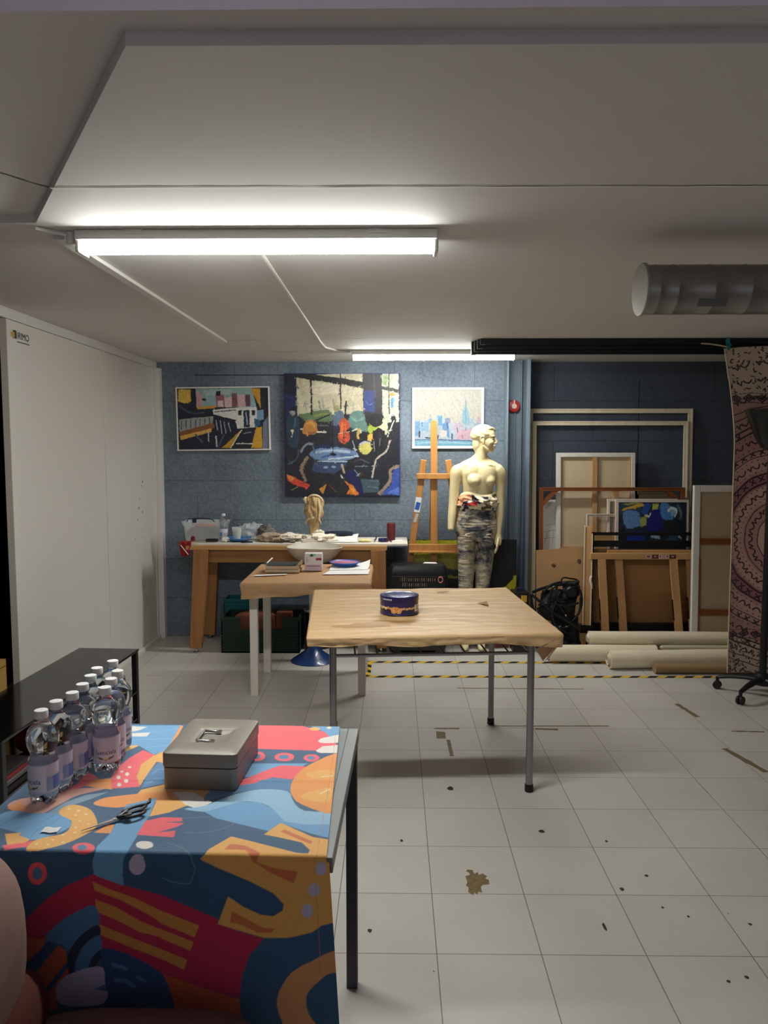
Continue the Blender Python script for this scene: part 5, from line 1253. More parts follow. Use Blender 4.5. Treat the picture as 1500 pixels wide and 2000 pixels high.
for i, (a, b) in enumerate((((-.93, 6.0, Z0 + .006), (-.80, 5.95, Z0 + .006)), ((-.86, 5.97, Z0 + .012), (-.76, 6.02, Z0 + .02)), ((-.98, 5.96, Z0 + .006), (-.89, 5.94, Z0 + .006)))):
    m = MB(); m.tube([a, b], .005, 8); m.tube([b, tuple(Vector(b) + (Vector(b) - Vector(a)).normalized() * .03)], [.007, .003], 8, 1)
    solo('paint_brush', m, [mat('brush_handle_dark', (60, 44, 36), 0.5), DARKST], a, ['thin brush at the front edge below the white rag', 'brush lying across the white rag left of the sculpture', 'short brush beside the brown stained rag'][i], 'brush', 'brushes on the workbench')
# ---- plaster sculpture
PLAS = mat('plaster_cream', (196, 170, 126), 0.75, col2=(156, 122, 76), vscale=14, bump=0.8, bscale=24)
sp_ = thing('plaster_sculpture', (-.645, 6.14, Z0), 'cream plaster head-like sculpture on a narrow neck standing on the workbench', 'sculpture')
prof = [(.03, 0), (.040, .012), (.038, .03), (.036, .07), (.038, .11), (.040, .135), (.050, .16), (.062, .19), (.068, .23), (.070, .28), (.068, .32), (.060, .345), (.04, .358), (.005, .36)]
m = MB(); n = 64; rings = []
pf = []
for (r0, z0), (r1, z1) in zip(prof[:-1], prof[1:]):
    for q in range(4): pf.append((r0 + (r1 - r0) * q / 4, z0 + (z1 - z0) * q / 4))
pf.append(prof[-1])
for r0, z in pf:
    rg_ = []
    for k in range(n):
        a = 2 * PI * k / n; d_ = Vector((math.cos(a), math.sin(a), z * 9))
        q = 1 + .16 * noise.noise(d_ * 1.6 + Vector((2, 0, 0))) + .55 * (abs(noise.noise(Vector((d_.x * 2.2 + d_.z * .6, d_.y * 2.2, z * 11)))) - .2) * min(1, z / .12)
        rg_.append((-.645 + r0 * q * math.cos(a) * 1.02 + .02 * max(0, z - .13) , 6.14 + r0 * q * math.sin(a), Z0 + z))
    rings.append(rg_)
m.loft(rings); part('head', m, PLAS, sp_, smooth=80)
m = MB()
for s in (-1, 1, 2):
    pts = [(-.645 + .062 * math.cos(a) + .004 * s, 6.14 - .055 + .03 * abs(math.cos(a)) , Z0 + .19 + .075 * s * .8 + .055 * math.sin(a)) for a in [PI * k / 10 for k in range(11)]]
    m.tube(pts, [.004 + .006 * math.sin(PI * k / 10) for k in range(11)], 10)
m.tube([(-.70, 6.10, Z0 + .30), (-.715, 6.09, Z0 + .335), (-.70, 6.085, Z0 + .35)], [.010, .015, .008], 10); m.tube([(-.60, 6.085, Z0 + .17), (-.59, 6.085, Z0 + .25), (-.605, 6.09, Z0 + .33)], [.006, .011, .006], 10)
part('fold', m, mat('plaster_light', (214, 192, 152), 0.75, bump=0.4, bscale=30), sp_, smooth=80)
crumple('plaster_lump', (-.60, 6.10, Z0 + .03), (.045, .04, .032), RAGW, 'small white plaster lump curled at the neck of the sculpture', 'plaster', 29, .5)
m = MB(); m.span((-.72, 5.97, Z0), (-.60, 6.03, Z0 + .022)); solo('plaster_block', m, mat('plaster_white', (220, 212, 196), 0.8), (-.66, 6.0, Z0), 'white plaster block in front of the sculpture', 'plaster', smooth=0, bevel=.004)
m = MB(); m.grid([[(-.56 + .27 * i / 14, 5.98 + .24 * j / 8, Z0 + .004 + (.036 + .008 * noise.noise(Vector((i * .4, j * .5, 0)))) * min(1, j / 3)) for i in range(15)] for j in range(9)]); solo('white_cloth', m, PAPER, (-.42, 6.1, Z0), 'white paper sheet slumped under the navy case', 'paper', smooth=60)
m = MB(); m.ell((-.45, 6.12, Z0 + .058), (.125, .06, .016), 24, 10, e=.6); solo('navy_case', m, mat('navy_cloth', (26, 32, 54), 0.6), (-.45, 6.12, Z0 + .045), 'dark navy soft case lying on white paper on the workbench', 'case')
crumple('yellow_sponge', (-.23, 6.03, Z0), (.055, .04, .014), mat('sponge', (216, 200, 148), 0.9), 'flat pale yellow sponge right of the navy case', 'sponge', 33, .15)
m = MB(); m.tube([(-.16, 6.02, Z0 + .006), (-.145, 6.05, Z0 + .02), (-.135, 6.06, Z0 + .055)], [.010, .007, .003], 8); solo('metal_spoon', m, CHROME, (-.15, 6.03, Z0), 'small upright metal tool right of the sponge', 'tool')
m = MB(); m.lathe([(.040, 0), (.042, .004), (.042, .024), (.038, .026), (.002, .022)], (-.085, 6.05, Z0), 22); solo('paint_pot', m, mat('pot_navy', (24, 28, 84), 0.35), (-.085, 6.05, Z0), 'small navy blue paint lid before the dark red can', 'lid')
m = MB(); m.tube([(-.075, 6.02, Z0 + .03), (-.02, 5.98, Z0 + .006)], .005, 8); solo('dark_brush', m, mat('brush_red', (70, 20, 26), 0.4), (-.05, 6.0, Z0), 'dark brush propped on the navy paint lid', 'brush')
cn = thing('paint_can', (-.025, 6.14, Z0), 'tall dark red paint can at the right end of the workbench', 'can')
m = MB(); m.lathe([(.033, 0), (.034, .003), (.034, .132), (.033, .134)], (-.025, 6.14, Z0), 30); part('body', m, mat('can_dark_red', (104, 30, 38), 0.5, col2=(76, 24, 30), vscale=40), cn)
m = MB(); m.lathe([(.0335, .132), (.0345, .136), (.031, .139), (.030, .134), (.002, .133)], (-.025, 6.14, Z0), 30); part('rim', m, mat('can_rim', (120, 60, 60), 0.3, metal=.5), cn)
m = MB(); m.prism([(-.02, 6.05), (.06, 6.05), (.07, 6.15), (.0, 6.18)], Z0, Z0 + .002); solo('paper_scrap', m, PAPER, (.03, 6.1, Z0), 'white paper scrap under the dark red can', 'paper', smooth=0)

# ================================================================== stool, crates, bin
st = thing('bar_stool', (-.607, 5.655, 0), 'bar stool with white shell seat and blue trumpet base before the workbench', 'stool')
m = MB(); prof = [(.002, .735), (.05, .737), (.11, .755), (.155, .790), (.190, .835), (.207, .868), (.204, .872), (.184, .838), (.148, .798), (.10, .765), (.002, .752)]
m.lathe(prof, (-.592, 5.655, 0), 48); m.v = [(x, y, z + (.012 * math.cos((x + .592) * 7) - .012 if z > .8 else 0)) for x, y, z in m.v]; part('seat', m, mat('seat_shell', (188, 182, 168), 0.5, var=0.1, vscale=12, bump=0.1), st)
m = MB(); m.lathe([(.030, .16), (.028, .18), (.028, .738)], (-.607, 5.655, 0), 24); part('column', m, mat('column_white', (208, 204, 194), 0.4), st)
m = MB(); m.lathe([(.030, .128), (.034, .134), (.034, .142), (.031, .144), (.034, .147), (.034, .158), (.028, .162)], (-.607, 5.655, 0), 28); part('collar', m, mat('collar_cream', (176, 168, 140), 0.4), st)
m = MB(); m.lathe([(.166, 0), (.168, .004), (.160, .012), (.125, .034), (.08, .066), (.045, .098), (.032, .126), (.03, .130)], (-.607, 5.655, 0), 48); part('base', m, mat('base_blue', (22, 56, 112), 0.3, coat=.3), st)
gc = thing('green_crate', (-1.04, 6.02, 0), 'dark green plastic crate of brown stuff under the workbench', 'crate')
GRN = mat('crate_green', (15, 46, 32), 0.5)
m = MB(); x0, x1, y0, y1 = -1.345, -.735, 5.86, 6.17
m.span((x0, y0, 0), (x1, y1, .012)); m.span((x0, y0, 0), (x0 + .012, y1, .28)); m.span((x1 - .012, y0, 0), (x1, y1, .28)); m.span((x0, y1 - .012, 0), (x1, y1, .28)); m.span((x0, y0, 0), (x1, y0 + .012, .185)); m.span((x0, y0, .185), (-1.20, y0 + .012, .28)); m.span((-.87, y0, .185), (x1, y0 + .012, .28))
for k in range(7): m.span((x0 - .004, y0 - .005, .015 + k * .024), (x1 + .004, y0, .022 + k * .024))
m.span((x0 - .006, y0 - .006, .255), (-1.20, y0, .285)); m.span((-.87, y0 - .006, .255), (x1 + .006, y0, .285))
part('shell', m, GRN, gc, smooth=0, bevel=.002)
m = MB(); m.ell((-1.08, 6.0, .17), (.20, .11, .13), 24, 12, e=.5); m.jitter(.03, 9); m.span((-.92, 5.90, .1), (-.80, 6.02, .31)); part('contents', m, mat('terracotta', (104, 54, 36), 0.8, var=.1), gc)
tc2 = MB(); x0, x1, y0, y1 = -1.395, -1.10, 6.19, 6.385
tc2.span((x0, y0, 0), (x1, y1, .012)); tc2.span((x0, y0, 0), (x0 + .01, y1, .36)); tc2.span((x1 - .01, y0, 0), (x1, y1, .36)); tc2.span((x0, y1 - .01, 0), (x1, y1, .36)); tc2.span((x0, y0, 0), (x1, y0 + .01, .345)); tc2.span((x0 - .006, y0 - .006, .335), (x1 + .006, y0 + .004, .362))
solo('teal_crate', tc2, mat('crate_teal', (12, 88, 98), 0.45), (-1.25, 6.28, 0), 'teal plastic crate behind the dark green crate under the workbench', 'crate', smooth=0, bevel=.003)
bn = thing('waste_bucket', (-.60, 6.00, 0), 'dark blue bucket with pale rim behind the blue stool base', 'bucket')
m = MB(); m.lathe([(.085, 0), (.088, .003), (.115, .30), (.112, .302), (.084, .006), (.002, .005)], (-.60, 6.05, 0), 32); part('pail', m, mat('pail_navy', (20, 28, 44), 0.5), bn)
m = MB(); m.lathe([(.114, .296), (.121, .300), (.121, .310), (.112, .312), (.110, .300)], (-.60, 6.05, 0), 32); part('rim', m, mat('pail_rim', (150, 156, 152), 0.4), bn)

# ================================================================== black slotted box right of the bench
kb = thing('equipment_case', (.18, 5.97, 0), 'large black plastic case with slotted vents below the easel', 'case')
m = MB(); c = (.185, 5.937)
m.loft([rr(.42, .19, .02, .03, c), rr(.455, .214, .03, .08, c), rr(.455, .214, .03, .62, c), rr(.45, .21, .035, .66, c), rr(.42, .185, .03, .69, c), rr(.38, .15, .02, .697, c)]); m.span((-.01, 5.86, 0), (.05, 6.02, .035)); m.span((.32, 5.86, 0), (.38, 6.02, .035)); part('shell', m, BLACKP, kb, smooth=40)
m = MB(); m.loft([rr(.457, .216, .032, .604, c), rr(.460, .219, .033, .608, c), rr(.457, .216, .032, .612, c)], caps=True); part('lid_seam', m, BLACK, kb)
for row, (z, n_, s0) in enumerate(((.585, 17, .045), (.545, 12, .065))):
    for i in range(n_):
        x = s0 + i * .0165 - (.0)
        m = MB(); m.span((x, 5.8285, z - .012), (x + .0055, 5.8305, z + (.012 if i > 2 else .018)))
        part('vent', m, [mat('vent_pale', (150, 140, 120), 0.5) if (i * 7 + row) % 3 else mat('vent_brown', (120, 76, 44), 0.5)][0], kb, smooth=0)
m = MB(); ring = [(.355 + .017 * math.cos(q), 5.8283, .585 + .022 * math.sin(q)) for q in [2 * PI * k / 24 for k in range(25)]]; m.tube(ring, .0042, 8); part('ring_badge', m, mat('badge_red', (206, 120, 116), 0.5), kb)
m = MB(); m.prism([(.225, 5.92), (.335, 5.91), (.325, 5.97), (.24, 5.975)], .6975, .700); solo('paper_scrap', m, PAPER, (.28, 5.94, .698), 'white paper scrap lying on the large black case', 'paper', smooth=0)
# ================================================================== pictures on the blue wall
EDGEN = mat('canvas_edge_navy', (26, 34, 104), 0.6)
FRW = mat('frame_white', (224, 220, 212), 0.5)
def picture(name, x0, z0, w, h, yw, depth, art, base, fw, label, fm, nu, nv, rot=0.0, warp=.006):
    M = T_(x0 + w / 2, yw, z0 + h / 2) @ R_('Y', -rot) @ T_(-w / 2, 0, -h / 2)
    t = thing(name, (x0 + w / 2, yw, z0), label, 'picture')
    m = MB(); m.at(M)
    if fw:
        m.span((0, -depth, 0), (fw, 0, h)); m.span((w - fw, -depth, 0), (w, 0, h)); m.span((fw, -depth, 0), (w - fw, 0, fw)); m.span((fw, -depth, h - fw), (w - fw, 0, h)); part('frame', m, fm, t, smooth=0, bevel=.001)
        m = MB(); m.at(M); m.span((fw * .6, -depth + .010, fw * .6), (w - fw * .6, -.004, h - fw * .6)); part('backing', m, mat('canvas_edge', (214, 210, 202), .7), t, smooth=0)
        painted('painted_canvas', M @ T_(fw + .0005, -depth + .009, fw + .0005), w - 2 * fw - .001, h - 2 * fw - .001, art, base, t, VCOL, nu, nv, warp)
    else:
        m.span((0, -depth, 0), (w, 0, h)); part('stretched_edge', m, fm, t, smooth=0, bevel=.002)
        painted('painted_canvas', M @ T_(.004, -depth - .0012, .004), w - .008, h - .008, art, base, t, VCOL, nu, nv, warp)
    return t
picture('train_painting', -1.803, 1.572, .775, .524, 6.3995, .03, TRAIN_ART, (26, 30, 46), .011, 'white framed painting of a pale train under pink towers', FRW, 340, 240, .6, .003)
picture('jazz_painting', -.905, 1.192, .952, 1.011, 6.3995, .04, JAZZ_ART, (27, 28, 37), 0, 'large unframed painting of a jazz band and blue table', EDGEN, 400, 420, 0, .003)
picture('skyline_painting', .148, 1.588, .589, .500, 6.3995, .026, SKYLINE_ART, (166, 163, 153), .020, 'white framed pale painting of a misty city skyline with one spire', FRW, 300, 260, 0, .003)

# ---- red alarm disc on the steel column
al = thing('alarm_bell', (.972, 6.33, 1.93), 'round red alarm with pale centre on the blue steel column', 'alarm')
AY = R_('X', 90)
m = MB(); m.lathe([(.050, 0), (.052, .004), (.052, .022), (.044, .034), (.020, .040), (.002, .041)], (.972, 6.33, 1.93), 32, axis=AY); part('dish', m, mat('alarm_red', (168, 44, 46), 0.4), al)
m = MB(); m.lathe([(.020, .036), (.021, .042), (.012, .046), (.002, .047)], (.972, 6.33, 1.93), 24, axis=AY); m.box((.972, 6.284, 1.955), (.008, .012, .05)); part('hub', m, mat('alarm_pale', (214, 190, 176), 0.4), al)
m = MB(); m.tube([(.985, 6.322, 1.905), (.985, 6.322, 1.60), (.984, 6.322, .9)], .006, 8); solo('wall_conduit', m, COLUMNP, (.985, 6.322, .9), 'thin painted conduit running down the column from the red alarm', 'conduit')

# ================================================================== big yellow and black canvas leaning at the wall
def lean(x0, yb, yt, zb, zt):
    return T_(x0, yb, zb) @ R_('X', -math.degrees(math.atan2(yt - yb, zt - zb)))
yb_ = thing('leaning_canvas', (.53, 6.14, 0), 'large black and yellow-green canvas leaning at the wall behind the mannequin', 'canvas')
M = lean(.115, 6.125, 6.163, .0, .85); Hc = .855; Wc = .872
m = MB(); m.at(M); m.span((0, 0, 0), (Wc, .035, Hc)); part('stretched_edge', m, mat('black_edge', (22, 22, 24), .6), yb_, smooth=0)
art = [('P', (184, 180, 30), [0, 870, 700, 870, 700, 1000, 0, 1000]), ('P', (104, 100, 28), [0, 640, 640, 640, 700, 870, 0, 870]), ('P', (26, 26, 26), [0, 760, 640, 700, 640, 640, 0, 700]), ('P', (20, 20, 24), [560, 540, 700, 800, 720, 1000, 1000, 1000, 1000, 480, 800, 420]),
       ('P', (184, 178, 34), [740, 470, 860, 520, 950, 610, 1000, 670, 1000, 0, 600, 0]), ('S', (170, 164, 110), 22, [330, 330, 350, 420, 400, 480]), ('P', (176, 166, 50), [330, 200, 400, 380, 430, 230]), ('S', (90, 94, 96), 16, [360, 470, 480, 540, 560, 560]), ('P', (20, 20, 22), [0, 0, 330, 0, 330, 540, 0, 600])]
painted('painted_canvas', M @ T_(.002, -.0015, .002), Wc - .004, Hc - .004, art, (24, 24, 26), yb_, VCOL, 220, 200, .006, grain=.08)
# ================================================================== easel
ea = thing('easel', (.30, 6.10, 0), 'orange wooden studio easel standing behind the large black case', 'easel')
m = MB(); m.beam((.322, 6.075, .05), (.314, 6.13, 1.79), .054, .03, (1, 0, 0)); m.lathe([(.027, -.015), (.027, .015)], (.3138, 6.1302, 1.788), 24, axis=R_('X', 90)); part('mast', m, EASEL, ea, smooth=0, bevel=.003)
for (tx, bx_) in ((.235, .037), (.425, .66)):
    m = MB(); top = Vector((tx, 6.10, 1.50)); bot = Vector((bx_, 6.085, .02)); m.beam(bot, top, .050, .030, (1, 0, 0)); l_ = part('leg', m, EASEL, ea, smooth=0, bevel=.006)
    if tx < .3:
        d_ = (bot - top).normalized()
        for k, (s0, s1, c_) in enumerate(((.30, .42, 0), (.34, .40, 1), (.43, .50, 2))):
            q = MB(); q.beam(top + d_ * s0 + Vector((.004 * k, -.0162 - .0004 * k, 0)), top + d_ * s1 + Vector((-.004 * k, -.0162 - .0004 * k, 0)), .046 - .012 * k, .0012, (1, 0, 0))
            part('paint_smear', q, mat(['smear_white', 'smear_blue', 'smear_pale'][c_], [(206, 210, 214), (36, 82, 160), (170, 172, 176)][c_], .5), l_, top=ea, smooth=0)
m = MB(); m.beam((.30, 6.33, .02), (.315, 6.17, 1.55), .045, .028, (1, 0, 0)); part('leg', m, EASEL, ea, smooth=0, bevel=.003)
m = MB(); m.span((.175, 6.060, 1.345), (.525, 6.084, 1.392)); part('crossbar', m, EASEL, ea, smooth=0, bevel=.006)
m = MB(); m.span((.115, 6.04, .775), (.50, 6.068, .832)); m.span((.115, 6.01, .765), (.50, 6.068, .780)); part('canvas_tray', m, EASEL, ea, smooth=0, bevel=.004)

# ================================================================== mannequin
SKINM = mat('mannequin_cream', (222, 206, 158), 0.42, var=0.02, vscale=4, coat=0.1)
XS = 1.0135
mn = thing('mannequin', (.64, 6.0, 0), 'cream bare-chested mannequin in paint splashed trousers, head turned aside, one hand missing', 'mannequin')
def el_loft(m, rows, n=28):
    """rows: (z, cx, cy, rx, ry)"""
    m.loft([[(cx + rx * math.cos(2 * PI * k / n), cy + ry * math.sin(2 * PI * k / n), z) for k in range(n)] for z, cx, cy, rx, ry in rows])
def interp(rows, k=4):
    out = []
    for i in range(len(rows) - 1):
        p0 = rows[max(i - 1, 0)]; p1 = rows[i]; p2 = rows[i + 1]; p3 = rows[min(i + 2, len(rows) - 1)]
        for j in range(k):
            q = j / k
            out.append(tuple(.5 * (2 * b + (-a + c) * q + (2 * a - 5 * b + 4 * c - d) * q * q + (-a + 3 * b - 3 * c + d) * q ** 3) for a, b, c, d in zip(p0, p1, p2, p3)))
    out.append(rows[-1]); return out
def limb(m, pts, n=18):
    pts = interp(pts, 4); m.tube([p[:3] for p in pts], [p[3] for p in pts], n)
def mx(v): return v * XS
B = MB()
el_loft(B, interp([(.915, .640, 6.0, .09, .06), (.95, .640, 6.0, .130, .090), (1.0, .638, 6.0, .146, .098), (1.08, .638, 6.0, .140, .092), (1.16, .640, 6.0, .122, .082), (1.23, .643, 6.0, .115, .080), (1.30, .647, 6.0, .126, .086), (1.36, .650, 6.0, .138, .090), (1.41, .652, 6.003, .152, .084), (1.445, .655, 6.005, .148, .074), (1.468, .658, 6.008, .105, .062), (1.495, .662, 6.01, .060, .052), (1.53, .668, 6.01, .050, .052), (1.58, .676, 6.01, .047, .052), (1.64, .684, 6.01, .045, .05)]))
fr = Vector((math.sin(math.radians(18)), -math.cos(math.radians(18)), 0)); tn_ = Vector((math.cos(math.radians(18)), math.sin(math.radians(18)), 0))
cc = Vector((.648, 6.0, 0)); RZ = R_('Z', 18)
for s in (-1, 1):
    c = cc + fr * .060 + tn_ * (.060 * s); B.ell((c.x, c.y, 1.345), (.056, .045, .052), 24, 16, rot=RZ)
    c = cc + fr * .070 + tn_ * (.063 * s); B.ell((c.x, c.y, 1.337), (.044, .042, .038), 24, 16, rot=RZ)
    c = cc + fr * .036 + tn_ * (.050 * s); B.ell((c.x, c.y, 1.395), (.072, .040, .080), 20, 12, rot=RZ)
    c = cc + fr * .062 + tn_ * (.032 * s); B.ell((c.x, c.y, 1.225), (.032, .02, .055), 16, 10, rot=RZ)
for s, sx in ((-1, .500), (1, .802)):
    B.tube([(.660, 5.963, 1.468), ((.660 + sx) / 2, 5.950, 1.462), (sx + .02 * -s, 5.975, 1.448)], [.010, .010, .009], 12)
    B.tube([(.668, 6.018, 1.535), (.668 + (sx - .668) * .35, 6.012, 1.487), (.668 + (sx - .668) * .72, 6.008, 1.458), (sx, 6.0, 1.43)], [.038, .036, .036, .034], 14)
    B.ell((sx, 6.003, 1.420), (.044, .048, .050), 20, 14)
limb(B, [(.500, 6.0, 1.435, .046), (.482, 6.0, 1.40, .052), (.470, 6.0, 1.32, .043), (.460, 6.0, 1.22, .038), (.454, 5.995, 1.15, .036), (.445, 5.98, 1.07, .033), (.437, 5.965, 1.0, .027), (.434, 5.955, .955, .0245)])
limb(B, [(.795, 6.0, 1.430, .046), (.818, 6.01, 1.39, .050), (.826, 6.02, 1.31, .041), (.824, 6.025, 1.22, .036), (.822, 6.02, 1.14, .034), (.818, 6.005, 1.05, .031), (.812, 5.985, .97, .024), (.808, 5.975, .915, .021)])
HANDS = MB()
# left hand hanging: palm and five separate, slightly bent fingers
HANDS.tube([(.808, 5.973, .925), (.806, 5.965, .895), (.803, 5.957, .862), (.800, 5.952, .838)], [.021, .026, .029, .024], 14, flat=.62)
for i, (dx, dy, L) in enumerate(((-.006, -.024, .060), (-.001, -.008, .070), (.001, .008, .066), (.0, .023, .052))):
    a = Vector((.801 + dx, 5.954 + dy, .845)); HANDS.tube([a, a + Vector((-.004, -.004, -.4 * L)), a + Vector((-.013, -.006, -.75 * L)), a + Vector((-.024, -.006, -L))], [.0086, .0082, .0074, .006], 10)
HANDS.tube([(.803, 5.94, .895), (.797, 5.918, .872), (.790, 5.906, .845), (.786, 5.902, .826)], [.011, .0105, .009, .007], 10)
# legs and feet
for s, pts in ((-1, [(.566, 6.0, .93, .060), (.558, 6.0, .80, .054), (.560, 5.995, .62, .050), (.560, 5.995, .50, .045), (.558, 6.01, .38, .046), (.556, 6.03, .22, .034), (.555, 6.045, .11, .026), (.555, 6.05, .06, .028)]), (1, [(.712, 6.0, .93, .060), (.716, 6.0, .80, .054), (.698, 5.995, .62, .050), (.688, 5.995, .50, .045), (.684, 6.01, .38, .046), (.684, 6.03, .22, .034), (.684, 6.045, .11, .026), (.684, 6.05, .06, .028)])):
    limb(B, pts)
    x = pts[-1][0]; B.tube([(x, 6.06, .05), (x, 6.03, .055), (x, 5.985, .04), (x - .002, 5.945, .022), (x - .002, 5.918, .014)], [.026, .031, .033, .030, .013], 14, flat=.75)
    B.tube([(x, 6.066, .06), (x, 6.072, .018)], [.024, .016], 12)
def settle(m, vox, it):
    """one continuous skin out of the overlapping forms"""
    o = mesh_obj('body', m, SKINM, smooth=0); r_ = o.modifiers.new('remesh', 'REMESH'); r_.mode = 'VOXEL'; r_.voxel_size = vox
    s_ = o.modifiers.new('smooth', 'SMOOTH'); s_.factor = .5; s_.iterations = it
    dg = bpy.context.evaluated_depsgraph_get(); me = o.evaluated_get(dg).to_mesh(); out = MB()
    out._add([tuple(v.co) for v in me.vertices], [tuple(p.vertices) for p in me.polygons])
    o.evaluated_get(dg).to_mesh_clear(); md_ = o.data; bpy.data.objects.remove(o); bpy.data.meshes.remove(md_); return out
def join(a, b_):
    o_ = len(a.v); a.v += b_.v; a.f += [tuple(i + o_ for i in f) for f in b_.f]; a.mi += b_.mi
B = settle(B, .0042, 9); join(B, HANDS)
# head, turned to the right of the picture
HM = T_(.694, 6.0, 1.662) @ R_('Z', -14)
Hd = MB(); Hd.at(HM)
Hd.ell((-.014, 0, .034), (.088, .069, .074), 32, 20); Hd.ell((.026, 0, -.025), (.053, .054, .080), 28, 18); Hd.ell((.036, 0, -.072), (.040, .034, .030), 20, 14); Hd.ell((.060, 0, -.090), (.017, .015, .014), 16, 10)
Hd.ell((.046, 0, .030), (.036, .051, .052), 24, 16); Hd.ell((-.050, 0, -.040), (.044, .050, .070), 24, 16); Hd.ell((-.030, 0, -.085), (.045, .046, .06), 20, 14)
Hd.tube([(.076, 0, .016), (.085, 0, -.008), (.0975, 0, -.029)], [.008, .0095, .0100], 12); Hd.ell((.089, .009, -.033), (.009, .006, .006), 10, 8); Hd.ell((.089, -.009, -.033), (.009, .006, .006), 10, 8)
Hd.ell((.079, 0, -.054), (.011, .019, .0058), 16, 8); Hd.ell((.077, 0, -.067), (.0115, .016, .0068), 16, 8); Hd.ell((.070, 0, -.060), (.011, .022, .018), 16, 10)
for s in (-1, 1):
    Hd.tube([(.080, s * .010, .018), (.077, s * .027, .022), (.062, s * .044, .017)], [.006, .0068, .005], 10); Hd.ell((.0645, s * .027, .002), (.0115, .014, .0075), 14, 10)
    Hd.ell((.046, s * .030, -.026), (.030, .022, .026), 18, 12)
    Hd.ell((-.006, s * .066, -.008), (.017, .008, .030), 16, 12, rot=R_('Y', -12)); Hd.tube([(-.016, s * .072, -.026), (-.022, s * .076, .002), (-.010, s * .077, .020), (.007, s * .071, .012)], .0038, 8); Hd.ell((.000, s * .067, -.034), (.008, .006, .009), 10, 8)
    Hd.tube([(-.004, s * .050, -.055), (.026, s * .041, -.080), (.054, s * .014, -.092)], [.008, .009, .009], 10)
# moulded hair: a ridged shell set back from the forehead
hr = []; HR = R_('Y', -13)
for i in range(31):
    a = -.25 + (PI / 2 + .25) * i / 30; rg = []
    for k in range(90):
        b_ = 2 * PI * k / 90; sweep = 9 * (b_ + .8 * math.sin(a * 2)) ; q = 1 + .020 * math.sin(sweep) * math.cos(a) ** .5 + .012 * math.sin(sweep * 2.3 + 1)
        ca = max(math.cos(a), .02); p = HR @ Vector((.0915 * ca * math.cos(b_) * q, .0735 * ca * math.sin(b_) * q, .0775 * math.sin(a) * (q if ca > .3 else 1)))
        rg.append(HM @ (p + Vector((-.019, 0, .036))))
    hr.append(rg)
Hd.at(Matrix.Identity(4)); Hd.loft(hr)
Hd.at(HM); Hd.tube([(.030, -.052, .075), (.055, -.030, .083), (.066, .0, .078), (.062, .03, .068)], [.008, .012, .013, .008], 10); Hd.tube([(.066, -.02, .076), (.078, .004, .070), (.080, .022, .060)], [.006, .008, .004], 8)
join(B, Hd)
B.v = [(x + .006, y, z) for x, y, z in B.v]
def solid(name, m, mt_, root, vox, it=3):
    o = part(name, m, mt_, root, smooth=0)
    r_ = o.modifiers.new('remesh', 'REMESH'); r_.mode = 'VOXEL'; r_.voxel_size = vox; r_.use_smooth_shade = True
    s_ = o.modifiers.new('smooth', 'SMOOTH'); s_.factor = .5; s_.iterations = it
    return o
solid('body', B, SKINM, mn, .0036, 3)
# trousers
JEANS = bpy.data.materials.new('splashed_denim'); JEANS.use_nodes = True
nt = JEANS.node_tree; N = nt.nodes; L = nt.links; b = N['Principled BSDF']; b.inputs['Roughness'].default_value = .8
tcj = N.new('ShaderNodeTexCoord'); mpj = N.new('ShaderNodeMapping'); mpj.inputs['Scale'].default_value = (1, 1, 1.5); L.new(tcj.outputs['Object'], mpj.inputs['Vector'])
n1 = N.new('ShaderNodeTexNoise'); n1.inputs['Scale'].default_value = 6; n1.inputs['Detail'].default_value = 9; n1.inputs['Roughness'].default_value = .68; n1.inputs['Distortion'].default_value = .5; L.new(mpj.outputs['Vector'], n1.inputs['Vector'])
rp = N.new('ShaderNodeValToRGB'); L.new(n1.outputs['Fac'], rp.inputs['Fac'])
cs = [(.0, (30, 32, 36)), (.40, (52, 56, 62)), (.445, (104, 106, 108)), (.49, (158, 146, 126)), (.56, (192, 178, 150)), (.61, (122, 122, 122)), (.67, (210, 202, 188))]
while len(rp.color_ramp.elements) < len(cs): rp.color_ramp.elements.new(.5)
for e_, (p_, c_) in zip(rp.color_ramp.elements, cs): e_.position = p_; e_.color = lin(c_)
L.new(rp.outputs['Color'], b.inputs['Base Color'])
n2 = N.new('ShaderNodeTexNoise'); n2.inputs['Scale'].default_value = 9; n2.inputs['Detail'].default_value = 3
mp2 = N.new('ShaderNodeMapping'); mp2.inputs['Scale'].default_value = (.6, .6, 5); L.new(tcj.outputs['Object'], mp2.inputs['Vector']); L.new(mp2.outputs['Vector'], n2.inputs['Vector'])
bpj = N.new('ShaderNodeBump'); bpj.inputs['Strength'].default_value = .9; bpj.inputs['Distance'].default_value = .02; L.new(n2.outputs['Fac'], bpj.inputs['Height']); L.new(bpj.outputs['Normal'], b.inputs['Normal'])
J = MB()
el_loft(J, interp([(.868, .640, 6.0, .085, .085), (.895, .640, 6.0, .140, .098), (.935, .640, 6.0, .164, .110), (1.0, .640, 6.0, .164, .112), (1.07, .640, 6.0, .152, .102), (1.135, .640, 6.0, .136, .092), (1.15, .640, 6.0, .134, .090)]))
for pts in ([(.564, 6.0, .94, .086), (.560, 6.0, .84, .074), (.562, 5.995, .66, .066), (.558, 5.995, .50, .058), (.556, 6.01, .36, .056), (.555, 6.03, .22, .047), (.555, 6.04, .125, .043)], [(.716, 6.0, .94, .086), (.715, 6.0, .84, .074), (.699, 5.995, .66, .066), (.690, 5.995, .50, .057), (.686, 6.01, .36, .055), (.684, 6.03, .22, .046), (.684, 6.04, .125, .042)]):
    limb(J, pts, 24)
rj = np.random.RandomState(2)
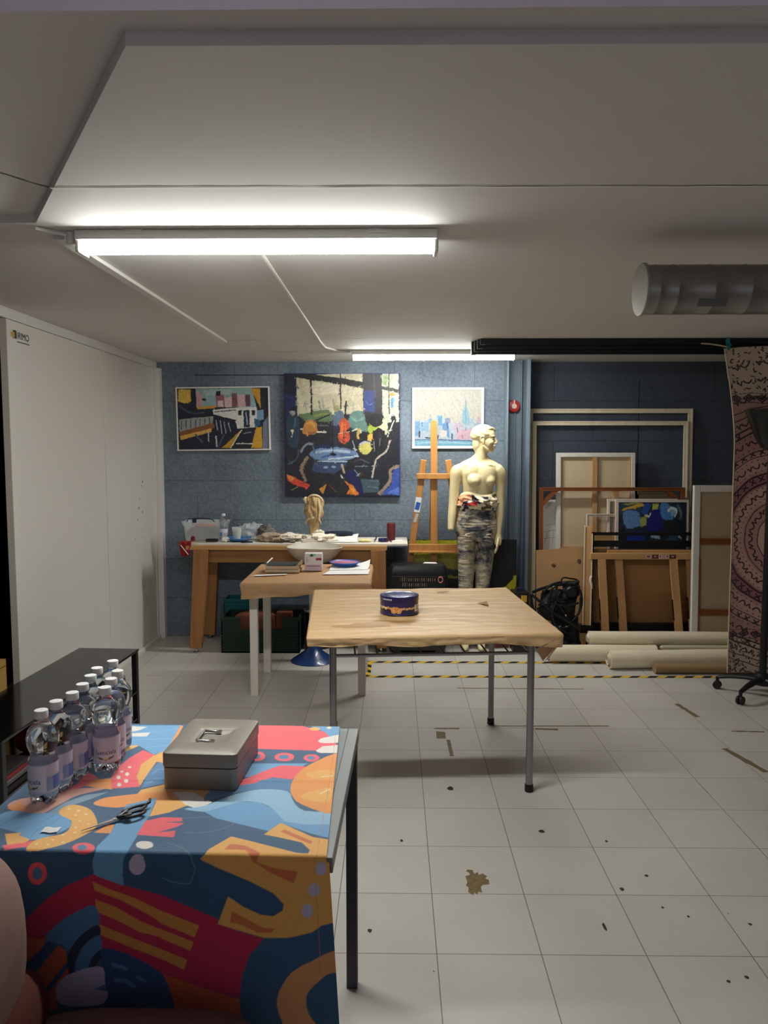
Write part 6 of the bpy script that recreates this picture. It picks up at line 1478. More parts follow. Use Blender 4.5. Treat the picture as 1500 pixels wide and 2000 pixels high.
for k in range(13):
    for sx in (-1, 1):
        z = .80 + .026 * k + rj.uniform(-.008, .008); a0 = PI * rj.uniform(.12, .34); a1 = PI * rj.uniform(.62, .86); tl = rj.uniform(-.016, .016); th_ = rj.uniform(.0015, .0055)
        c0 = .640 + sx * .075; pts = [(c0 + .07 * math.cos(a) * .95, 6.0 - (.103 - .02 * (k < 2)) * (.55 + .45 * math.sin(a)), z + tl * math.cos(a)) for a in [a0 + (a1 - a0) * i / 8 for i in range(9)]]
        J.tube(pts, [.0015 + th_ * math.sin(PI * i / 8) for i in range(9)], 8)
J.v = [(x + .006, y, z) for x, y, z in J.v]
solid('trousers', J, JEANS, mn, .005, 3)
# shirt rolled down round the waist
m = MB(); rings = []
nS = 180; colr = []
rs = np.random.RandomState(4)
for i in range(49):
    q = i / 48; ring = []
    for k in range(nS):
        a = 2 * PI * k / nS; bul = math.sin(PI * q) * .024 + .004
        wv = .010 * noise.noise(Vector((math.cos(a) * 2.5, math.sin(a) * 2.5, q * 3))) + .006 * math.sin(7 * a + 9 * q) * math.sin(PI * q) + .012 * noise.noise(Vector((math.cos(a) * 3 + q * 5, math.sin(a) * 3, q * 7))) * math.sin(PI * q)
        r1 = .128 + .012 * (1 - q) + bul + wv; r2 = .090 + .010 * (1 - q) + bul + wv
        z = 1.118 + .125 * q + .012 * math.sin(3 * a + 2) * q - .010 * math.cos(a) * (1 - q)
        if a > 2.6 and a < 3.9: z -= .03 * (1 - q)
        ring.append((.648 + r1 * math.cos(a), 6.0 + r2 * math.sin(a), z))
        nn = noise.noise(Vector((math.cos(a) * 2.2 + q * 1.6, math.sin(a) * 2.2, q * 3 + 5))) + .25 * noise.noise(Vector((math.cos(a) * 7, math.sin(a) * 7 + q * 4, q * 5))); 
        front = (a - 4.71)
        if -1.3 < front < -.35 and q > .42 + .3 * (front + .8): c_ = (224, 158, 120)
        elif -1.0 < front < -.10 and .22 < q < .62 + .5 * front: c_ = (150, 34, 20)
        elif nn > .22: c_ = (40, 40, 48)
        elif nn > .10: c_ = (176, 172, 196)
        elif nn < -.25: c_ = (90, 80, 62)
        else: c_ = (222, 208, 172)
        if q > .88: c_ = (222, 206, 164)
        colr.append(lin(c_)[:3])
    rings.append(ring)
m.loft(rings, caps=False)
sh = part('rolled_shirt', m, mat('shirt_cloth', attr=True, rough=.8, bump=.3, bscale=60), mn, smooth=0); sh.data.shade_smooth(); set_col(sh, np.array(colr))

# ================================================================== stretchers, canvases and rack along the right of the back wall
def frame(name, x0, x1, yb, yt, zb, zt, w, d, m_, label, cat='frame', cross=(), group=None, mats=None, brace=False, mx_=None):
    M = lean(x0, yb, yt, zb, zt); W = x1 - x0; Hh = math.hypot(yt - yb, zt - zb)
    t = thing(name, ((x0 + x1) / 2, yb, zb), label, cat, group)
    for n_, a, b_ in (('side_bar', (0, 0, 0), (w, d, Hh)), ('side_bar', (W - w, 0, 0), (W, d, Hh)), ('top_bar', (w, 0, Hh - w), (W - w, d, Hh)), ('bottom_bar', (w, 0, 0), (W - w, d, w))):
        m = MB(); m.at(M); m.span(a, b_)
        if n_ == 'side_bar':
            s = 1 if a[0] == 0 else -1; x = a[0] if s > 0 else b_[0]; m.span((min(x, x + s * w * .35), -.004, 0), (max(x, x + s * w * .35), 0, Hh))
        elif n_ == 'top_bar': m.span((w * .35, -.004, Hh - w * .35), (W - w * .35, 0, Hh))
        part(n_, m, m_, t, smooth=0, bevel=.0015)
    for k, (a, b_) in enumerate(cross):
        m = MB(); m.at(M); m.span(a, b_); part('cross_bar', m, mx_ or m_, t, smooth=0)
    if brace:
        for s in (0, 1):
            x = w if not s else W - w; sg = 1 if not s else -1
            m = MB(); m.at(M); m.beam((x - sg * .01, d * .5, Hh - w - .11), (x + sg * .11, d * .5, Hh - w + .01), .035, d * .7, (sg * .7, 0, -.7)); part('corner_brace', m, m_, t, smooth=0)
    return t, M, W, Hh
frame('tall_stretcher', 1.108, 2.455, 6.33, 6.392, 0, 1.915, .036, .022, PALEZ, 'tallest pale empty stretcher frame leaning against the dark wall')
frame('tall_stretcher', 1.136, 2.410, 6.295, 6.362, 0, 1.812, .034, .022, PALEZ, 'slightly smaller pale empty stretcher frame nested before the tallest one')
def canvas_back(name, x0, x1, yb, yt, zb, zt, label, bars, rim=.028, barw=None, edge=GESSO, cloth=CANVASB, loc=None):
    M = lean(x0, yb, yt, zb, zt); W = x1 - x0; Hh = math.hypot(yt - yb, zt - zb)
    t = thing(name, ((x0 + x1) / 2, yb, zb), label, 'canvas')
    m = MB(); m.at(M); d = .035
    m.span((0, 0, 0), (rim, d, Hh)); m.span((W - rim, 0, 0), (W, d, Hh)); m.span((rim, 0, Hh - rim), (W - rim, d, Hh)); m.span((rim, 0, 0), (W - rim, d, rim)); m.jitter(.0025, 9); part('folded_edge', m, edge, t, smooth=0, bevel=.004)
    m = MB(); m.at(M); m.span((rim * .5, d - .006, rim * .5), (W - rim * .5, d - .002, Hh - rim * .5)); part('cloth_back', m, cloth, t, smooth=0)
    for a, b_ in bars:
        m = MB(); m.at(M); m.span(a, b_); part('stretcher_bar', m, barw or PINEZ, t, smooth=0, bevel=.001)
    return t, M, W, Hh
canvas_back('reversed_canvas', 1.327, 1.968, 6.21, 6.31, 0, 1.555, 'reversed canvas with white edges and a central wooden bar, inside the pale frames', [((.295, .004, .03), (.333, .028, 1.53)), ((.03, .006, .755), (.60, .026, .79)), ((.598, .004, .03), (.612, .03, 1.53))], .036)
frame('brown_stretcher', 1.178, 2.352, 6.15, 6.235, 0, 1.275, .030, .03, RUSTW, 'dark orange-brown empty stretcher frame with corner braces', brace=True, cross=(((.60, .005, .03), (.64, .025, 1.25)),), mx_=PINEZ)
m = MB(); M = lean(1.205, 6.262, 6.335, 0, 1.18); m.at(M); m.span((0, 0, 0), (.16, .008, 1.17)); 
wsh = solo('pencilled_sheet', m, GESSO, (1.29, 6.262, 0), 'narrow white panel with faint pencil lines behind the brown frame', 'panel', smooth=0)
m = MB(); m.at(M)
for a, b_ in (((.02, .90), (.13, .925)), ((.03, .80), (.06, .90)), ((.02, .85), (.15, .86)), ((.10, .80), (.11, .92)), ((.05, .96), (.14, .98))):
    m.beam((a[0], -.0006, a[1]), (b_[0], -.0006, b_[1]), .003, .0008, (0, 0, 1) if abs(b_[0] - a[0]) > .05 else (1, 0, 0))
part('pencil_line', m, mat('pencil', (140, 136, 130), .8), wsh, smooth=0)
m = MB(); M = lean(1.13, 6.0, 6.085, 0, .80); m.at(M); m._add([(0, 0, 0), (.39, 0, 0), (.39, 0, .815), (0, 0, .785), (0, .012, 0), (.39, .012, 0), (.39, .012, .815), (0, .012, .785)], [(0, 1, 2, 3), (7, 6, 5, 4), (0, 4, 5, 1), (1, 5, 6, 2), (2, 6, 7, 3), (3, 7, 4, 0)])
pb = solo('plywood_sheet', m, PLY, (1.32, 6.0, 0), 'plain plywood sheet with two dark knots leaning behind the folded pushchair', 'board', smooth=0)
m = MB(); m.at(M); m.ell((.14, -.0006, .66), (.018, .0008, .018), 12, 6); m.ell((.34, -.0006, .70), (.016, .0008, .018), 12, 6); m.jitter(.006, 60); m.v = [(x, y, z) for x, y, z in m.v]; part('knot', m, mat('knot_brown', (96, 66, 40), .7), pb)
# small frame and canvas seen edge-on
frame('small_stretcher', 1.530, 1.86, 6.072, 6.10, .22, 1.07, .022, .02, mat('bare_white_frame', (206, 190, 172), .6), 'small pale pinkish stretcher frame standing in the rack left of the blue painting', cross=(((.022, .004, .50), (.31, .016, .545)), ((.05, .006, .62), (.31, .016, .70))), mx_=PINE)
ee = thing('edge_canvas', (1.497, 5.97, .215), 'canvas seen edge-on, tall pale strip at the left end of the black rack', 'canvas')
SK = T_(1.5045, 5.935, 0) @ R_('Z', -14.3)
m = MB(); m.at(SK); m.span((-.024, 0, .212), (.024, .055, .985)); part('stretcher', m, PINEZ, ee, smooth=0)
m = MB(); m.at(SK); m.span((-.033, -.006, .212), (-.024, .055, .985)); m.jitter(.002, 7); part('cloth_fold', m, mat('cloth_fold_cream', (222, 206, 172), .8), ee, smooth=0)
m = MB(); m.at(SK); m.span((.024, -.006, .212), (.033, .055, .93)); m.jitter(.002, 7); part('cloth_fold', m, mat('cloth_fold_cream', (222, 206, 172), .8), ee, smooth=0)
m = MB(); m.tube([(1.533, 5.928, .60), (1.522, 5.922, .575), (1.532, 5.922, .54), (1.538, 5.928, .50)], [.010, .008, .010, .006], 8); part('torn_fold', m, GESSO, ee)
# blue abstract
ba = thing('abstract_painting', (2.02, 6.04, .3), 'small abstract painting of blue and yellow swirls standing in the rack', 'painting')
M = lean(1.755, 6.050, 6.092, .24, 1.185); Wb, Hb = .575, .945
m = MB(); m.at(M); m.span((0, .0, 0), (Wb, .028, Hb)); part('stretched_edge', m, mat('canvas_edge_pale', (212, 198, 184), .7), ba, smooth=0)
bart = [('P' if l[0] == 'P' else 'S',) + ((l[1],) if l[0] == 'P' else (l[1], l[2])) + ([v if i % 2 == 0 else 620 + v * .38 for i, v in enumerate(l[-1])],) for l in BLUE_ART]
painted('painted_face', M @ T_(.022, -.0012, .01), Wb - .040, Hb - .030, bart, (28, 38, 52), ba, VCOL, 200, 300, .004, grain=.07, dabs=420)
m = MB(); M2 = lean(1.700, 6.082, 6.124, .24, 1.19); m.at(M2); m.span((0, 0, 0), (.018, .028, .95)); m.span((.018, .012, 0), (.05, .016, .94), 1); m.span((.018, 0, .93), (.55, .028, .95))
solo('striped_canvas', m, [mat('edge_pink_white', (216, 200, 190), .6), mat('yellow_blue_streaks', (176, 168, 96), .6, col2=(60, 86, 130), vscale=9, stretch=(3, 1, 1.2))], (1.72, 6.07, .24), 'canvas with yellow and blue streaks just showing left behind the blue abstract', 'canvas', smooth=0)
m = MB(); m.tube([(1.99, 6.29, 1.24), (2.20, 6.29, 1.237)], .028, 16); m.span((1.995, 6.275, 0), (2.28, 6.29, 1.215)); m.span((2.20, 6.272, 1.215), (2.28, 6.29, 1.265))
solo('rolled_board', m, mat('grey_beige_roll', (150, 134, 108), .8), (2.1, 6.27, 0), 'beige rolled sheet on boards just above the blue abstract painting', 'roll', smooth=40)
# black rack
rk = thing('canvas_rack', (1.95, 6.05, 0), 'black metal rack holding canvases behind the trestles', 'rack')
RKM = mat('rack_black', (15, 15, 17), .4)
m = MB(); m.span((1.545, 6.0, .910), (2.62, 6.02, .934)); part('rail', m, RKM, rk, smooth=0)
m = MB(); m.span((1.545, 6.0, .820), (2.62, 6.025, .868)); part('rail', m, RKM, rk, smooth=0)
m = MB(); m.span((1.455, 5.925, .150), (1.565, 5.99, .212)); m.span((1.53, 5.99, .150), (2.62, 6.03, .212)); m.span((1.53, 6.125, .150), (2.62, 6.145, .212)); m.span((1.535, 6.03, .196), (2.60, 6.125, .208)); part('base_tray', m, RKM, rk, smooth=0)
for x in (1.555, 2.59):
    for y in (6.0, 6.118):
        m = MB(); m.span((x - .022, y, .03), (x + .012, y + .03, .934)); part('post', m, RKM, rk, smooth=0)
        m = MB(); m.lathe([(.022, -.012), (.024, -.008), (.024, .008), (.022, .012)], (x - .005, y + .015, .024), 14, axis=R_('Y', 90)); part('caster', m, BLACKP, rk)
m = MB(); m.at(lean(1.585, 6.031, 6.034, .213, .80)); m.span((0, 0, 0), (.80, .007, .56)); 
solo('brown_board', m, CARD, (1.98, 6.03, .213), 'brown fibreboard sheet standing in the rack behind the trestle legs', 'board', smooth=0)
m = MB(); m.at(lean(1.575, 6.031, 6.034, .213, .82)); m.span((.0, .0085, 0), (.84, .014, .585)); solo('brown_board', m, mat('board_mid', (166, 130, 88), .65), (1.98, 6.05, .213), 'paler board edge showing along the top of the brown fibreboard', 'board', smooth=0)
# trestles
def trestle(x0, x1, y, zt, xs, label, stick=False, dark=0):
    t = thing('trestle', ((x0 + x1) / 2, y, 0), label, 'trestle')
    m = MB(); m.span((x0, y - .018, zt - .047), (x1, y + .018, zt)); part('top_beam', m, PINE, t, smooth=0, bevel=.002)
    for (xt, xb) in xs:
        m = MB(); m.beam((xb, y - .055, 0), (xt, y - .012, zt - .047), .058, .024, (1, 0, 0)); m.v = [(x, yy, max(z, 0.0)) for x, yy, z in m.v]; l_ = part('leg', m, PINEZ, t, smooth=0, bevel=.0015)
        m = MB(); q = .46; m.beam((xb + (xt - xb) * (q - .10) - .031, y - .055 + .043 * (q - .10), (zt - .047) * (q - .10)), (xb + (xt - xb) * (q + .12) - .031, y - .055 + .043 * (q + .12), (zt - .047) * (q + .12)), .008, .020, (1, 0, 0)); part('slot', m, BLACK, l_, top=t, smooth=0)
        m = MB(); m.beam((xb + .02, y + .024, 0), (xt + .01, y + .010, zt - .047), .05, .012, (1, 0, 0)); m.v = [(x, yy, max(z, 0.0)) for x, yy, z in m.v]; part('leg', m, PINEZ, t, smooth=0)
    if stick:
        for i, (a, w_, c_) in enumerate(((1.932, .050, (190, 160, 150)), (1.985, .048, (96, 26, 34)), (2.036, .024, (206, 190, 180)), (2.062, .026, (196, 160, 160)), (2.090, .026, (206, 180, 176)), (2.118, .05, (90, 40, 36)))):
            m = MB(); m.span((a, y - .0192, zt - .040), (a + w_, y - .018, zt - .010)); m.span((a + w_ * .3, y - .0197, zt - .030), (a + w_ * .7, y - .0192, zt - .018), 1); part('sticker', m, [mat('sticker_%d' % i, c_, .5), mat('sticker_print_%d' % (i % 2), [(120, 60, 64), (170, 150, 150)][i % 2], .5)], t, smooth=0)
    return t
trestle(1.515, 2.325, 5.910, .783, ((1.600, 1.642), (2.150, 2.215)), 'front wooden trestle bearing a row of small red stickers on its beam', True)
trestle(1.655, 2.420, 5.950, .800, ((1.740, 1.795), (2.290, 2.335)), 'rear wooden trestle tucked half behind the stickered one')
# tall canvas on the right
canvas_back('reversed_canvas', 2.275, 3.05, 5.815, 5.85, .0, 1.31, 'tall reversed canvas with white folded edge and two rusty cross bars beside the tapestry', [((.05, .004, .86), (.75, .024, .905)), ((.05, .004, .315), (.75, .024, .36)), ((.042, .002, .03), (.060, .03, .75))], .05, RUSTW, cloth=mat('canvas_grey_beige', (184, 168, 138), .85, var=.04, vscale=20))
# ================================================================== canvas rolls on the floor
def roll(x0, x1, y0, y1, z, r, label, m_=CANVASR, hollow=True, turns=2.5, flat=1.0):
    t = thing('canvas_roll', ((x0 + x1) / 2, (y0 + y1) / 2, max(0, z - r)), label, 'roll')
    a = Vector((x0, y0, z)); b_ = Vector((x1, y1, z)); d = (b_ - a).normalized(); s = Vector((0, 0, 1)); n = d.cross(s)
    m = MB(); K = 24; rows = []
    for i in range(K + 1):
        p = a + (b_ - a) * i / K; q = 1 + .04 * noise.noise(p * 3)
        rows.append([p + (s * math.cos(2 * PI * k / 28) * flat + n * math.sin(2 * PI * k / 28)) * r * (q if 0 < i < K else 1) for k in range(28)])
    inner = [[p + (s * math.cos(2 * PI * k / 28) * flat + n * math.sin(2 * PI * k / 28)) * r * .84 for k in range(28)] for p in (a, a + d * .15)]
    m.loft(list(reversed(inner)) + rows, caps=True); part('outer_wrap', m, m_, t, smooth=50)
    m = MB(); P = []
    for k in range(70):
        q = k / 69; an = q * turns * 2 * PI; rr_ = r * (.80 - .38 * q); v_ = (s * math.cos(an) * flat + n * math.sin(an)) * rr_
        P.append([tuple(a - d * (.006 + .012 * q) + v_), tuple(a + d * .14 + v_)])
    m.grid(P); part('inner_spiral', m, mat('canvas_inner', (226, 216, 190), .8), t, smooth=60)
    return t
roll(1.155, 1.95, 5.645, 5.650, .064, .064, 'thick canvas roll lying furthest left on the floor under the others')
roll(1.475, 2.9, 5.755, 5.74, .155, .052, 'greyish canvas roll lying on top across the pile')
roll(1.555, 2.9, 5.475, 5.545, .066, .066, 'front cream canvas roll with an open dark end')
roll(1.985, 2.9, 5.62, 5.62, .117, .018, 'thin roll with dark end wedged between the cream rolls', mat('roll_pale', (196, 186, 160), .8))
m = MB(); m.loft([[(x, 5.362 + .045 * math.cos(q) * (1 + .1 * noise.noise(Vector((x, q, 0)))), .036 + .035 * math.sin(q)) for q in [2 * PI * k / 20 for k in range(20)]] for x in (1.845, 1.86, 2.0, 2.3, 2.9)])
solo('wrapped_roll', m, mat('brown_wrap', (150, 122, 86), .7), (2.3, 5.362, 0), 'flattened brown wrapped roll on the floor in front of the cream rolls', 'roll', smooth=50)
# ================================================================== hazard tape on the floor
TY = mat('tape_yellow', (222, 180, 50), .45); TK = mat('tape_black', (26, 24, 26), .45)
def hazard(a, b_, w, label):
    a = Vector((a[0], a[1], .0011)); b_ = Vector((b_[0], b_[1], .0011)); d = (b_ - a); Ln = d.length; d = d / Ln; n = Vector((-d.y, d.x, 0)) * w
    m = MB(); k = int(Ln / .062); st_ = Ln / k
    for i in range(k):
        s = i * st_; e = s + st_; sh_ = .04
        lo = a + d * s; hi = a + d * e; s2 = min(s + sh_, Ln); e2 = min(e + sh_, Ln)
        m._add([tuple(lo), tuple(hi), tuple(a + n + d * e2), tuple(a + n + d * s2)], [(0, 1, 2, 3)], i % 2)
    m._add([tuple(a), tuple(a + d * .04 + n), tuple(a + n)], [(0, 1, 2)], 1)
    return solo('floor_tape', m, [TY, TK], ((a.x + b_.x) / 2, (a.y + b_.y) / 2, .001), label, 'tape', smooth=0)
hazard((-.215, 5.595), (3.2, 5.60), .045, 'far strip of black and yellow hazard tape, partly under the canvas rolls')
hazard((-.20, 5.225), (3.2, 5.255), .045, 'near long strip of black and yellow hazard tape on the floor')
hazard((-.165, 5.27), (-.165, 5.595), .05, 'short cross strip of hazard tape closing the left end')
# ================================================================== folded pushchair
fc = thing('folded_pushchair', (1.22, 5.82, 0), 'folded black pushchair with tangled tubes beside the canvas rolls', 'pushchair')
TB = mat('tube_black', (30, 31, 33), .35, metal=.3); FB = mat('black_fabric', (16, 16, 18), .8, bump=.3, bscale=40)
def sm(pts, k=6):
    return [tuple(p) for p in interp([tuple(map(float, p)) for p in pts], k)]
def folded(P, th, seed):
    """a slack cloth panel between four corners, with thickness"""
    a, b_, c, d_ = [Vector(p) for p in P]; rows = []; n = 16
    nr = (b_ - a).cross(d_ - a).normalized()
    for sgn in (1, -1):
        rows_ = []
        for jj in range(n + 1):
            r_ = []
            for ii in range(n + 1):
                u, v = ii / n, jj / n; p = (a * (1 - u) + b_ * u) * (1 - v) + (d_ * (1 - u) + c * u) * v
                e_ = min(1, 6 * u, 6 * (1 - u), 6 * v, 6 * (1 - v)); q = noise.noise(Vector((u * 3 + seed, v * 3, seed))) + .5 * abs(noise.noise(Vector((u * 7, v * 6 + seed, 1))))
                r_.append(tuple(p + nr * (sgn * th * e_ + .035 * q)))
            rows_.append(r_)
        rows.append(rows_)
    m = MB(); m.grid(rows[0]); m.grid(rows[1]); return m
for P_, th_, sd_ in (([(1.10, 5.85, .30), (1.38, 5.87, .20), (1.42, 5.87, .52), (1.14, 5.86, .50)], .035, 1), ([(1.14, 5.80, .30), (1.36, 5.82, .24), (1.41, 5.83, .48), (1.26, 5.82, .52)], .03, 4), ([(1.20, 5.86, .05), (1.44, 5.86, .06), (1.42, 5.87, .30), (1.22, 5.87, .30)], .05, 7), ([(1.30, 5.83, .48), (1.42, 5.84, .46), (1.42, 5.85, .58), (1.29, 5.86, .57)], .03, 9)):
    part('seat_fabric', folded(P_, th_, sd_), FB, fc, smooth=60)
for pts, r in (([(1.04, 5.80, .48), (1.06, 5.78, .36), (1.13, 5.76, .26), (1.23, 5.76, .22), (1.33, 5.76, .25)], .011), ([(1.045, 5.80, .48), (1.12, 5.77, .42), (1.22, 5.75, .34), (1.32, 5.75, .28), (1.40, 5.76, .22)], .011),
               ([(1.16, 5.77, .33), (1.175, 5.76, .45), (1.195, 5.76, .53), (1.225, 5.76, .545), (1.232, 5.77, .525)], .010), ([(1.09, 5.78, .38), (1.15, 5.76, .28), (1.20, 5.75, .20), (1.30, 5.74, .10), (1.38, 5.74, .05)], .011),
               ([(1.20, 5.78, .46), (1.26, 5.76, .39), (1.32, 5.76, .30), (1.38, 5.77, .24)], .010), ([(1.19, 5.78, .455), (1.27, 5.77, .45), (1.31, 5.78, .448)], .010), ([(1.06, 5.83, .49), (1.12, 5.85, .51), (1.22, 5.87, .535), (1.34, 5.87, .545), (1.42, 5.86, .53)], .012),
               ([(1.42, 5.80, .46), (1.41, 5.78, .36), (1.36, 5.77, .29), (1.33, 5.77, .27)], .007), ([(1.10, 5.79, .40), (1.20, 5.76, .42), (1.30, 5.76, .40), (1.40, 5.77, .42)], .009), ([(1.08, 5.79, .33), (1.10, 5.77, .22), (1.18, 5.75, .14), (1.26, 5.75, .12)], .010), ([(1.24, 5.76, .46), (1.20, 5.75, .36), (1.22, 5.74, .26), (1.30, 5.74, .20)], .008), ([(1.37, 5.80, .56), (1.42, 5.80, .50), (1.43, 5.80, .40), (1.40, 5.79, .32)], .009), ([(1.14, 5.80, .50), (1.20, 5.80, .555), (1.28, 5.81, .575)], .009), ([(1.28, 5.84, .55), (1.29, 5.84, .60), (1.35, 5.84, .595), (1.40, 5.85, .585), (1.42, 5.85, .56)], .006)):
    m = MB(); pp = sm(pts); m.tube(pp, r, 10); part('tube', m, TB, fc)
m = MB(); m.lathe([(.035, -.03), (.045, -.02), (.045, .02), (.035, .03)], (1.345, 5.80, .50), 20, axis=R_('X', 90)); part('hinge', m, BLACKP, fc)
for x, y, r in ((1.26, 5.74, .075), (1.37, 5.76, .06), (1.17, 5.90, .075), (1.40, 5.92, .06)):
    m = MB(); m.lathe([(r * .4, -.018), (r * .8, -.018), (r, -.012), (r, .012), (r * .8, .018), (r * .4, .018)], (x, y, r), 26, axis=R_('X', 90)); w_ = part('wheel', m, BLACK, fc)
    m = MB(); m.lathe([(.008, -.024), (.012, -.020), (.012, .020), (.008, .024)], (x, y, r), 12, axis=R_('X', 90)); part('hub', m, DARKST, w_, top=fc)
m = MB(); m._add([(1.195, 5.735, .185), (1.275, 5.735, .180), (1.265, 5.735, .125), (1.225, 5.735, .11)], [(0, 1, 2, 3)]); m._add([(1.19, 5.738, .245), (1.265, 5.738, .250), (1.25, 5.738, .228), (1.20, 5.738, .230)], [(0, 1, 2, 3)]); part('label_patch', m, mat('patch_grey', (150, 152, 152), .5), fc, smooth=0)
for x, z in ((1.165, .225), (1.305, .245), (1.175, .25), (1.30, .33)):
    m = MB(); m.ell((x, 5.742, z), (.007, .004, .007), 10, 6); part('rivet', m, CHROME, fc)
# small tool case left of the pushchair
tk = thing('tool_case', (1.0, 5.98, 0), 'black case with a small yellow and red label beside the folded pushchair', 'case')
m = MB(); m.span((.925, 5.90, 0), (1.045, 6.06, .475)); part('body', m, BLACKP, tk, smooth=0, bevel=.008)
m = MB(); m.span((.985, 5.8975, .40), (1.030, 5.90, .452)); part('label', m, mat('label_yellow', (206, 160, 50), .5), tk, smooth=0)
m = MB(); m.span((.955, 5.8985, .385), (1.02, 5.90, .402)); m.span((.955, 5.896, .400), (.985, 5.899, .412)); part('label', m, mat('label_red', (186, 36, 30), .5), tk, smooth=0)
m = MB(); m.tube([(.96, 5.98, .47), (.965, 5.98, .495), (1.005, 5.98, .495), (1.01, 5.98, .47)], .007, 8); part('handle', m, mat('handle_violet', (70, 40, 90), .5), tk)
m = MB(); m.span((.76, 6.04, 0), (.912, 6.11, .09))
solo('red_plank', m, mat('dark_red_board', (110, 50, 48), .6), (.83, 6.07, 0), 'low dark red board on the floor behind the mannequin feet', 'board', smooth=0)

# ================================================================== tapestry
ta = thing('tapestry', (2.35, 5.02, 2.27), 'printed tapestry of dark scrolls and rings on dusty rose hanging at the far right', 'tapestry')
tx0, tx1, tz0, tz1 = 2.20, 3.05, .105, 2.245
nu_, nv2 = 340, 820
us = np.linspace(0, tx1 - tx0, nu_); vs_ = np.linspace(0, tz1 - tz0, nv2)
art = []
rs = np.random.RandomState(11)
INK = (38, 20, 24); W_ = tx1 - tx0; Hh = tz1 - tz0
art.append(('P', (188, 166, 148), [0, 0, W_, 0, W_, .25, 0, .25])); art.append(('P', (192, 170, 150), [0, Hh - .32, W_, Hh - .32, W_, Hh, 0, Hh]))
cx, cz = .36, .90
def ringp(r, w_, c_): art.append(('S', c_, w_, [q for k in range(61) for q in (cx + r * math.cos(2 * PI * k / 60), cz + r * math.sin(2 * PI * k / 60))]))
for r, w_, c_ in ((.66, .10, (172, 122, 116)), (.53, .10, (190, 146, 134)), (.42, .08, (150, 92, 96)), (.33, .09, (194, 152, 136)), (.23, .08, (178, 126, 118)), (.14, .10, (202, 164, 142)), (.05, .12, (186, 132, 124))): ringp(r, w_, c_)
for r in (.60, .565, .72, .755, .395, .45, .27, .19, .83, .87): ringp(r, .011 if r in (.395, .45, .72, .755) else .006, INK)
for r, n_ in ((.425, 44), (.5875, 60), (.7325, 40)):
    for k in range(n_):
        a = 2 * PI * k / n_; x, z = cx + r * math.cos(a), cz + r * math.sin(a); e_ = .019
        art.append(('S', INK, .009, [x + e_ * math.cos(a + .8), z + e_ * math.sin(a + .8), x, z, x + e_ * math.cos(a - 2.2), z + e_ * math.sin(a - 2.2)])); art.append(('S', INK, .009, [x + e_ * math.cos(a + 2.3), z + e_ * math.sin(a + 2.3), x + e_ * math.cos(a - .8), z + e_ * math.sin(a - .8)]))
for r, n_ in ((.505, 32), (.33, 24), (.66, 40), (.79, 46), (.23, 18), (.93, 54), (1.04, 56), (1.15, 60)):
    for k in range(n_):
        a = 2 * PI * (k + .3) / n_; t1 = Vector((-math.sin(a), math.cos(a))); r1 = Vector((math.cos(a), math.sin(a))); c = Vector((cx, cz)) + r1 * r
        q = [c + t1 * (-.036 + .046 * i / 9) + r1 * (.012 - .022 * math.sin(PI * i / 9) ** .7) for i in range(10)]; art.append(('S', INK, .009, [v for p in q for v in p]))
        q = [c + t1 * (.018 + .030 * i / 12) + r1 * (.011 * math.sin(2.6 * PI * i / 12 + .6)) for i in range(13)]; art.append(('S', INK, .008, [v for p in q for v in p]))
for r, n_ in ((.545, 90), (.475, 80), (.62, 100), (.70, 110), (.775, 120), (.30, 56), (.37, 64)):
    for k in range(n_):
        a = 2 * PI * k / n_; x, z = cx + r * math.cos(a), cz + r * math.sin(a); art.append(('S', INK, .007, [x, z, x + .003, z]))
for zz in (.26, Hh - .335):
    for z_ in (zz - .03, zz + .03): art.append(('S', INK, .004, [0, z_, W_, z_]))
    for k in range(12):
        x = .03 + k * .075; art.append(('S', INK, .009, [x - .03, zz, x, zz + .022, x + .03, zz, x, zz - .022, x - .03, zz])); art.append(('S', INK, .009, [x - .012, zz, x, zz + .008, x + .012, zz, x, zz - .008, x - .012, zz]))
for zz0, zz1 in ((.0, .22), (Hh - .30, Hh)):
    for k in range(330):
        x = rs.uniform(0, W_); z = rs.uniform(zz0, zz1); a = rs.uniform(0, 6.28); l_ = rs.uniform(.005, .014); art.append(('S', INK if k % 3 else (110, 66, 60), .008, [x, z, x + l_ * math.cos(a), z + l_ * math.sin(a)]))
Ua, Va = np.meshgrid(us, vs_)
Cc = shapes(art, Ua.ravel() + .002 * np.sin(Va.ravel() * 60), Va.ravel() + .003 * np.sin(Ua.ravel() * 40), (176, 134, 124), None, 1.0)
Cc = Cc * (1 + .10 * np.sin(Ua.ravel()[:, None] * 900) * np.sin(Va.ravel()[:, None] * 700))
def tap(u, v):
    q = v / Hh; xin = .0
    if q > .70: xin = -.085 * ((q - .70) / .30) ** 1.4 * max(0, 1 - u / .3)
    return (tx0 + u + xin + .010 * (1 - q), 5.02 + .018 * math.sin(u * 16) * (1 - .5 * q) + .006 * noise.noise(Vector((u * 5, v * 2, 1))), tz0 + v - (.02 * (1 - u / W_) ** 6 if q > .9 else 0))
m = MB(); m.grid([[tap(u, v) for u in us] for v in vs_]); tp = part('cloth', m, VCLOTH, ta, smooth=0); tp.data.shade_smooth(); set_col(tp, np.clip(Cc, 0, 1))
m = MB(); m.tube([tap(0, v) for v in np.linspace(0, Hh, 60)], .0045, 8); part('hem', m, mat('hem_cream', (206, 180, 150), .85), ta)
cp = thing('cloth_clip', (2.135, 5.01, 2.27), 'teal plastic clip gripping the top corner of the tapestry', 'clip')
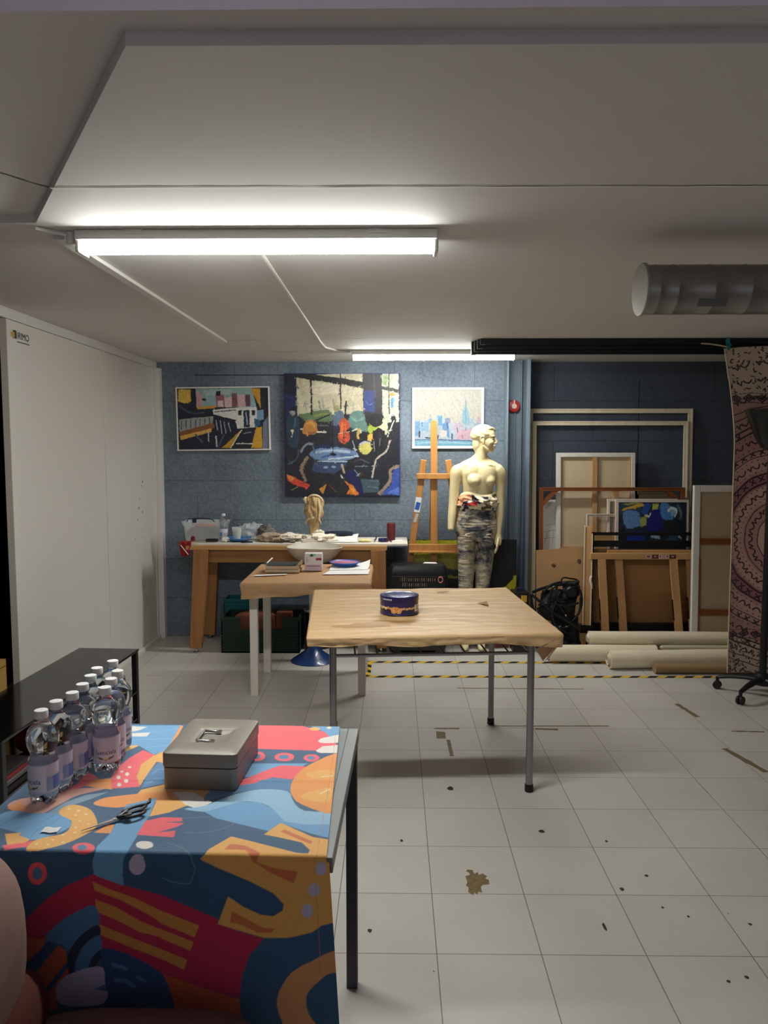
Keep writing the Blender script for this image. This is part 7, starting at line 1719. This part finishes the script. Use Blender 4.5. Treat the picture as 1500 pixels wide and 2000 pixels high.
m = MB(); m.beam((2.128, 4.998, 2.285), (2.140, 5.006, 2.215), .016, .012, (1, 0, 0), 0, .010, .008); m.beam((2.135, 5.034, 2.285), (2.142, 5.022, 2.215), .016, .012, (1, 0, 0), 0, .010, .008); part('jaw', m, mat('clip_teal', (24, 128, 130), .4), cp, smooth=0)
m = MB(); m.tube([(2.125, 5.0, 2.245), (2.15, 5.0, 2.245)], .009, 10); part('spring', m, mat('clip_teal_dark', (20, 96, 100), .4), cp)
m = MB(); m.tube(sm([(1.98, 5.055, 2.262), (2.03, 5.045, 2.258), (2.09, 5.03, 2.246), (2.13, 5.015, 2.235)]), .005, 8); solo('twine', m, mat('twine_pale', (176, 160, 130), .8), (2.05, 5.05, 2.25), 'short pale twine from the curtain track to the teal clip', 'twine')
# ================================================================== black floor lamp on castors
la = thing('floor_lamp', (2.366, 4.86, 0), 'black floor lamp with bowl shade on a castor base at the right edge', 'lamp')
m = MB(); lx_, ly_ = 2.366, 4.86
m.lathe([(.022, 1.572), (.060, 1.588), (.098, 1.650), (.130, 1.740), (.160, 1.815), (.166, 1.830), (.160, 1.830), (.125, 1.750), (.093, 1.665), (.055, 1.606), (.018, 1.596)], (lx_, ly_, 0), 48); part('bowl_shade', m, mat('shade_black', (22, 22, 24), .3), la)
m = MB(); m.lathe([(.025, .12), (.022, .16), (.022, 1.58), (.03, 1.585)], (lx_, ly_, 0), 24); part('pole', m, BLACKP, la)
m = MB(); m.lathe([(.045, .075), (.05, .085), (.048, .135), (.03, .15)], (lx_, ly_, 0), 24); part('hub', m, BLACKP, la)
for k in range(5):
    a = math.radians(196 - 72 * k + 22); dv = Vector((math.cos(a), math.sin(a), 0)); c = Vector((lx_, ly_, 0))
    m = MB(); pp = [c + dv * q + Vector((0, 0, z)) for q, z in ((.03, .112), (.11, .110), (.20, .096), (.265, .080))]; m.tube(pp, [.026, .024, .019, .015], 12, flat=.75); lg_ = part('base_arm', m, BLACKP, la)
    m = MB(); sd = Vector((-dv.y, dv.x, 0)); w0 = c + dv * .27
    for s in (-1, 1):
        A_ = Matrix(((sd.x, dv.x, 0, 0), (sd.y, dv.y, 0, 0), (0, 0, 1, 0), (0, 0, 0, 1))) @ R_('Y', 90)
        m.lathe([(.010, -.008), (.024, -.008), (.0265, -.004), (.0265, .004), (.024, .008), (.010, .008)], tuple(w0 + sd * .012 * s + Vector((0, 0, .0265))), 20, axis=A_)
    m.tube([w0 + Vector((0, 0, .03)), w0 + Vector((0, 0, .082))], .011, 10); part('caster', m, BLACK, lg_, top=la)
